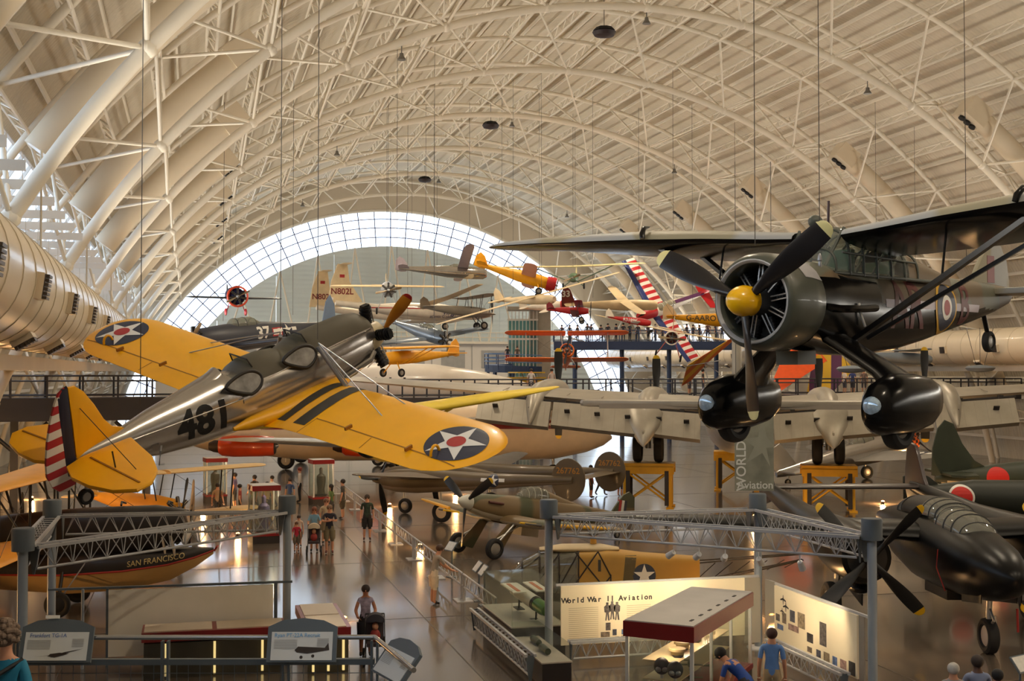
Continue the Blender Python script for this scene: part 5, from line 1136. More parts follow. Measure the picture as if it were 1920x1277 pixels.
# tall glass case with red top
redc = mat('crimson case trim', (132, 26, 30), .35, noise=.04, coat=.2); casew = mat('white case post', (214, 214, 210), .4, noise=.02); case_g = glass('case glass', (240, 242, 238), .035, .02, .03); topw = mat('pale case top', (196, 190, 182), .5, noise=.04)
def tall_case(label, x, y, rz, L, Wd, H_, cat='display case', base=.55, band=.28):
    t = thing('display_case', label, cat, (x, y, 0), (0, 0, R(rz)))
    MB().box((0, 0, base / 2), (L, Wd, base)).build('plinth', mat('dark plinth', (44, 38, 38), .5), t, 0); MB().box((0, 0, base + .04), (L + .04, Wd + .04, .1)).build('base_trim', redc, t, 0)
    MB().box((0, 0, H_ - band / 2), (L + .06, Wd + .06, band)).build('top_band', redc, t, 0); MB().box((0, 0, H_ + .005), (L + .02, Wd + .02, .03)).build('top_board', topw, t, 0)
    for sx in (-1, 1):
        for sy in (-1, 1): rod('corner_post', (sx * (L / 2 - .03), sy * (Wd / 2 - .03), base), (sx * (L / 2 - .03), sy * (Wd / 2 - .03), H_ - band), .03, casew, t, box=(.06, .06))
    for sy in (-1, 1): MB().box((0, sy * (Wd / 2 - .012), (base + H_ - band) / 2 + .02), (L - .1, .012, H_ - band - base - .06)).build('glass_pane', case_g, t, 0)
    for sx in (-1, 1): MB().box((sx * (L / 2 - .012), 0, (base + H_ - band) / 2 + .02), (.012, Wd - .1, H_ - band - base - .06)).build('glass_pane', case_g, t, 0)
    return t
CA = tall_case('long red-topped glass case full of helmets and models in front of the lit panel', 9.55, 22.66, 49, 3.9, 1.3, 2.1)
for k in range(6): MB().box((-1.5 + .55 * k, -.48, 2.12), (.16, .05, .02)).build('vent_slot', slot, CA, 0)
for z in (.95, 1.3): MB().box((.2, .15, z), (3.3, .7, .02)).build('shelf', mat('glass shelf edge', (206, 190, 150), .3), CA, 0)
for x in (-.7, .6): rod('inner_post', (x, -.6, .55), (x, -.6, 1.82), .025, casew, CA, box=(.05, .05))
for k in range(3): 
    l = bpy.data.lights.new('case_light', 'POINT'); l.energy = 26; l.color = (1, .86, .6); l.shadow_soft_size = .12; o = bpy.data.objects.new('case_light', l); COL.objects.link(o); o.parent = CA; o.location = (-1.2 + 1.2 * k, .1, 1.74)
CM = Matrix.Translation((9.55, 22.66, 0)) @ Euler((0, 0, R(49))).to_matrix().to_4x4()
lea = mat('dark leather helmet', (34, 30, 32), .5, noise=.1); kha = mat('khaki cloth', (166, 146, 104), .7, noise=.15, ns=6); grnm = mat('grey green metal', (108, 116, 92), .4, .3, noise=.1)
def in_case(name, label, cat, x, y, z): return thing(name, label, cat, CM @ V((x, y, z)), (0, 0, R(49 + 200)))
for (x, y, lab) in ((-1.62, -.2, 'dark leather flying helmet on a stand, foremost in the red-topped case'), (-1.45, .12, 'second dark leather flying helmet inside the red-topped case')):
    t = in_case('flying_helmet', lab, 'helmet', x, y, 1.0); MB().ell((0, 0, .22), (.13, .15, .16), 16, 10).build('shell', lea, t); rod('stand', (0, 0, 0), (0, 0, .12), .03, casew, t); MB().ell((.1, .05, .18), (.05, .06, .05), 10, 6).build('goggle', steel_c, t); MB().ell((.1, -.06, .18), (.05, .06, .05), 10, 6).build('goggle', steel_c, t)
for k, (x, y, z, lab) in enumerate(((-.9, 0, 1.31, 'round khaki cap on the upper shelf of the red-topped case'), (-.3, .1, 1.31, 'khaki cap beside the medals in the red-topped case'), (.5, .1, 1.31, 'khaki cap near the far end of the red-topped case'))):
    t = in_case('uniform_cap', lab, 'cap', x, y, z); MB().lathe([(0, .12), (.08, .13), (.1, .17), (.14, .16), (.15, .02)], ax='Z', n=18).build('crown', kha, t); MB().poly([(.1, -.1, .02), (.2, -.06, 0), (.2, .06, 0), (.1, .1, .02)], .012, (0, 0, 1)).build('peak', lea, t)
for k, (x, y, z, lab) in enumerate(((-1.1, -.15, .65, 'grey green airplane model low at the front of the red-topped case'), (-.2, .0, .65, 'grey green airplane model in the middle of the red-topped case'), (.8, .1, .66, 'grey green airplane model at the back of the red-topped case'), (-.5, -.1, .97, 'small airplane model on the lower shelf of the red-topped case'))):
    t = in_case('airplane_model', lab, 'model', x, y, z); fus([(.22, .12, .01, .01), (.1, .12, .04, .05), (-.1, .12, .03, .04), (-.25, .13, .01, .015)], 'fuselage', grnm, t, n=10); MB().box((.05, 0, .11), (.1, .52, .012)).build('wing', grnm, t, 0); MB().box((-.22, 0, .13), (.05, .2, .01)).build('tailplane', grnm, t, 0); rod('stand', (0, 0, 0), (0, 0, .1), .012, casew, t)
for k in range(5):
    t = in_case('glass_goblet', 'small glass goblet standing in a row on the case shelf', 'goblet', .2 + .14 * k, -.2, 1.31); t['group'] = 'goblets in the red-topped case'; MB().lathe([(0, .035), (.01, .035), (.015, .008), (.09, .008), (.11, .03), (.17, .035)], ax='Z', n=12, cap=False).build('bowl', glass('goblet glass', (230, 226, 214), .4, .02, .2), t)
# model missile case on dark plinth beside the aisle
MC = thing('display_case', 'low black plinth with glass box holding a green-nosed glide bomb model', 'display case', (7.92, 28.2, 0))
MB().box((0, 1.2, .36), (1.3, 2.9, .72)).box((-.35, -1.6, .25), (.64, 2.6, .5)).build('plinth', mat('dark plinth'), MC, 0)
MB().box((0, 1.2, .73), (1.34, 2.94, .03)).box((-.35, -1.6, .51), (.68, 2.64, .03)).build('table_top', mat('pale table top', (186, 178, 166), .4), MC, 0)
for sx, sy, dx, dy in ((0, -.24, 1.3, .012), (0, 2.64, 1.3, .012), (-.64, 1.2, .012, 2.88), (.64, 1.2, .012, 2.88)): MB().box((sx, sy, 1.17), (dx, dy, .85)).build('glass_pane', case_g, MC, 0)
MB().box((0, 1.2, 1.6), (1.3, 2.9, .012)).build('glass_lid', case_g, MC, 0); MB().box((-.35, -1.6, .7), (.64, 2.6, .36)).build('glass_box', case_g, MC, 0)
MI = thing('glide_bomb_model', 'white glide bomb model with orange striped wings and bright green nose', 'model', (8.0, 29.0, .75), (R(0), R(6), R(-82)))
MB().lathe([(-1.3, .06), (-1.0, .16), (.2, .17), (.3, .18)], (0, 0, .42), 'X', 20).build('body', iwhite, MI); MB().lathe([(.3, .175), (.42, .17)], (0, 0, .42), 'X', 20).build('joint_band', fr_b, MI); MB().lathe([(.42, .16), (.75, .165), (.95, .13), (1.02, .04)], (0, 0, .42), 'X', 20).build('nose', mat('bright green nose', (70, 128, 44), .3, noise=.08, coat=.4), MI)
for s in (-1, 1):
    MB().box((-.4, s * .3, .62), (.85, .34, .03)).build('wing', iwhite, MI, 0); MB().box((-.4, s * .3, .638), (.7, .1, .006)).build('orange_stripe', mat('orange stripe', (196, 96, 40), .5), MI, 0)
for x in (-.7, .35): rod('support', (x, 0, .02), (x, 0, .26), .025, fr_b, MI)
for x in (-.7, .35): MB().box((x, 0, .015), (.3, .2, .02)).build('support_foot', fr_b, MI, 0)
for k, (x, y, lab) in enumerate(((7.55, 26.2, 'dark green shell lying in the low glass box'), (7.6, 27.1, 'second dark green shell lying in the low glass box'))):
    MB().lathe([(-.3, .07), (.15, .08), (.25, .06), (.34, .015)], (x, y, .61), 'Y', 14).build('shell_casing', mat('dark green metal', (52, 62, 44), .4, .3), None); tag(bpy.data.objects['shell_casing' + ('' if k == 0 else '.001')], lab, 'shell')
# aisle barrier: low lattice rail on legs
for k in range(9):
    y0 = 31.4 + 4.1 * k
    t = thing('aisle_barrier', ['nearest', 'second', 'third', 'fourth', 'fifth', 'sixth', 'seventh', 'eighth', 'farthest'][k] + ' low lattice barrier section along the main aisle', 'barrier', (7.75, y0, 0), group='low barriers along the main aisle')
    for z in (.42, .78): rod('rail', (0, 0, z), (0, 4.0, z), .03, tr_m, t)
    for i in range(14): rod('web_bar', (0, 4 * i / 14, .42 if i % 2 else .78), (0, 4 * (i + 1) / 14, .78 if i % 2 else .42), .014, tr_m, t, n=5)
    for y in (.1, 3.9): rod('leg', (0, y, 0), (0, y, .78), .045, tr_m, t); MB().box((0, y, .015), (.5, .34, .03)).build('foot', tr_m, t, 0)
def info_stand(label, x, y, rz, w_=.5, h_=.36, z=1.0):
    t = thing('information_stand', label, 'sign', (x, y, 0), (0, 0, R(rz))); Rm = Euler((R(-38), 0, 0)).to_matrix()
    MB().box((0, 0, z), (w_, .03, h_), Rm).build('sign_board', cap_m, t, 0); MB().box(V((0, 0, z)) + Rm @ V((0, -.02, 0)), (w_ * .9, .006, h_ * .85), Rm).build('printed_face', mat('pale printed sheet', (206, 204, 198), .5, noise=.12, ns=9), t, 0)
    rod('stem', (0, .04, 0), (0, .04, z), .03, cap_m, t); MB().box((0, .04, .01), (.3, .3, .02)).build('foot', cap_m, t, 0)
info_stand('slanted information stand in front of the man in white shorts', 8.15, 35.3, -90); info_stand('second slanted information stand beside the man in white shorts', 8.15, 34.6, -90); info_stand('tilted information stand cut by the lower right corner', 15.7, 20.9, 20)
info_stand('dark information stand further along the aisle barrier', 8.25, 39.6, -70)
# floor lamps glowing along the aisle and under aircraft
def floor_lamp(x, y, label, power=160, z=.12):
    t = thing('floor_lamp', label, 'lamp', (x, y, 0), group='small floor uplights'); MB().lathe([(0, .1), (.04, .1), (.05, .07), (z, .09)], ax='Z', n=12).build('lamp_body', fr_b, t); MB().lathe([(z, .08), (z + .02, .085), (z + .05, .03)], ax='Z', n=12).build('lamp_lens', mat('glowing warm lens', (255, 190, 110), .4, noise=0, emit=3), t)
    l = bpy.data.lights.new('lamp_light', 'POINT'); l.energy = power; l.color = (1, .56, .22); l.shadow_soft_size = .1; o = bpy.data.objects.new('lamp_light', l); COL.objects.link(o); o.parent = t; o.location = (0, 0, z + .14)
for k, (x, y, lb_, pw) in enumerate(((8.5, 46.5, 'floor uplight beside the camouflaged fighter', 80), (9.6, 61.0, 'floor uplight under the twin-boom fighter', 260), (15.2, 30.6, 'floor uplight under the night fighter wing', 160), (25.0, 52.0, 'floor uplight between the bomber stands', 300), (1.9, 51.5, 'floor uplight beside the nearest aisle case', 90), (0.6, 60.5, 'floor uplight beneath the orange engine pod', 320), (14.0, 66.0, 'floor uplight under the cream jet airliner', 420), (-7.5, 44, 'floor uplight beside the yellow biplane trainer', 300), (29.5, 41.0, 'floor uplight under the green fighter', 220), (34, 56, 'floor uplight near the silver fighter', 420), (44, 66, 'floor uplight by the far right wall', 700), (-8, 69, 'floor uplight by the near wall columns', 700), (-9, 52, 'floor uplight beside the black walkway column', 900), (-9.5, 34, 'floor uplight against the near wall behind the amphibian', 500), (4.0, 33.2, 'floor uplight behind the blank cream panel', 60), (17.5, 20.5, 'floor uplight beside the nose of the night fighter', 60))): floor_lamp(x, y, lb_, pw)
# tall aisle cases
for (x, y, lab) in ((2.82, 49.6, 'nearest tall aisle case with crimson top and colourful figure'), (6.44, 63.2, 'far aisle case with crimson top beside the barrier'), (1.26, 65.8, 'aisle case with crimson top under the orange engine pod')):
    c = tall_case(lab, x, y, 8, 1.05, 1.05, 2.25, band=.2, base=.3)
    t = thing('mannequin', 'dressed mannequin bust inside the ' + lab.split(' with')[0], 'mannequin', (x, y, .42)); MB().lathe([(0, .22), (.3, .18), (.75, .24), (1.0, .22), (1.12, .08), (1.2, .09), (1.35, .1), (1.42, .03)], ax='Z', n=14).build('bust', mat('blue and red costume', (98, 92, 128), .6, noise=.4, ns=6) if y < 55 else mat('drab flight suit', (58, 58, 48), .6, noise=.2), t); MB().lathe([(0, .3), (.06, .3), (.08, .2)], ax='Z', n=14).build('stand', fr_b, t)
    l = bpy.data.lights.new('case_light', 'POINT'); l.energy = 14; l.color = (1, .8, .55); o = bpy.data.objects.new('case_light', l); COL.objects.link(o); o.parent = c; o.location = (.3, -.3, 1.9)
# left station: blank panel back, red flat cases
BP = thing('exhibit_display', 'blank cream back of a wide exhibit panel at lower left', 'panel', (-1.77, 29.45, 0), (0, 0, R(-3)))
MB().box((1.83, 0, 1.0), (3.66, .06, 1.5)).build('board', mat('plain cream board', (234, 226, 210), .7, noise=.03), BP, 0); MB().box((1.4, .02, 1.8), (5.4, .06, .05)).build('top_rail', cap_m, BP, 0); MB().box((-.02, 0, .9), (.05, .08, 1.8)).build('edge_post', cap_m, BP, 0); MB().box((3.72, 0, .9), (.08, .08, 1.8)).build('edge_post', cap_m, BP, 0); rod('support_post', (-.55, 0, 0), (-.55, 0, 1.8), .035, pole_m, BP)
def flat_case(label, x0, x1, y0, y1, z, n=2):
    t = thing('flat_case', label, 'display case', ((x0 + x1) / 2, (y0 + y1) / 2, 0)); L, Wd = x1 - x0, y1 - y0
    MB().box((0, 0, z - .1), (L, Wd, .2)).build('frame', redc, t, 0); MB().box((0, 0, .38), (L - .1, Wd - .1, .76)).build('cabinet', mat('dim cabinet glass', (66, 62, 52), .2), t, 0)
    for k in range(n):
        if L > Wd: MB().box((-L / 2 + L * (k + .5) / n, 0, z + .005), (L / n - .1, Wd - .16, .03)).build('lid', mat('cream lid', (206, 190, 168), .4, noise=.03), t, 0)
        else: MB().box((0, -Wd / 2 + Wd * (k + .5) / n, z + .005), (L - .2, Wd / n - .08, .03)).build('lid', mat('cream lid'), t, 0)
    for k in range(3): MB().box((-L / 2 + L * (k + .5) / 3, -Wd / 2 + .02, .4), (.05, .06, .7)).build('light_strip', mat('glowing strip', (255, 226, 150), .5, noise=0, emit=.7), t, 0)
flat_case('long flat red-framed case with cream lids in front of the blank panel', -1.0, 2.1, 28.1, 29.1, 1.0); flat_case('flat red-framed case with two cream lids beside the aisle', 2.5, 3.5, 27.7, 30.6, 1.0)
# tall printed banner above the back pole
BN = thing('hanging_banner', 'grey-green hanging banner lettered WORLD WAR II Aviation above the back pole', 'banner', (13.72, 28.55, 0), (0, 0, R(-15)))
MB().box((0, 0, 5.1), (.98, .025, 2.8)).build('cloth', mat('grey-green banner print', (132, 132, 116), .7, noise=.3, ns=1.6), BN, 0); MB().box((0, 0, 6.5), (1.04, .05, .06)).build('batten', tr_m, BN, 0); rod('hanger_cord', (-.45, 0, 6.5), (-.45, 0, 12), .008, wire_m, BN, n=4); rod('hanger_cord', (.45, 0, 6.5), (.45, 0, 12), .008, wire_m, BN, n=4)
bw = mat('white banner lettering', (214, 214, 206), .6, noise=0); flat('banner_word', text_tris('WORLD WAR II', .34, .012), (-.32, -.02, 4.9), V((0, 0, 1)), V((-1, 0, 0)), bw, BN); flat('banner_word', text_tris('Aviation', .27, .01), (.02, -.02, 3.84), U, W, bw, BN)
flat('banner_airplane', tris_of([(-.3, -.5), (-.1, -.1), (-.35, .1), (0, .15), (.1, .7), (.22, .15), (.42, -.1), (.2, -.12), (.3, -.6), (.1, -.25)]), (.1, -.018, 4.9), U, W, mat('pale banner picture', (146, 146, 130), .7, noise=.1), BN)
# near railing with reading signs on the lower gallery
ax_ = V((2.95, -.75, 0)).normalized(); rz = math.atan2(-.75, 2.95)
GA = thing('gallery_deck', 'grey gallery floor just below the viewpoint', 'walkway', (-.1, 11.2, 0), (0, 0, rz)); MB().box((-1.0, -1.2, 2.97), (9, 2.6, .14)).build('deck', cap_m, GA, 0)
for x in (-4.5, -1, 2.6): MB().box((x, -1.2, 1.45), (.2, .2, 2.9)).build('support_post', darkst, GA, 0)
NR = thing('gallery_railing', 'silver gallery railing with wire mesh carrying the reading signs', 'railing', (-.1, 11.2, 3.04), (0, 0, rz))
silv = mat('satin steel rail', (176, 176, 176), .25, .9, noise=0)
rod('top_rail', (-4, 0, 1.33), (1.72, 0, 1.33), .022, silv, NR); rod('middle_rail', (-4, 0, 1.12), (1.72, 0, 1.12), .03, cap_m, NR, box=(.05, .05)); rod('lower_rail', (-4, 0, .92), (1.72, 0, .92), .02, silv, NR); rod('bottom_rail', (-4, 0, .12), (1.72, 0, .12), .03, cap_m, NR, box=(.05, .05))
for x in (-3.2, -1.4, -.1, .95, 1.72):
    for d in (-.025, .025): rod('rail_post', (x + d, 0, 0), (x + d, 0, 1.3), .012, cap_m, NR, box=(.02, .06))
q = MB()
for k in range(57): q.tube((-4 + .1 * k, 0, .12), (-4 + .1 * k, 0, 1.12), .003, n=4)
for k in range(10): q.tube((-4, 0, .12 + .1 * k), (1.72, 0, .12 + .1 * k), .003, n=4)
tag(q.build('wire_mesh', cap_m, NR, 0), kind='stuff')
rod('return_rail', (1.72, 0, 1.33), (2.15, -1.2, 1.33), .022, silv, NR)
def sign(label, x, title, col, y=-.06, tilt=20, yaw=0, sx=.62, z=1.3, seed=0):
    base = NR.matrix_basis @ V((x, y, z)); t = thing('reading_sign', label, 'sign', base, (R(-tilt), R(0), rz + R(yaw)))
    h = .34; pts = [(-sx / 2, 0, -h / 2), (sx / 2, 0, -h / 2), (sx / 2, 0, h / 2 - .04), (sx * .3, 0, h / 2 + .015), (0, 0, h / 2 + .035), (-sx * .3, 0, h / 2 + .015), (-sx / 2, 0, h / 2 - .04)]
    MB().poly([V(p) for p in pts], .03, (0, -1, 0)).build('board', cap_m, t, 0); MB().box((0, -.018, -.035), (sx * .88, .006, .24)).build('printed_face', mat('white printed face', (206, 208, 208), .45, noise=.04), t, 0)
    flat('title', text_tris(title, .046, .014), (-sx * .12 if len(title) < 16 else -sx * .07, -.024, .055), U, W, mat(col[0], col[1], .6, noise=0), t)
    for k in range(7): flat('text_line', tris_of(rect_pts(.2, .006, .1)), (-sx * .4, -.023, .015 - .012 * k), U, W, mat('faint grey print', (168, 168, 166), .6, noise=0), t)
    for k in range(6): flat('text_line', tris_of(rect_pts(.1, .008, .05)), (sx * .22, -.023, .024 - .012 * k), U, W, mat('faint grey print'), t)
    return t
s1 = sign('reading sign titled Frankfort TG-1A with a glider drawing', -1.02, 'Frankfort TG-1A', ('title blue', (96, 118, 168)), sx=.62); MB().box((-.06, -.02, 0.215), (.12, .012, .028)).build('number_plate', iwhite, s1, 0)
flat('glider_drawing', tris_of([(-.2, -.035), (.05, -.01), (.22, .035), (.06, .005), (-.02, -.02)]), (.02, -.0235, -.09), U, W, ink, s1); flat('glider_drawing', tris_of([(-.08, -.05), (-.02, -.06), (.06, -.04), (.1, -.025), (.02, -.02), (-.06, -.03)]), (.02, -.0235, -.07), U, W, ink, s1)
s2 = sign('reading sign titled Ryan PT-22A Recruit with a trainer drawing', 1.1, 'Ryan PT-22A Recruit', ('title pale blue', (112, 164, 206)), sx=.60)
flat('trainer_drawing', tris_of([(-.16, .0), (-.13, .03), (.1, .02), (.13, .06), (.14, .0), (.02, -.02), (-.05, -.03), (-.14, -.02)]), (.1, -.0235, -.07), U, W, ink, s2)
for a in (-.1, 0): flat('trainer_drawing', tris_of(ring_pts(.014, 12)), (.1 + a, -.0235, -.12 + a * .1), U, W, ink, s2)
s3 = sign('tilted reading sign at the railing corner with a red airplane picture', 1.95, '', ('title blue', (96, 118, 168)), y=-.35, yaw=-62, tilt=38, z=1.2)
# ---------------------------------------------------------------- aircraft hanging further down the hall
def mono(name, label, loc, rot, body, wingm, L=7, r=.45, span=10, chord=1.5, wz=.4, wx=-1.6, tail=None, prop=None, eng=True, cowl=None, wheels=True, struts=False, wheelz=-1.2, can=None, tipm=None, dihedral=.03, hang=2, sweep=0, wt=.12, pants=None, twing=None, fin_h=1.2, sc=None):
    t = thing(name, label, 'airplane', loc, tuple(R(a) for a in rot), scale=sc)
    fb = fus([(0, 0, r * .6, r * .6), (-.3, 0, r * .95, r * .95), (-L * .22, .02, r, r * 1.08), (-L * .45, .05, r * .92, r), (-L * .75, .12, r * .5, r * .55), (-L, .18, r * .1, r * .25)], 'fuselage', body, t, n=18)
    if eng: radial(t, (.02, 0, 0), 7, r * .4, r * 1.1, r * .17, eng_blk)
    if cowl: MB().lathe([(.25, r * 1.0), (.3, r * 1.15), (.1, r * 1.25), (-.45, r * 1.15)], (0, 0, 0), 'X', 24, cap=False).build('cowl_ring', cowl, t)
    if prop is not None:
        MB().lathe([(.1, r * .25), (.4, r * .2), (.5, .02)], (0, 0, 0), 'X', 10).build('propeller_hub', steel_c, t)
        for a in (prop, prop + 180): blade(t, (.38, 0, 0), a, 1.15 * (L / 7), .17, mat('pale wooden propeller', (150, 128, 96), .4), None, .08)
    for s in (-1, 1):
        z1 = wz + dihedral * span / 2
        wing([(s * .05 * r, wx, chord, wz, wt), (s * span * .4, wx - sweep * .8, chord * .92, wz + (z1 - wz) * .8, wt)] + round_tip(span * .43, span / 2, wx - sweep, chord * .88, wz + (z1 - wz) * .86, z1, wt, 5, .5, s), 'wing', wingm, t)
        if struts: rod('wing_strut', (wx - .5, s * r * .8, -r * .8), (wx - .4, s * span * .28, wz + dihedral * span * .28), .04, body, t); rod('wing_strut', (wx - .9, s * r * .8, -r * .8), (wx - 1.1, s * span * .28, wz + dihedral * span * .28), .035, body, t)
        plate([(-L + .9, s * .05), (-L + .6, s * L * .17), (-L + .2, s * L * .19), (-L - .1, s * L * .15), (-L - .1, s * .05)], .06, 'tailplane', twing or wingm, t, 'xy', .2)
        if wheels: rod('gear_leg', (-1.1, s * r * .7, -r * .7), (-.9, s * .85, wheelz), .04, pants or body, t); wheel(t, (-.9, s * .9, wheelz), .28, .14)
        if pants: MB().ell((-1.0, s * .9, wheelz + .05), (.5, .13, .34), 12, 8).build('wheel_pant', pants, t)
    plate([(-L + .9, .15), (-L + .4, fin_h * .8), (-L, fin_h), (-L - .3, fin_h * .7), (-L - .3, 0), (-L, -.05)], .06, 'fin', tail or wingm, t)
    if can: canopy(t, [(-L * .22, r * .85, r * .3, .05), (-L * .26, r * .85, r * .6, r * .6), (-L * .38, r * .85, r * .6, r * .65), (-L * .46, r * .85, r * .3, r * .1)], (-L * .27, -L * .33, -L * .4), can)
    if hang:
        M = Matrix.Translation(loc) @ Euler(tuple(R(a) for a in rot)).to_matrix().to_4x4()
        for k in range(hang):
            p = M @ V((-L * (.2 + .5 * k), 0, max(wz, r) + .25)); rod('hanging_cable', (0, 0, 0), (0, 0, 1), .006, wire_m, t, n=4).matrix_basis = (M.inverted() @ Matrix.Translation(p) @ Matrix.Diagonal((.012, .012, roof_z(p.x) - 1.6 - p.z, 1)))
    return t, fb
P_ = lambda n, c, rough=.45, **k: mat(n, c, rough, **k)
dnavy = P_('dark sea blue paint', (54, 56, 66)); skyb = P_('slate blue fin', (104, 124, 152)); cubY = P_('cub yellow', (240, 168, 16)); pwhite = P_('off-white paint', (226, 214, 196)); pcream = P_('cream fabric', (224, 200, 158)); pred = P_('signal red', (186, 30, 34)); pgrey = P_('field grey fabric', (150, 142, 128)); porange = P_('bright orange fabric', (240, 122, 44)); pblue = P_('royal blue paint', (40, 54, 112)); sflag = stripes('red and white wing stripes', (186, 36, 44), (228, 220, 210), 'Y', .62, .5, .1); ppale = P_('pale yellow fabric', (226, 214, 160)); pgreen = P_('sage green fabric', (104, 130, 104))
# navy fighter numbered 37, nose to the left
t, fb = mono('navy_fighter', 'dark navy fighter numbered 37 hanging behind the yellow winged trainer', (.2, 71.2, 8.35), (0, 6, 215 - 0), dnavy, dnavy, 10.2, .78, 12.5, 2.2, -.45, -1.9, tail=skyb, prop=40, wheels=False, can=fr_b, dihedral=.06, fin_h=2.1)
tb = bvh(fb)
for s in (-1, 1):
    u = V((-s, 0, 0)); decal('side_number', text_tris('37', .95, .03), (-4.3, s * 3, .15), u, V((0, 0, 1)), iwhite, t, tb, .2, .012)
    us_star(t, tb, (-6.2, s * 3, .2), u, V((0, 0, 1)), .4, navy, iwhite, None, True, .2, .012)
    decal('red_border', tris_of(rect_pts(.8, .5)), (-5.4, s * 3, .15), u, V((0, 0, 1)), ired, t, tb, .2, .006); decal('white_bar', tris_of(rect_pts(.66, .34)), (-5.4, s * 3, .15), u, V((0, 0, 1)), iwhite, t, tb, .2, .012)
MB().bar((-9.9, -.05, .9), (-10.4, -.05, 1.9), .12, .16).build('fin_stripe', iwhite, t)
# yellow cabin monoplane
mono('cabin_monoplane', 'bright yellow high-wing cabin airplane hanging below the trainer propeller', (11.9, 79.2, 7.55), (0, 2, -148), cubY, cubY, 6.7, .42, 10.7, 1.6, .62, -1.0, prop=30, struts=True, wheelz=-.95, dihedral=.01)
# gull-winged blue fighter
t, fb = mono('gull_wing_fighter', 'small blue-grey fighter with spread wings low against the far white wall', (20.4, 100.4, 9.4), (8, 10, -70), P_('blue grey metal', (124, 136, 150), .3, metal=.4), P_('blue grey metal', (124, 136, 150)), 9, .6, 12, 2, -.3, -1.9, prop=90, wheels=False, can=fr_b)
# twin-boom record airplane
GF = thing('record_jet', 'white twin-boom jet with very long thin wings and N802L on its tail', 'airplane', (21.5, 116, 12.4), (0, 0, R(6)))
gpod = fus([(4.5, 0, .1, .1), (3.6, 0, .5, .5), (1.5, 0, .85, .85), (-2, .1, .8, .8), (-5, .3, .3, .35)], 'centre_pod', pwhite, GF, n=22)
for s in (-1, 1):
    bb = fus([(5.5, -.4, .1, .1), (4, -.4, .5, .45), (0, -.35, .62, .55), (-5, 0, .4, .4), (-9.5, .5, .22, .24)], 'boom', pwhite, GF, n=18); bb.location.y = s * 4.2
    plate([(-7.0, .6), (-8.2, 2.4), (-8.4, 3.9), (-9.3, 4.0), (-9.9, 2.4), (-10.2, .5)], .14, 'fin', pcream, GF, at=s * 4.2); wing([(s * 2.6, -8.3, .9, 3.95, .08), (s * 5.8, -8.3, .8, 3.95, .08)], 'tailplane', pcream, GF)
    wing([(s * .5, 1.0, 1.5, .75, .12), (s * 9, .5, 1.1, 1.0, .11), (s * 17.2, 0, .6, 1.5, .1)], 'wing', pcream, GF); wheel(GF, (.8, s * 4.2, -1.5), .32, .2); rod('gear_leg', (.8, s * 4.2, -.7), (.8, s * 4.2, -1.4), .06, steel_c, GF)
    tb = BVHTree.FromPolygons([v.co + V((0, s * 4.2, 0)) for v in bb.data.vertices], [tuple(p.vertices) for p in bb.data.polygons])
    decal('boom_lettering', text_tris('virgin', .75, .02, 1, .2), (1.2, s * 6, -.2), V((-s, 0, 0)), V((0, 0, 1)), P_('dull purple lettering', (96, 88, 110)), GF, tb, .3, .02); decal('boom_lettering', text_tris('atlantic GlobalFlyer', .36, .01), (.6, s * 6, -.62), V((-s, 0, 0)), V((0, 0, 1)), P_('dull purple lettering', (96, 88, 110)), GF, tb, .3, .02)
    decal('red_line', tris_of(rect_pts(12, .1)), (-1, s * 6, .1), V((-s, 0, 0)), V((0, 0, 1)), ired, GF, tb, .6, .02)
    for q in (-1, 1): flat('registration', text_tris('N802L', .75, .02), (-8.9, s * 4.2 + q * .09, 1.5), V((-q, 0, 0)), V((0, 0, 1)), P_('dark red lettering', (130, 46, 46)), GF); flat('flag_patch', tris_of(rect_pts(.45, .28)), (-8.9, s * 4.2 + q * .09, 2.9), V((-q, 0, 0)), V((0, 0, 1)), ired, GF)
for y in (-4.2, 4.2): rod('hanging_cable', (0, y, .6), (0, y, 14), .012, wire_m, GF, n=4)
# radial high-wing, front view
mono('black_engine_monoplane', 'silver high-wing airplane with black radial engine facing the viewer', (15.2, 97.5, 13.2), (0, 6, -97), P_('bright silver dope', (196, 196, 196), .3, metal=.5), pcream, 6.5, .55, 9.2, 1.5, .25, -.9, prop=12, wheelz=-1.7, dihedral=0)
# pursuit with wheel pants
mono('pursuit_airplane', 'small navy and red pursuit airplane with thin wings and striped wheel pants', (4.1, 115.5, 13.6), (0, 4, -84), pblue, P_('dark slate wing', (48, 52, 58)), 7.2, .8, 8.8, 1.7, -.2, -1.2, prop=28, cowl=P_('orange red cowl', (206, 66, 30)), wheelz=-1.5, pants=pred, dihedral=.01)
# grey biplane
biplane('grey_biplane', 'grey fabric biplane with spoked wheels hanging at the right of the far wall', (25.2, 104.6, 11.8), 10, pgrey, P_('drab brown wing', (128, 112, 92)), 8.6, 1.4, 1.7, 6.2, eng=False, ry=3)
# silver glider with raised wings
t, fb = mono('silver_sailplane', 'silver sailplane with glazed nose and long raised wings near the bright arch', (24.2, 101.5, 15.0), (-8, 2, -8), P_('mirror silver', (190, 186, 180), .15, metal=.9), P_('mauve grey wing', (150, 138, 146)), 7.4, .5, 14, .9, .35, -1.6, eng=False, wheels=False, dihedral=.06, can=steel_c)
# yellow airplane with red nose
mono('yellow_red_airplane', 'yellow airplane with red nose and raised tail near the right of the arch', (28.0, 94.8, 13.7), (-10, 14, -16), cubY, P_('pale pink wing', (206, 150, 130)), 6.2, .48, 8, 1.2, .1, -1.4, cowl=pred, prop=60, wheelz=-1.0, tail=cubY, twing=cubY)  # wings coloured pale pink
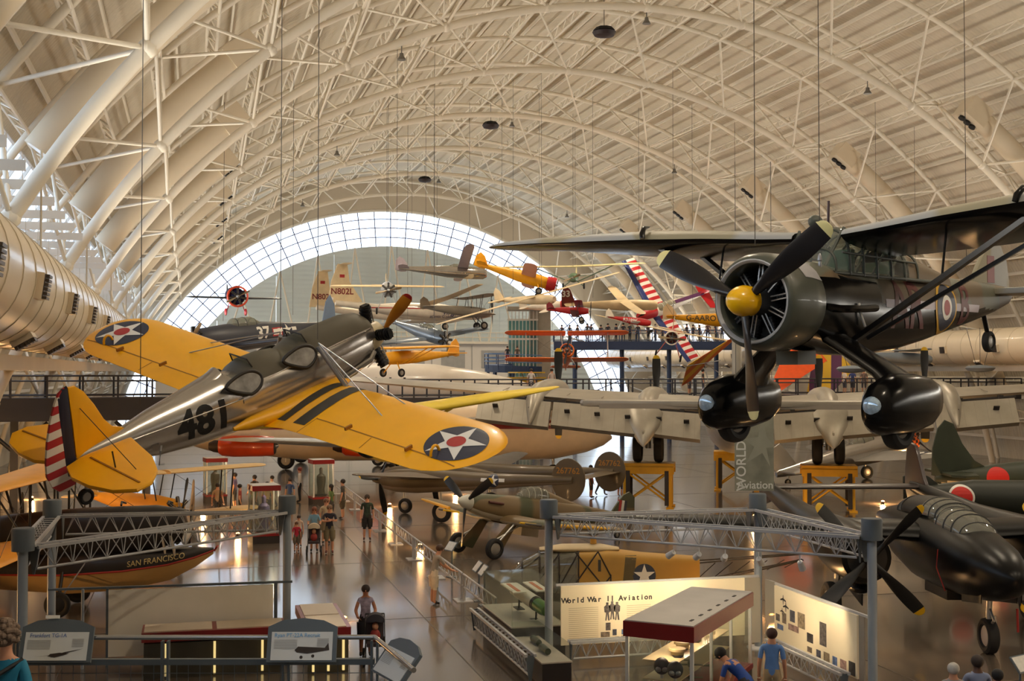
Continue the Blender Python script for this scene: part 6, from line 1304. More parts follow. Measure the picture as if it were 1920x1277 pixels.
# white racer and red biplane
mono('white_racer', 'white and red racing airplane in front of the stair tower', (30.4, 99.0, 12.3), (14, -4, -36), pwhite, pwhite, 5.6, .55, 6.5, 1.2, -.2, -1.4, cowl=pred, eng=False, prop=80, wheels=False, can=steel_c, tail=pwhite, sc=.7, hang=0)
t = biplane('red_aerobatic_biplane', 'small red aerobatic biplane hanging above the crowded bridge', (28.6, 87.3, 11.2), -20, pred, P_('dark red wing', (138, 28, 40)), 5.6, 1.0, 1.2, 4.8, eng=False, ry=2, rx=-6, sc=.62)
# sailplane numbered 33
t, fb = mono('white_sailplane', 'white sailplane numbered 33 on its dark red fin', (36.5, 93.6, 12.1), (12, -1, -10), pcream, pcream, 7.5, .42, 15, .9, .3, -2.2, eng=False, wheels=False, tail=P_('maroon fin', (110, 36, 34)), fin_h=1.7)
for q in (-1, 1): flat('fin_number', text_tris('33', .7, .03), (-7.45, q * .05, 1.0), V((-q, 0, 0)), V((0, 0, 1)), iwhite, t)
# green ultralight under a wide cream wing
mono('green_ultralight', 'tiny sage green airplane under a wide pale yellow wing', (31.4, 100.2, 14.7), (1, 4, -112), pgreen, ppale, 4.6, .4, 12.5, 1.5, .95, -.6, eng=False, prop=20, wheelz=-.7, struts=True, dihedral=.02, twing=pgreen)
# red airplane lettered
t, fb = mono('red_sport_airplane', 'red sport airplane lettered R3189K hanging above the crowd on the bridge', (30.3, 78.9, 10.0), (0, 7, -14), pred, pwhite, 5.4, .42, 7, 1.0, -.25, -1.6, eng=False, wheels=False, tail=pwhite, sc=.55, hang=0)
tb = bvh(fb)
for s in (-1, 1): decal('registration', text_tris('R3189K', .55, .02), (-2.6, s * 2, .05), V((-s, 0, 0)), V((0, 0, 1)), iwhite, t, tb, .15, .01)
# aerobatic trainer with flag wings
FM = thing('flag_wing_airplane', 'red-nosed aerobatic airplane with blue and red-white striped wings, banked steeply', 'airplane', (36.57, 98.08, 11.34), (R(-59.17), R(16.05), R(200.86)))
fus([(0, 0, .3, .32), (-.25, 0, .46, .5), (-1.8, .02, .5, .55)], 'nose_cowl', pred, FM, n=20); fus([(-1.8, .02, .5, .55), (-3.6, .08, .45, .5), (-6, .18, .24, .3), (-8.0, .26, .06, .12)], 'fuselage', pwhite, FM, n=20)
canopy(FM, [(-1.9, .45, .2, .05), (-2.2, .45, .36, .42), (-3.4, .45, .36, .42), (-4.0, .45, .2, .1)], (-2.3, -2.8, -3.4), iwhite)
for s in (-1, 1):
    wing([(s * .4, -1.5, .75, -.2, .2), (s * 5.3, -1.75, .5, .1, .2)], 'wing_leading_panel', pblue, FM); wing([(s * .4, -2.2, 1.3, -.2, .1), (s * 5.3, -2.2, 1.0, .1, .1)], 'wing_striped_panel', sflag, FM)
    plate([(-7.2, s * .05), (-7.4, s * 1.5), (-8.0, s * 1.7), (-8.3, s * .1)], .06, 'tailplane', pred, FM, 'xy', .3)
    wheel(FM, (-1.3, s * 1.2, -1.15), .25, .14); rod('gear_leg', (-1.5, s * 1.1, -.2), (-1.3, s * 1.2, -1.1), .05, pwhite, FM)
plate([(-7.0, .3), (-7.7, 1.5), (-8.2, 1.6), (-8.5, .8), (-8.3, .1)], .07, 'fin', pred, FM); MB().bar((-4.0, 0, .55), (-7.6, 0, .38), .3, .12).build('purple_spine', P_('purple trim', (96, 52, 92)), FM)
for a in (75, 255): blade(FM, (.12, 0, 0), a, 1.0, .16, prop_k, None, .08)
# yellow fuselage lettered
t, fb = mono('yellow_moth', 'yellow light airplane lettered G-AARO partly hidden behind the black cowling', (41.8, 87.2, 10.55), (0, 2, -14), cubY, cubY, 6.6, .5, 8.6, 1.3, .7, -1.2, eng=False, prop=70, wheelz=-1.1, tail=pcream, struts=True)
tb = bvh(fb)
for s in (-1, 1): decal('registration', text_tris('G-AARO', .6, .02), (-4.0, s * 2, .12), V((-s, 0, 0)), V((0, 0, 1)), P_('brown lettering', (92, 70, 30)), t, tb, .15, .01)
# orange biplane, front view
biplane('orange_biplane', 'large orange biplane facing the viewer above the walkway', (30.6, 99.2, 8.5), -106, porange, porange, 10.6, 1.5, 2.25, 7, P_('silver strut', (180, 176, 170)), cowl=porange, ry=-13)
# ring-cowled monoplane
mono('ring_cowl_monoplane', 'white-ringed radial monoplane with long thin slanted wings under the flag wings', (33.0, 81.8, 9.1), (-11, 6, -112), P_('patchwork red and white', (180, 90, 80), noise=.5, ns=3), pcream, 6, .42, 11.5, .9, .35, -.8, prop=5, cowl=pwhite, wheelz=-1.4)
# long pale glider wing
mono('long_glider', 'very long thin white glider wing slanting up across the stair tower', (26.6, 89.4, 12.2), (14, 0, -62), pcream, pcream, 6.4, .35, 20, .8, .3, -1.8, eng=False, wheels=False, dihedral=.0)
# yellow training glider with long wing just behind the trainer
TG = thing('yellow_glider', 'long-winged yellow glider hanging just behind the yellow winged trainer', 'glider', (4.3, 31.0, 5.45), (R(3.5), 0, R(-57.6)))
tgy = P_('lemon yellow fabric', (222, 190, 24)); fus([(2.6, -.5, .1, .1), (2.0, -.5, .34, .5), (.5, -.45, .38, .55), (-1.5, -.25, .28, .35), (-4.6, .05, .06, .12)], 'fuselage', tgy, TG, n=18)
for s in (-1, 1):
    wing([(s * .1, .8, 1.5, .12, .2), (s * 4.5, .75, 1.35, .26, .18), (s * 6.4, .55, .9, .33, .12), (s * 7.1, .3, .45, .36, .1)], 'wing', tgy, TG); rod('wing_strut', (.3, s * .3, -.6), (.4, s * 2.6, .12), .04, tgy, TG)
    plate([(-3.9, s * .05), (-4.0, s * 1.3), (-4.5, s * 1.4), (-4.7, s * .05)], .06, 'tailplane', tgy, TG, 'xy', .12)
plate([(-3.9, .1), (-4.4, 1.0), (-4.9, 1.0), (-5.1, 0)], .06, 'fin', tgy, TG)
# kites, hang gliders and lamps over the far walkway
def delta(name, label, loc, rot, m, pts, th=.05):
    t = thing(name, label, 'hang glider', loc, tuple(R(a) for a in rot)); plate(pts, th, 'sail', m, t, 'xy', 0)
    rod('keel', (pts[0][0], 0, -.04), (-2.2, 0, -.04), .03, steel_c, t)
    for s in (-1, 1): rod('control_bar', (-.6, 0, -.05), (-.5, s * .6, -1.3), .02, steel_c, t)
    rod('base_bar', (-.5, -.6, -1.3), (-.5, .6, -1.3), .02, steel_c, t); rod('hanging_cable', (-.6, 0, .1), (-.6, 0, 6), .01, wire_m, t, n=4); return t
D = [(1.6, 0), (-1.2, 4.2), (-1.8, 3.4), (-1.4, 0), (-1.8, -3.4), (-1.2, -4.2)]
delta('hang_glider', 'bright orange hang glider sail above the far walkway', (41.6, 78.6, 7.7), (38, 8, -30), P_('fluorescent orange sail', (228, 84, 24)), D); delta('hang_glider', 'purple, yellow and red hang glider beside the far walkway railing', (44.6, 80.2, 6.9), (48, 0, -30), stripes('purple and yellow sail', (88, 44, 84), (220, 178, 50), 'X', 1.5, .5), D); delta('hang_glider', 'yellow and red hang glider tip left of the black spats', (29.8, 69.6, 7.2), (36, 6, -150), stripes('orange yellow sail', (214, 100, 26), (230, 176, 40), 'X', 1.2, .5), [(a * .7, b_ * .6) for a, b_ in D])
mono('blue_grey_biplane_tail', 'blue-grey floatplane with square fin hanging at the far right', (47.0, 71.4, 7.5), (0, 2, -12), P_('pale slate paint', (112, 122, 134)), P_('pale slate paint', (112, 122, 134)), 5.2, .35, 6, 1.1, .5, -1.0, eng=False, wheels=False, fin_h=1.3)
for x, y, z, lb_ in ((40.7, 70.6, 6.9, 'grey oval dish lamp hanging on wires behind the left black spat'), (49.6, 69.9, 6.95, 'grey oval dish lamp hanging on wires at the far right')):
    t = thing('dish_lamp', lb_, 'lamp', (x, y, z)); MB().lathe([(-.28, .2), (-.2, .75), (0, .95), (.12, .8), (.2, .1)], ax='Z', n=22).build('dish', P_('slate lamp dish', (120, 128, 138)), t)
    for s in (-1, 0, 1): rod('lamp_wire', (s * .3, 0, .15), (s * 1.0, 0, 2.6), .02, wire_m, t, n=4)
HB = thing('flying_boat_hull', 'yellow and red flying boat hull under the orange biplane', 'airplane', (27.0, 98.0, 5.4), (0, 0, R(-8))); fus([(2.2, .35, .1, .1), (1.4, .2, .5, .5), (-1.2, .1, .55, .6), (-2.6, .3, .2, .3)], 'hull', P_('boat red', (156, 34, 34)), HB, n=18); MB().box((-.3, 0, .62), (3.2, .9, .5)).build('cabin_top', P_('boat yellow', (220, 176, 50)), HB); MB().box((-.3, 0, 1.25), (2.2, 7, .1)).build('wing', P_('boat yellow', (220, 176, 50)), HB)
for y in (-2.8, 2.8): rod('wing_strut', (-.3, y * .3, .6), (-.3, y, 1.2), .05, steel_c, HB)
rod('stand_leg', (-1, 0, -5.38), (-1, 0, -.2), .12, darkst, HB); rod('stand_leg', (1, 0, -5.38), (1, 0, -.1), .12, darkst, HB)
# ---------------------------------------------------------------- stair tower, curved ramp and high bridge
TW = thing('stair_tower', 'glass and concrete stair tower beside the curved blue ramp', 'tower', (34.5, 124.6, 0), (0, 0, R(-14)))
conc = P_('pale concrete core', (176, 164, 146)); tglass = glass('tower glass', (150, 196, 196), .2, .03, .3)
MB().box((.9, .3, 6.6), (2.2, 3, 13.2)).build('core', conc, TW, 0)
for k in range(9): rod('mullion', (-2.4 + .37 * k, -1.6, 0), (-2.4 + .37 * k, -1.6, 13), .05, frame_m, TW, box=(.08, .08))
for z in range(0, 14, 2): MB().box((-.9, -1.6, z + .1), (3.2, .12, .16)).build('transom', frame_m, TW, 0)
for k in range(6): MB().box((-.9, -1.5, 1.1 + 2 * k), (3.1, .03, 1.8)).build('glass_pane', tglass, TW, 0)
MB().box((0, 0, 13.3), (5, 4, .3)).build('roof_slab', conc, TW, 0)
RA = thing('curved_ramp', 'curved blue steel ramp with railing and tall columns at the stair tower', 'ramp', (32.2, 120.5, 0))
n = 16; arcp = [(3.6 * math.cos(R(95 + 200 * k / n)), 3.0 * math.sin(R(95 + 200 * k / n))) for k in range(n + 1)]
for k in range(n):
    (x0, y0), (x1, y1) = arcp[k], arcp[k + 1]; z0, z1 = 7.2 - .02 * k, 7.2 - .02 * (k + 1)
    MB().poly([(x0, y0, z0), (x1, y1, z1), (x1 * .62, y1 * .62, z1), (x0 * .62, y0 * .62, z0)], .7, (0, 0, 1)).build('deck_segment', bluest, RA, 0)
    for h in (.35, .7, 1.1): rod('hand_rail', (x0, y0, z0 + .35 + h), (x1, y1, z1 + .35 + h), .05, P_('bright blue rail', (92, 124, 170), .3), RA, n=6)
    if k % 2 == 0: rod('rail_post', (x0, y0, z0), (x0, y0, z0 + 1.4), .05, bluest, RA, n=6)
    if k % 3 == 0: rod('column', (x0 * .9, y0 * .9, 0), (x0 * .9, y0 * .9, z0), .16, bluest, RA)
BR = walkway('high_bridge', (33.6, 113.2), (50.5, 108.6), 9.6, 3, 'high dark bridge crowded with visitors in front of the bright windows', m=bluest, deckh=.8)
for k in range(4): rod('column', (2 + 4.5 * k, 0, -9.6), (2 + 4.5 * k, 0, -.8), .22, bluest, BR)
# glowing low window strip on the far right wall behind the bridge
win3 = struct('window_3')
for k in range(10):
    y0 = 100 + 5 * k; q = MB().loft([[on(37.5, R(a), y0), on(37.5, R(a), y0 + 4.7)] for a in (25.5, 28, 30.5)], False, False).build('pane', P_('daylit pane', (236, 242, 250), noise=0, emit=2.6), win3, 0)
    for a in (25.5, 30.5): rod('frame_rail', on(37.45, R(a), y0), on(37.45, R(a), y0 + 5), .08, frame_m, win3, box=(.16, .16))
    rod('mullion', on(37.45, R(25.5), y0), on(37.45, R(30.5), y0), .06, frame_m, win3, box=(.12, .12))
# ---------------------------------------------------------------- visitors
skin_m = mat('warm skin', (196, 140, 108), .55, noise=.05); skin_d = mat('tanned skin', (168, 112, 82), .55, noise=.05)
def jt_(pose):
    J = dict(pel=(0, 0, .96, .13), sp=(0, 0, 1.14, .125), ch=(0, 0, 1.34, .145), nk=(0, .005, 1.50, .058), hl=(0, -.015, 1.60, .078), ht=(0, -.005, 1.69, .085))
    for s, n in ((-1, 'l'), (1, 'r')):
        J['hp' + n] = (s * .095, 0, .90, .105); J['kn' + n] = (s * .105, -.015, .50, .066); J['an' + n] = (s * .11, .02, .09, .044); J['to' + n] = (s * .125, -.15, .035, .038)
        J['sh' + n] = (s * .185, 0, 1.42, .062); J['el' + n] = (s * .235, .03, 1.13, .046); J['wr' + n] = (s * .25, -.03, .88, .032); J['ha' + n] = (s * .25, -.05, .80, .036)
    if pose == 'push':
        for s, n in ((-1, 'l'), (1, 'r')): J['el' + n] = (s * .25, -.06, 1.15, .046); J['wr' + n] = (s * .2, -.3, 1.02, .032); J['ha' + n] = (s * .17, -.37, 1.02, .036)
    if pose == 'cross':
        J['ell'] = (-.26, -.08, 1.18, .046); J['wrl'] = (-.02, -.24, 1.2, .032); J['hal'] = (.07, -.22, 1.22, .036); J['elr'] = (.26, -.08, 1.18, .046); J['wrr'] = (.03, -.22, 1.25, .032); J['har'] = (-.06, -.2, 1.27, .036)
    if pose == 'lean':
        for k in ('sp', 'ch', 'nk', 'hl', 'ht', 'shl', 'shr'): x, y, z, r = J[k]; J[k] = (x, y - (z - .96) * .28, z - (z - .96) * .05, r)
        for s, n in ((-1, 'l'), (1, 'r')): J['el' + n] = (s * .22, -.3, 1.14, .046); J['wr' + n] = (s * .2, -.5, 1.0, .032); J['ha' + n] = (s * .2, -.58, .98, .036)
    if pose == 'bend':
        for k in ('sp', 'ch', 'nk', 'hl', 'ht', 'shl', 'shr'): x, y, z, r = J[k]; h = z - .96; J[k] = (x, y - h * .8, .96 + h * .55, r)
        for s, n in ((-1, 'l'), (1, 'r')): J['el' + n] = (s * .24, -.42, .95, .046); J['wr' + n] = (s * .2, -.5, .72, .032); J['ha' + n] = (s * .2, -.53, .64, .036)
    if pose == 'walk':
        J['knl'] = (-.1, -.16, .52, .066); J['anl'] = (-.1, -.2, .1, .044); J['tol'] = (-.11, -.36, .05, .038); J['knr'] = (.1, .08, .5, .066); J['anr'] = (.1, .26, .14, .044); J['tor'] = (.11, .14, .04, .038); J['wrl'] = (-.24, .1, .9, .032); J['hal'] = (-.24, .1, .82, .036); J['wrr'] = (.24, -.2, .93, .032); J['har'] = (.24, -.26, .86, .036)
    if pose == 'sit':
        for k in list(J):
            x, y, z, r = J[k]
            if z > .85 and k[:2] != 'hp': J[k] = (x, y, z - .48, r)
        for s, n in ((-1, 'l'), (1, 'r')): J['hp' + n] = (s * .1, 0, .46, .105); J['kn' + n] = (s * .13, -.42, .5, .066); J['an' + n] = (s * .12, -.42, .1, .044); J['to' + n] = (s * .13, -.58, .035, .038); J['el' + n] = (s * .25, -.06, .7, .046); J['wr' + n] = (s * .16, -.3, .6, .032); J['ha' + n] = (s * .13, -.36, .57, .036)
    return J
EDG = [('pel', 'sp', 1), ('sp', 'ch', 1), ('ch', 'nk', 1), ('nk', 'hl', 0), ('hl', 'ht', 0)] + [(a + n, b_ + n, c) for n in 'lr' for a, b_, c in (('hp', 'kn', 2), ('kn', 'an', 3), ('an', 'to', 4), ('sh', 'el', 5), ('el', 'wr', 6), ('wr', 'ha', 0))] + [('pel', 'hp' + n, 2) for n in 'lr'] + [('ch', 'sh' + n, 1) for n in 'lr']
BODY = {}
def body_mesh(pose, fem=False, sub=2):
    key = (pose, fem, sub)
    if key in BODY: return BODY[key]
    J = jt_(pose)
    if fem:
        for k in ('shl', 'shr'): x, y, z, r = J[k]; J[k] = (x * .86, y, z, r * .85)
        x, y, z, r = J['sp']; J['sp'] = (x, y, z, .105)
    names = list(J); me = bpy.data.meshes.new('b'); me.from_pydata([J[k][:3] for k in names], [(names.index(a), names.index(b_)) for a, b_, c in EDG], [])
    o = bpy.data.objects.new('b', me); COL.objects.link(o); m = o.modifiers.new('s', 'SKIN'); m.use_smooth_shade = True
    for i, k in enumerate(names):
        r = J[k][3]; d = me.skin_vertices[0].data[i]; d.radius = (r, r * (.78 if k in ('pel', 'sp', 'ch') else 1)); d.use_root = (k == 'pel')
    o.modifiers.new('d', 'SUBSURF').levels = sub
    dg = bpy.context.evaluated_depsgraph_get(); ev = bpy.data.meshes.new_from_object(o.evaluated_get(dg)); bpy.data.objects.remove(o)
    q = MB(); q.add([v.co for v in ev.vertices], [tuple(p.vertices) for p in ev.polygons]); n0 = len(q.f)
    for n in 'lr':
        h = V(J['ha' + n][:3]); w_ = V(J['wr' + n][:3]); d = (h - w_).normalized(); s = d.cross(V((0, 1, .3))).normalized()
        for k in range(4):
            b0 = h + d * .02 + s * (.018 * (k - 1.5)); L = (.062, .074, .07, .055)[k]; mid = b0 + d * L * .6 + V((0, -.008, -.004)); q.path([b0, mid, mid + d * L * .5 + V((0, -.018, -.006))], [.0095, .009, .007], 5)
        b0 = h - d * .015 + s * .03 * (1 if n == 'l' else -1); q.path([b0, b0 + s * .025 * (1 if n == 'l' else -1) + d * .03, b0 + s * .028 * (1 if n == 'l' else -1) + d * .06], [.011, .01, .008], 5)
    seg = [(V(J[a][:3]), V(J[b_][:3]), (J[a][3] + J[b_][3]) / 2, c) for a, b_, c in EDG]; zone = []
    for i, f_ in enumerate(q.f):
        if i >= n0: zone.append(0); continue
        c = sum((V(q.v[k]) for k in f_), V()) / len(f_); best = None
        for a, b_, r, z in seg:
            d = b_ - a; t = max(0, min(1, (c - a).dot(d) / d.length_squared)); dist = (c - (a + d * t)).length / r
            if best is None or dist < best[0]: best = (dist, z, t)
        z = best[1]
        if z == 1 and best[2] > .75 and c.z > J['nk'][2] - .03: z = 0
        if z == 5 and best[2] > .75: z = 6
        zone.append(z)
    BODY[key] = (q, zone, J); bpy.data.meshes.remove(ev); return BODY[key]
CLOTH = {}
def person(label, loc, face, pose='stand', h=1.75, shirt=(120, 120, 120), pants=(70, 66, 60), shorts=True, sleeve='short', hair=(40, 28, 20), long=False, shoes=(40, 36, 34), fem=False, detail=True, group=None, skin=None, sub=2, bald=False, print_=0, bag=None, curly=False):
    sk = skin or skin_m
    def cm(c, n): return mat('cloth %d %d %d' % c, c, .75, noise=n, ns=9)
    q, zone, J = body_mesh(pose, fem, sub)
    mats = [sk, cm(shirt, print_ or .08), cm(pants, .08), cm(shoes, .05)]
    mp = {0: 0, 1: 1, 2: 2, 3: 0 if shorts else 2, 4: 3, 5: 0 if sleeve == 'none' else 1, 6: 1 if sleeve == 'long' else 0}
    q.mi = [mp[z] for z in zone]
    t = thing('person', label, 'person', loc, (0, 0, R(face + 90)), group, h / 1.78)
    q.build('body', mats, t, 80)
    hd = (V(J['hl'][:3]) + V(J['ht'][:3])) / 2; up = (V(J['ht'][:3]) - V(J['hl'][:3])).normalized(); fw = V((0, -1, 0)); fw = (fw - up * fw.dot(up)).normalized(); sd = up.cross(fw)
    M = Matrix((sd, -fw, up)).transposed(); hm = mat('hair %d %d %d' % hair, hair, .7, noise=.2, ns=12)
    if not bald:
        hb = MB().ell(hd + up * .035 - fw * .018, (.112, .118, .112), 16, 10, M)
        hb.build('hair', hm, t) if not long else MB().ell(hd + up * .035 - fw * .018, (.112, .118, .112), 16, 10, M).ell(hd - up * .09 - fw * .06, (.10, .06, .15), 12, 8, M).build('hair', hm, t)
    if curly:
        qq = MB(); rnd = random.Random(3)
        for k in range(70):
            a, b_ = rnd.uniform(0, 2 * PI), rnd.uniform(-.5, 1); c_ = math.sqrt(max(1 - b_ * b_, 0)); dv = V((c_ * math.cos(a), c_ * math.sin(a), b_))
            if dv.y < -.55 and dv.z < .5: continue
            qq.ell(hd + up * .03 + V((dv.x * .11, dv.y * .115 + .015, dv.z * .115)), (.034, .034, .03), 7, 5)
        qq.build('curls', hm, t)
    if detail:
        MB().ell(hd - up * .015 + fw * .098, (.014, .022, .024), 8, 6, M).build('nose', sk, t); em = mat('dark eye', (26, 20, 18), .3, noise=0)
        for s in (-1, 1): MB().ell(hd + up * .012 + fw * .083 + sd * .032 * s, (.012, .008, .007), 8, 6, M).build('eye', em, t); MB().ell(hd - up * .005 + sd * .086 * s, (.014, .022, .032), 8, 6, M).build('ear', sk, t)
        MB().ell(hd - up * .062 + fw * .083, (.025, .008, .007), 8, 6, M).build('mouth', mat('lip', (150, 84, 76), .5, noise=0), t)
        if shorts and pose in ('stand', 'cross', 'push', 'lean'):
            for s in (-1, 1): MB().path([(s * .1, 0, .84), (s * .108, -.01, .66), (s * .112, -.012, .52)], [.125, .112, .1], 12).build('shorts_leg', mats[2], t)
    if bag: MB().ell((.22 if not fem else .16, .12, 1.05), (.1, .16, .24), 12, 8).build('shoulder_bag', mat('black nylon bag', (22, 22, 26), .6), t); MB().path([(-.16, 0, 1.46), (0, .14, 1.36), (.18, .14, 1.2)], .02, 6).build('bag_strap', mat('black nylon bag'), t)
    return t
CAMF = -95
person('man in dark green patterned shirt and black shorts standing by the aisle barrier', (6.84, 49.2, 0), -98, h=1.8, shirt=(40, 52, 38), pants=(34, 30, 30), hair=(60, 44, 30), print_=.6, shoes=(70, 34, 34))
person('man in navy shirt and khaki shorts standing with arms crossed', (5.0, 46.0, 0), -96, 'cross', 1.78, (34, 32, 44), (116, 104, 78), hair=(120, 90, 66), shoes=(90, 46, 40))
person('woman in light blue top pushing a stroller up the aisle', (4.50, 46.6, 0), -96, 'push', 1.66, (112, 150, 172), (120, 108, 92), hair=(112, 62, 40), long=True, fem=True)
person('small child in red shirt beside the light blue woman', (3.85, 46.6, 0), -90, h=1.12, shirt=(178, 32, 56), pants=(110, 96, 80), hair=(90, 58, 40))
person('small child in pale shirt behind the child in red', (4.05, 48.0, 0), -95, h=1.2, shirt=(196, 168, 146), pants=(96, 84, 72), hair=(50, 34, 26))
person('man in cream shirt standing behind the light blue woman', (5.15, 48.6, 0), -94, h=1.76, shirt=(186, 164, 132), pants=(120, 104, 80), hair=(110, 76, 54))
person('woman in olive top standing by the far aisle case', (6.1, 55.5, 0), 150, h=1.68, shirt=(96, 116, 62), pants=(80, 72, 66), long=True, fem=True)
person('man in dark shirt standing next to the olive top woman', (6.75, 56.6, 0), 160, h=1.8, shirt=(62, 58, 54), pants=(96, 84, 66))
person('guard in white shirt and black vest beside the far aisle case', (5.45, 64.2, 0), 170, h=1.8, shirt=(206, 200, 192), pants=(30, 28, 30), shorts=False, sleeve='long', hair=(120, 50, 40))
person('man in grey shirt and white shorts leaning over the aisle barrier', (6.80, 35.1, 0), 8, 'lean', 1.74, (150, 140, 128), (214, 196, 170), hair=(70, 48, 36), shoes=(22, 20, 22))
person('woman in patterned tank top pushing a dark stroller near the railing', (4.03, 29.2, 0), -97, 'push', 1.66, (150, 138, 156), (30, 28, 34), sleeve='none', hair=(40, 26, 20), fem=True, print_=.5, skin=skin_d)
person('man in blue shirt and khaki trousers seen from behind at the side panel', (10.85, 21.85, 0), 62, h=1.76, shirt=(96, 136, 196), pants=(172, 150, 116), shorts=False, hair=(58, 30, 22))
person('dark-haired man in royal blue shirt bending towards the red-topped case', (10.05, 21.2, 0), 128, 'bend', 1.8, (34, 74, 156), (60, 58, 62), shorts=False, sleeve='short', hair=(22, 16, 14))
person('grey-haired visitor in grey shirt sitting at the lower right edge', (13.70, 20.2, .0), 70, 'sit', 1.78, (150, 146, 144), (80, 76, 70), shorts=False, hair=(186, 180, 172))
person('visitor with shaved dark head sitting at the lower right edge', (14.28, 20.3, 0), 75, 'sit', 1.9, (120, 130, 158), (60, 56, 54), shorts=False, hair=(40, 28, 22), skin=mat('deep brown skin', (84, 56, 42), .5, noise=.05))
person('black-haired visitor in grey jacket sitting lowest at the right edge', (14.22, 19.62, 0), 72, 'sit', 1.76, (104, 100, 104), (60, 56, 54), shorts=False, sleeve='long', hair=(18, 14, 14))
BE = thing('bench', 'plain dark bench under the three sitting visitors', 'bench', (14.0, 20.05, 0), (0, 0, R(-15))); MB().box((0, 0, .36), (2.0, .9, .06)).build('seat', darkst, BE, 0)
for x in (-.85, .85): MB().box((x, 0, .17), (.08, .8, .33)).build('leg', darkst, BE, 0)
person('curly grey-haired woman in turquoise top with black bag at the lower left corner', (-1.42, 10.55, 3.04), 78, h=1.66, shirt=(30, 118, 150), pants=(60, 60, 66), hair=(112, 92, 76), fem=True, bag=True, long=False, sub=3, curly=True)
# strollers
def stroller(label, loc, face, canopy_c):
    t = thing('stroller', label, 'stroller', loc, (0, 0, R(face + 90))); fm = mat('dark stroller frame', (34, 34, 38), .4)
    for s in (-1, 1):
        for y in (-.42, .38): wheel(t, (s * .26, y, .13), .13, .06, ax='X')
        rod('frame_tube', (s * .24, .38, .13), (s * .2, -.1, .6), .014, fm, t); rod('frame_tube', (s * .22, -.42, .13), (s * .22, .5, 1.02), .014, fm, t)
    rod('handle_bar', (-.22, .5, 1.02), (.22, .5, 1.02), .018, fm, t); MB().box((0, -.05, .45), (.4, .42, .08)).box((0, .17, .7), (.4, .06, .5), Euler((R(-18), 0, 0)).to_matrix()).build('seat', mat('stroller fabric', (58, 48, 50), .8), t)
    fus([(-.2, .95, .1, .02), (-.15, .95, .22, .18), (.15, .95, .22, .18), (.2, .95, .1, .02)], 'hood', mat('stroller hood %d' % canopy_c[0], canopy_c, .7), t, a0=0, a1=180).rotation_euler = (0, 0, R(90))
    MB().ell((0, -.02, .62), (.12, .1, .16), 12, 8).build('child_torso', mat('child red top', (150, 50, 44), .7), t); MB().ell((0, -.06, .84), (.075, .08, .09), 12, 8).build('child_head', skin_m, t)
stroller('stroller with pale hood pushed by the light blue woman', (4.42, 45.85, 0), -96, (176, 158, 132)); stroller('dark-hooded stroller pushed by the woman in tank top', (4.15, 28.45, 0), -97, (30, 28, 40))
# distant visitors share a few bodies
cols = [((150, 60, 50), (70, 64, 60)), ((86, 120, 76), (80, 76, 70)), ((188, 160, 110), (60, 58, 66)), ((70, 62, 58), (50, 46, 44)), ((120, 100, 130), (90, 84, 76)), ((200, 190, 180), (60, 70, 100)), ((60, 80, 120), (110, 100, 84)), ((160, 130, 100), (44, 42, 44))]
near_far = [(2.2, 57.5, 0), (2.9, 58.6, 0), (3.4, 57.2, 0), (3.0, 60.6, 0), (2.1, 61.5, 0), (3.9, 61.8, 0), (4.6, 59.6, 0), (1.2, 57.0, 0), (20.6, 62.5, 0), (21.5, 63.6, 0), (22.4, 63.0, 0), (18.9, 63.0, 0)]
clab = ['man in red shirt in the crowd beyond the nearest aisle case', 'visitor in green shirt in the crowd beyond the nearest aisle case', 'visitor in tan shirt behind the nearest aisle case', 'visitor in dark shirt standing before the orange engine pod', 'visitor in mauve shirt under the orange engine pod', 'visitor in white shirt beside the crowd in the aisle', 'visitor in blue shirt at the right of the aisle crowd', 'visitor in brown shirt at the left of the aisle crowd', 'visitor in red shirt left of the yellow stand', 'visitor in green shirt nearest the left yellow stand', 'visitor in tan shirt behind the left yellow stand', 'visitor in dark shirt below the bomber wing']
for k, (p, lb_) in enumerate(zip(near_far, clab)): person(lb_, p, (40 * k) % 360, ('stand', 'walk')[k % 2], 1.6 + .05 * (k % 5), cols[k % 8][0], cols[k % 8][1], detail=False, sub=1, shorts=k % 2 == 0, group='visitors in the aisle and under the bomber')
def on_walk(t, u, v, zoff=0): M = t.matrix_basis; return tuple(M @ V((u, v, zoff)))
for k, (u, v, lb_) in enumerate(((9.6, .5, 'visitor in white shirt on the walkway above the yellow glider wing'), (10.9, .3, 'second visitor in pale shirt on the walkway above the yellow glider wing'), (20.6, .4, 'visitor in dark clothes on the walkway behind the left bomber propeller'), (21.5, .2, 'visitor with dark bag on the walkway behind the left bomber propeller'), (32.5, .3, 'visitor in white shirt on the walkway between the black spats'), (33.3, .5, 'visitor in blue shirt on the walkway between the black spats'), (34.0, .2, 'visitor in grey shirt on the walkway between the black spats'))):
    c = (((206, 196, 188), (190, 170, 160), (40, 38, 40), (56, 48, 44), (206, 190, 176), (44, 60, 120), (110, 92, 88))[k]); person(lb_, on_walk(walk_mid, u, v), 250 + 30 * k, 'stand', 1.72, c, (70, 66, 74), detail=False, sub=1, group='visitors on the middle walkway')
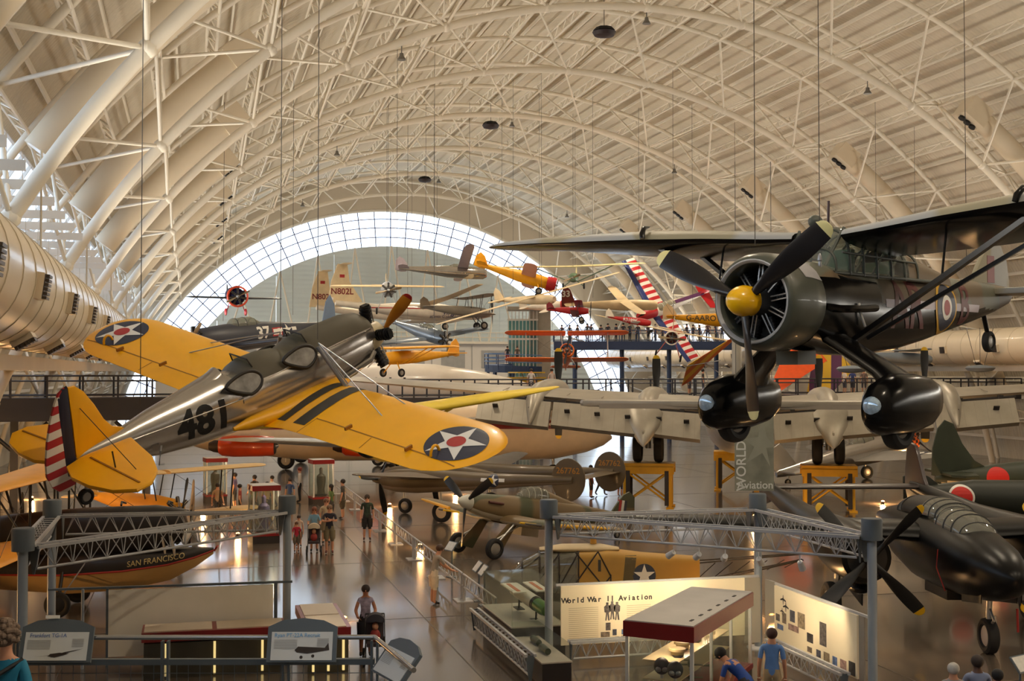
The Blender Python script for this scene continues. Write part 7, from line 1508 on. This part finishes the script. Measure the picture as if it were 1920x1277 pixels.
for k in range(22):
    u = .8 + 16 * k / 22 + random.uniform(-.2, .2); person('dark silhouetted visitor standing at the railing of the high bridge', on_walk(BR, u, -.9 + random.uniform(-.2, .5)), random.choice((250, 80, 200, 300)), 'stand', random.uniform(1.55, 1.85), random.choice(((70, 56, 58), (54, 50, 60), (92, 62, 60), (60, 60, 66))), (44, 42, 46), shorts=False, detail=False, sub=1, group='visitors on the high bridge')
for k, (x, y) in enumerate(((30.4, 118.6), (31.3, 118.2))): person(('visitor in red trousers on the curved blue ramp', 'visitor in dark brown on the curved blue ramp')[k], (x, y, 7.52), 260, 'stand', 1.75, ((40, 36, 44), (90, 70, 56))[k], ((150, 40, 40), (70, 60, 50))[k], shorts=False, detail=False, sub=1)
# ---------------------------------------------------------------- high-bay lamps added to brighten the aircraft and the far wall
hb_m = mat('grey lamp housing', (120, 116, 110), .4, .4)
k_ = 0
words = ['first', 'second', 'third', 'fourth', 'fifth', 'sixth', 'seventh', 'eighth']
for kk, y in enumerate((4.66, 34.66, 64.66, 94.66, 124.66)):
    for jj, j in enumerate((3.5, 6, 8.5)):
        p = on(RL - .75, th_j(j), y)
        t = thing('added_high_bay_lamp', 'added grey high-bay lamp on the %s truss row, %s across the vault' % (words[kk], ('left', 'middle', 'right')[jj]), 'lamp', p, group='added high-bay lamps on the trusses')
        MB().lathe([(-.16, .24), (-.1, .22), (.05, .12), (.2, .1), (.22, .03)], ax='Z', n=18).build('reflector', hb_m, t); MB().lathe([(-.15, .2), (-.14, .01)], ax='Z', n=18, cap=False).build('lens', mat('high-bay lens', (255, 226, 184), .4, noise=0, emit=5), t)
        rod('bracket', (0, 0, .2), (0, 0, .6), .03, hb_m, t)
        l = bpy.data.lights.new('lamp_light', 'SPOT'); l.energy = 5200 if y < 120 else 12000; l.spot_size = R(150); l.spot_blend = .6; l.color = (1, .84, .62); l.shadow_soft_size = .3
        o = bpy.data.objects.new('lamp_light', l); COL.objects.link(o); o.parent = t; o.location = (0, 0, -.2)
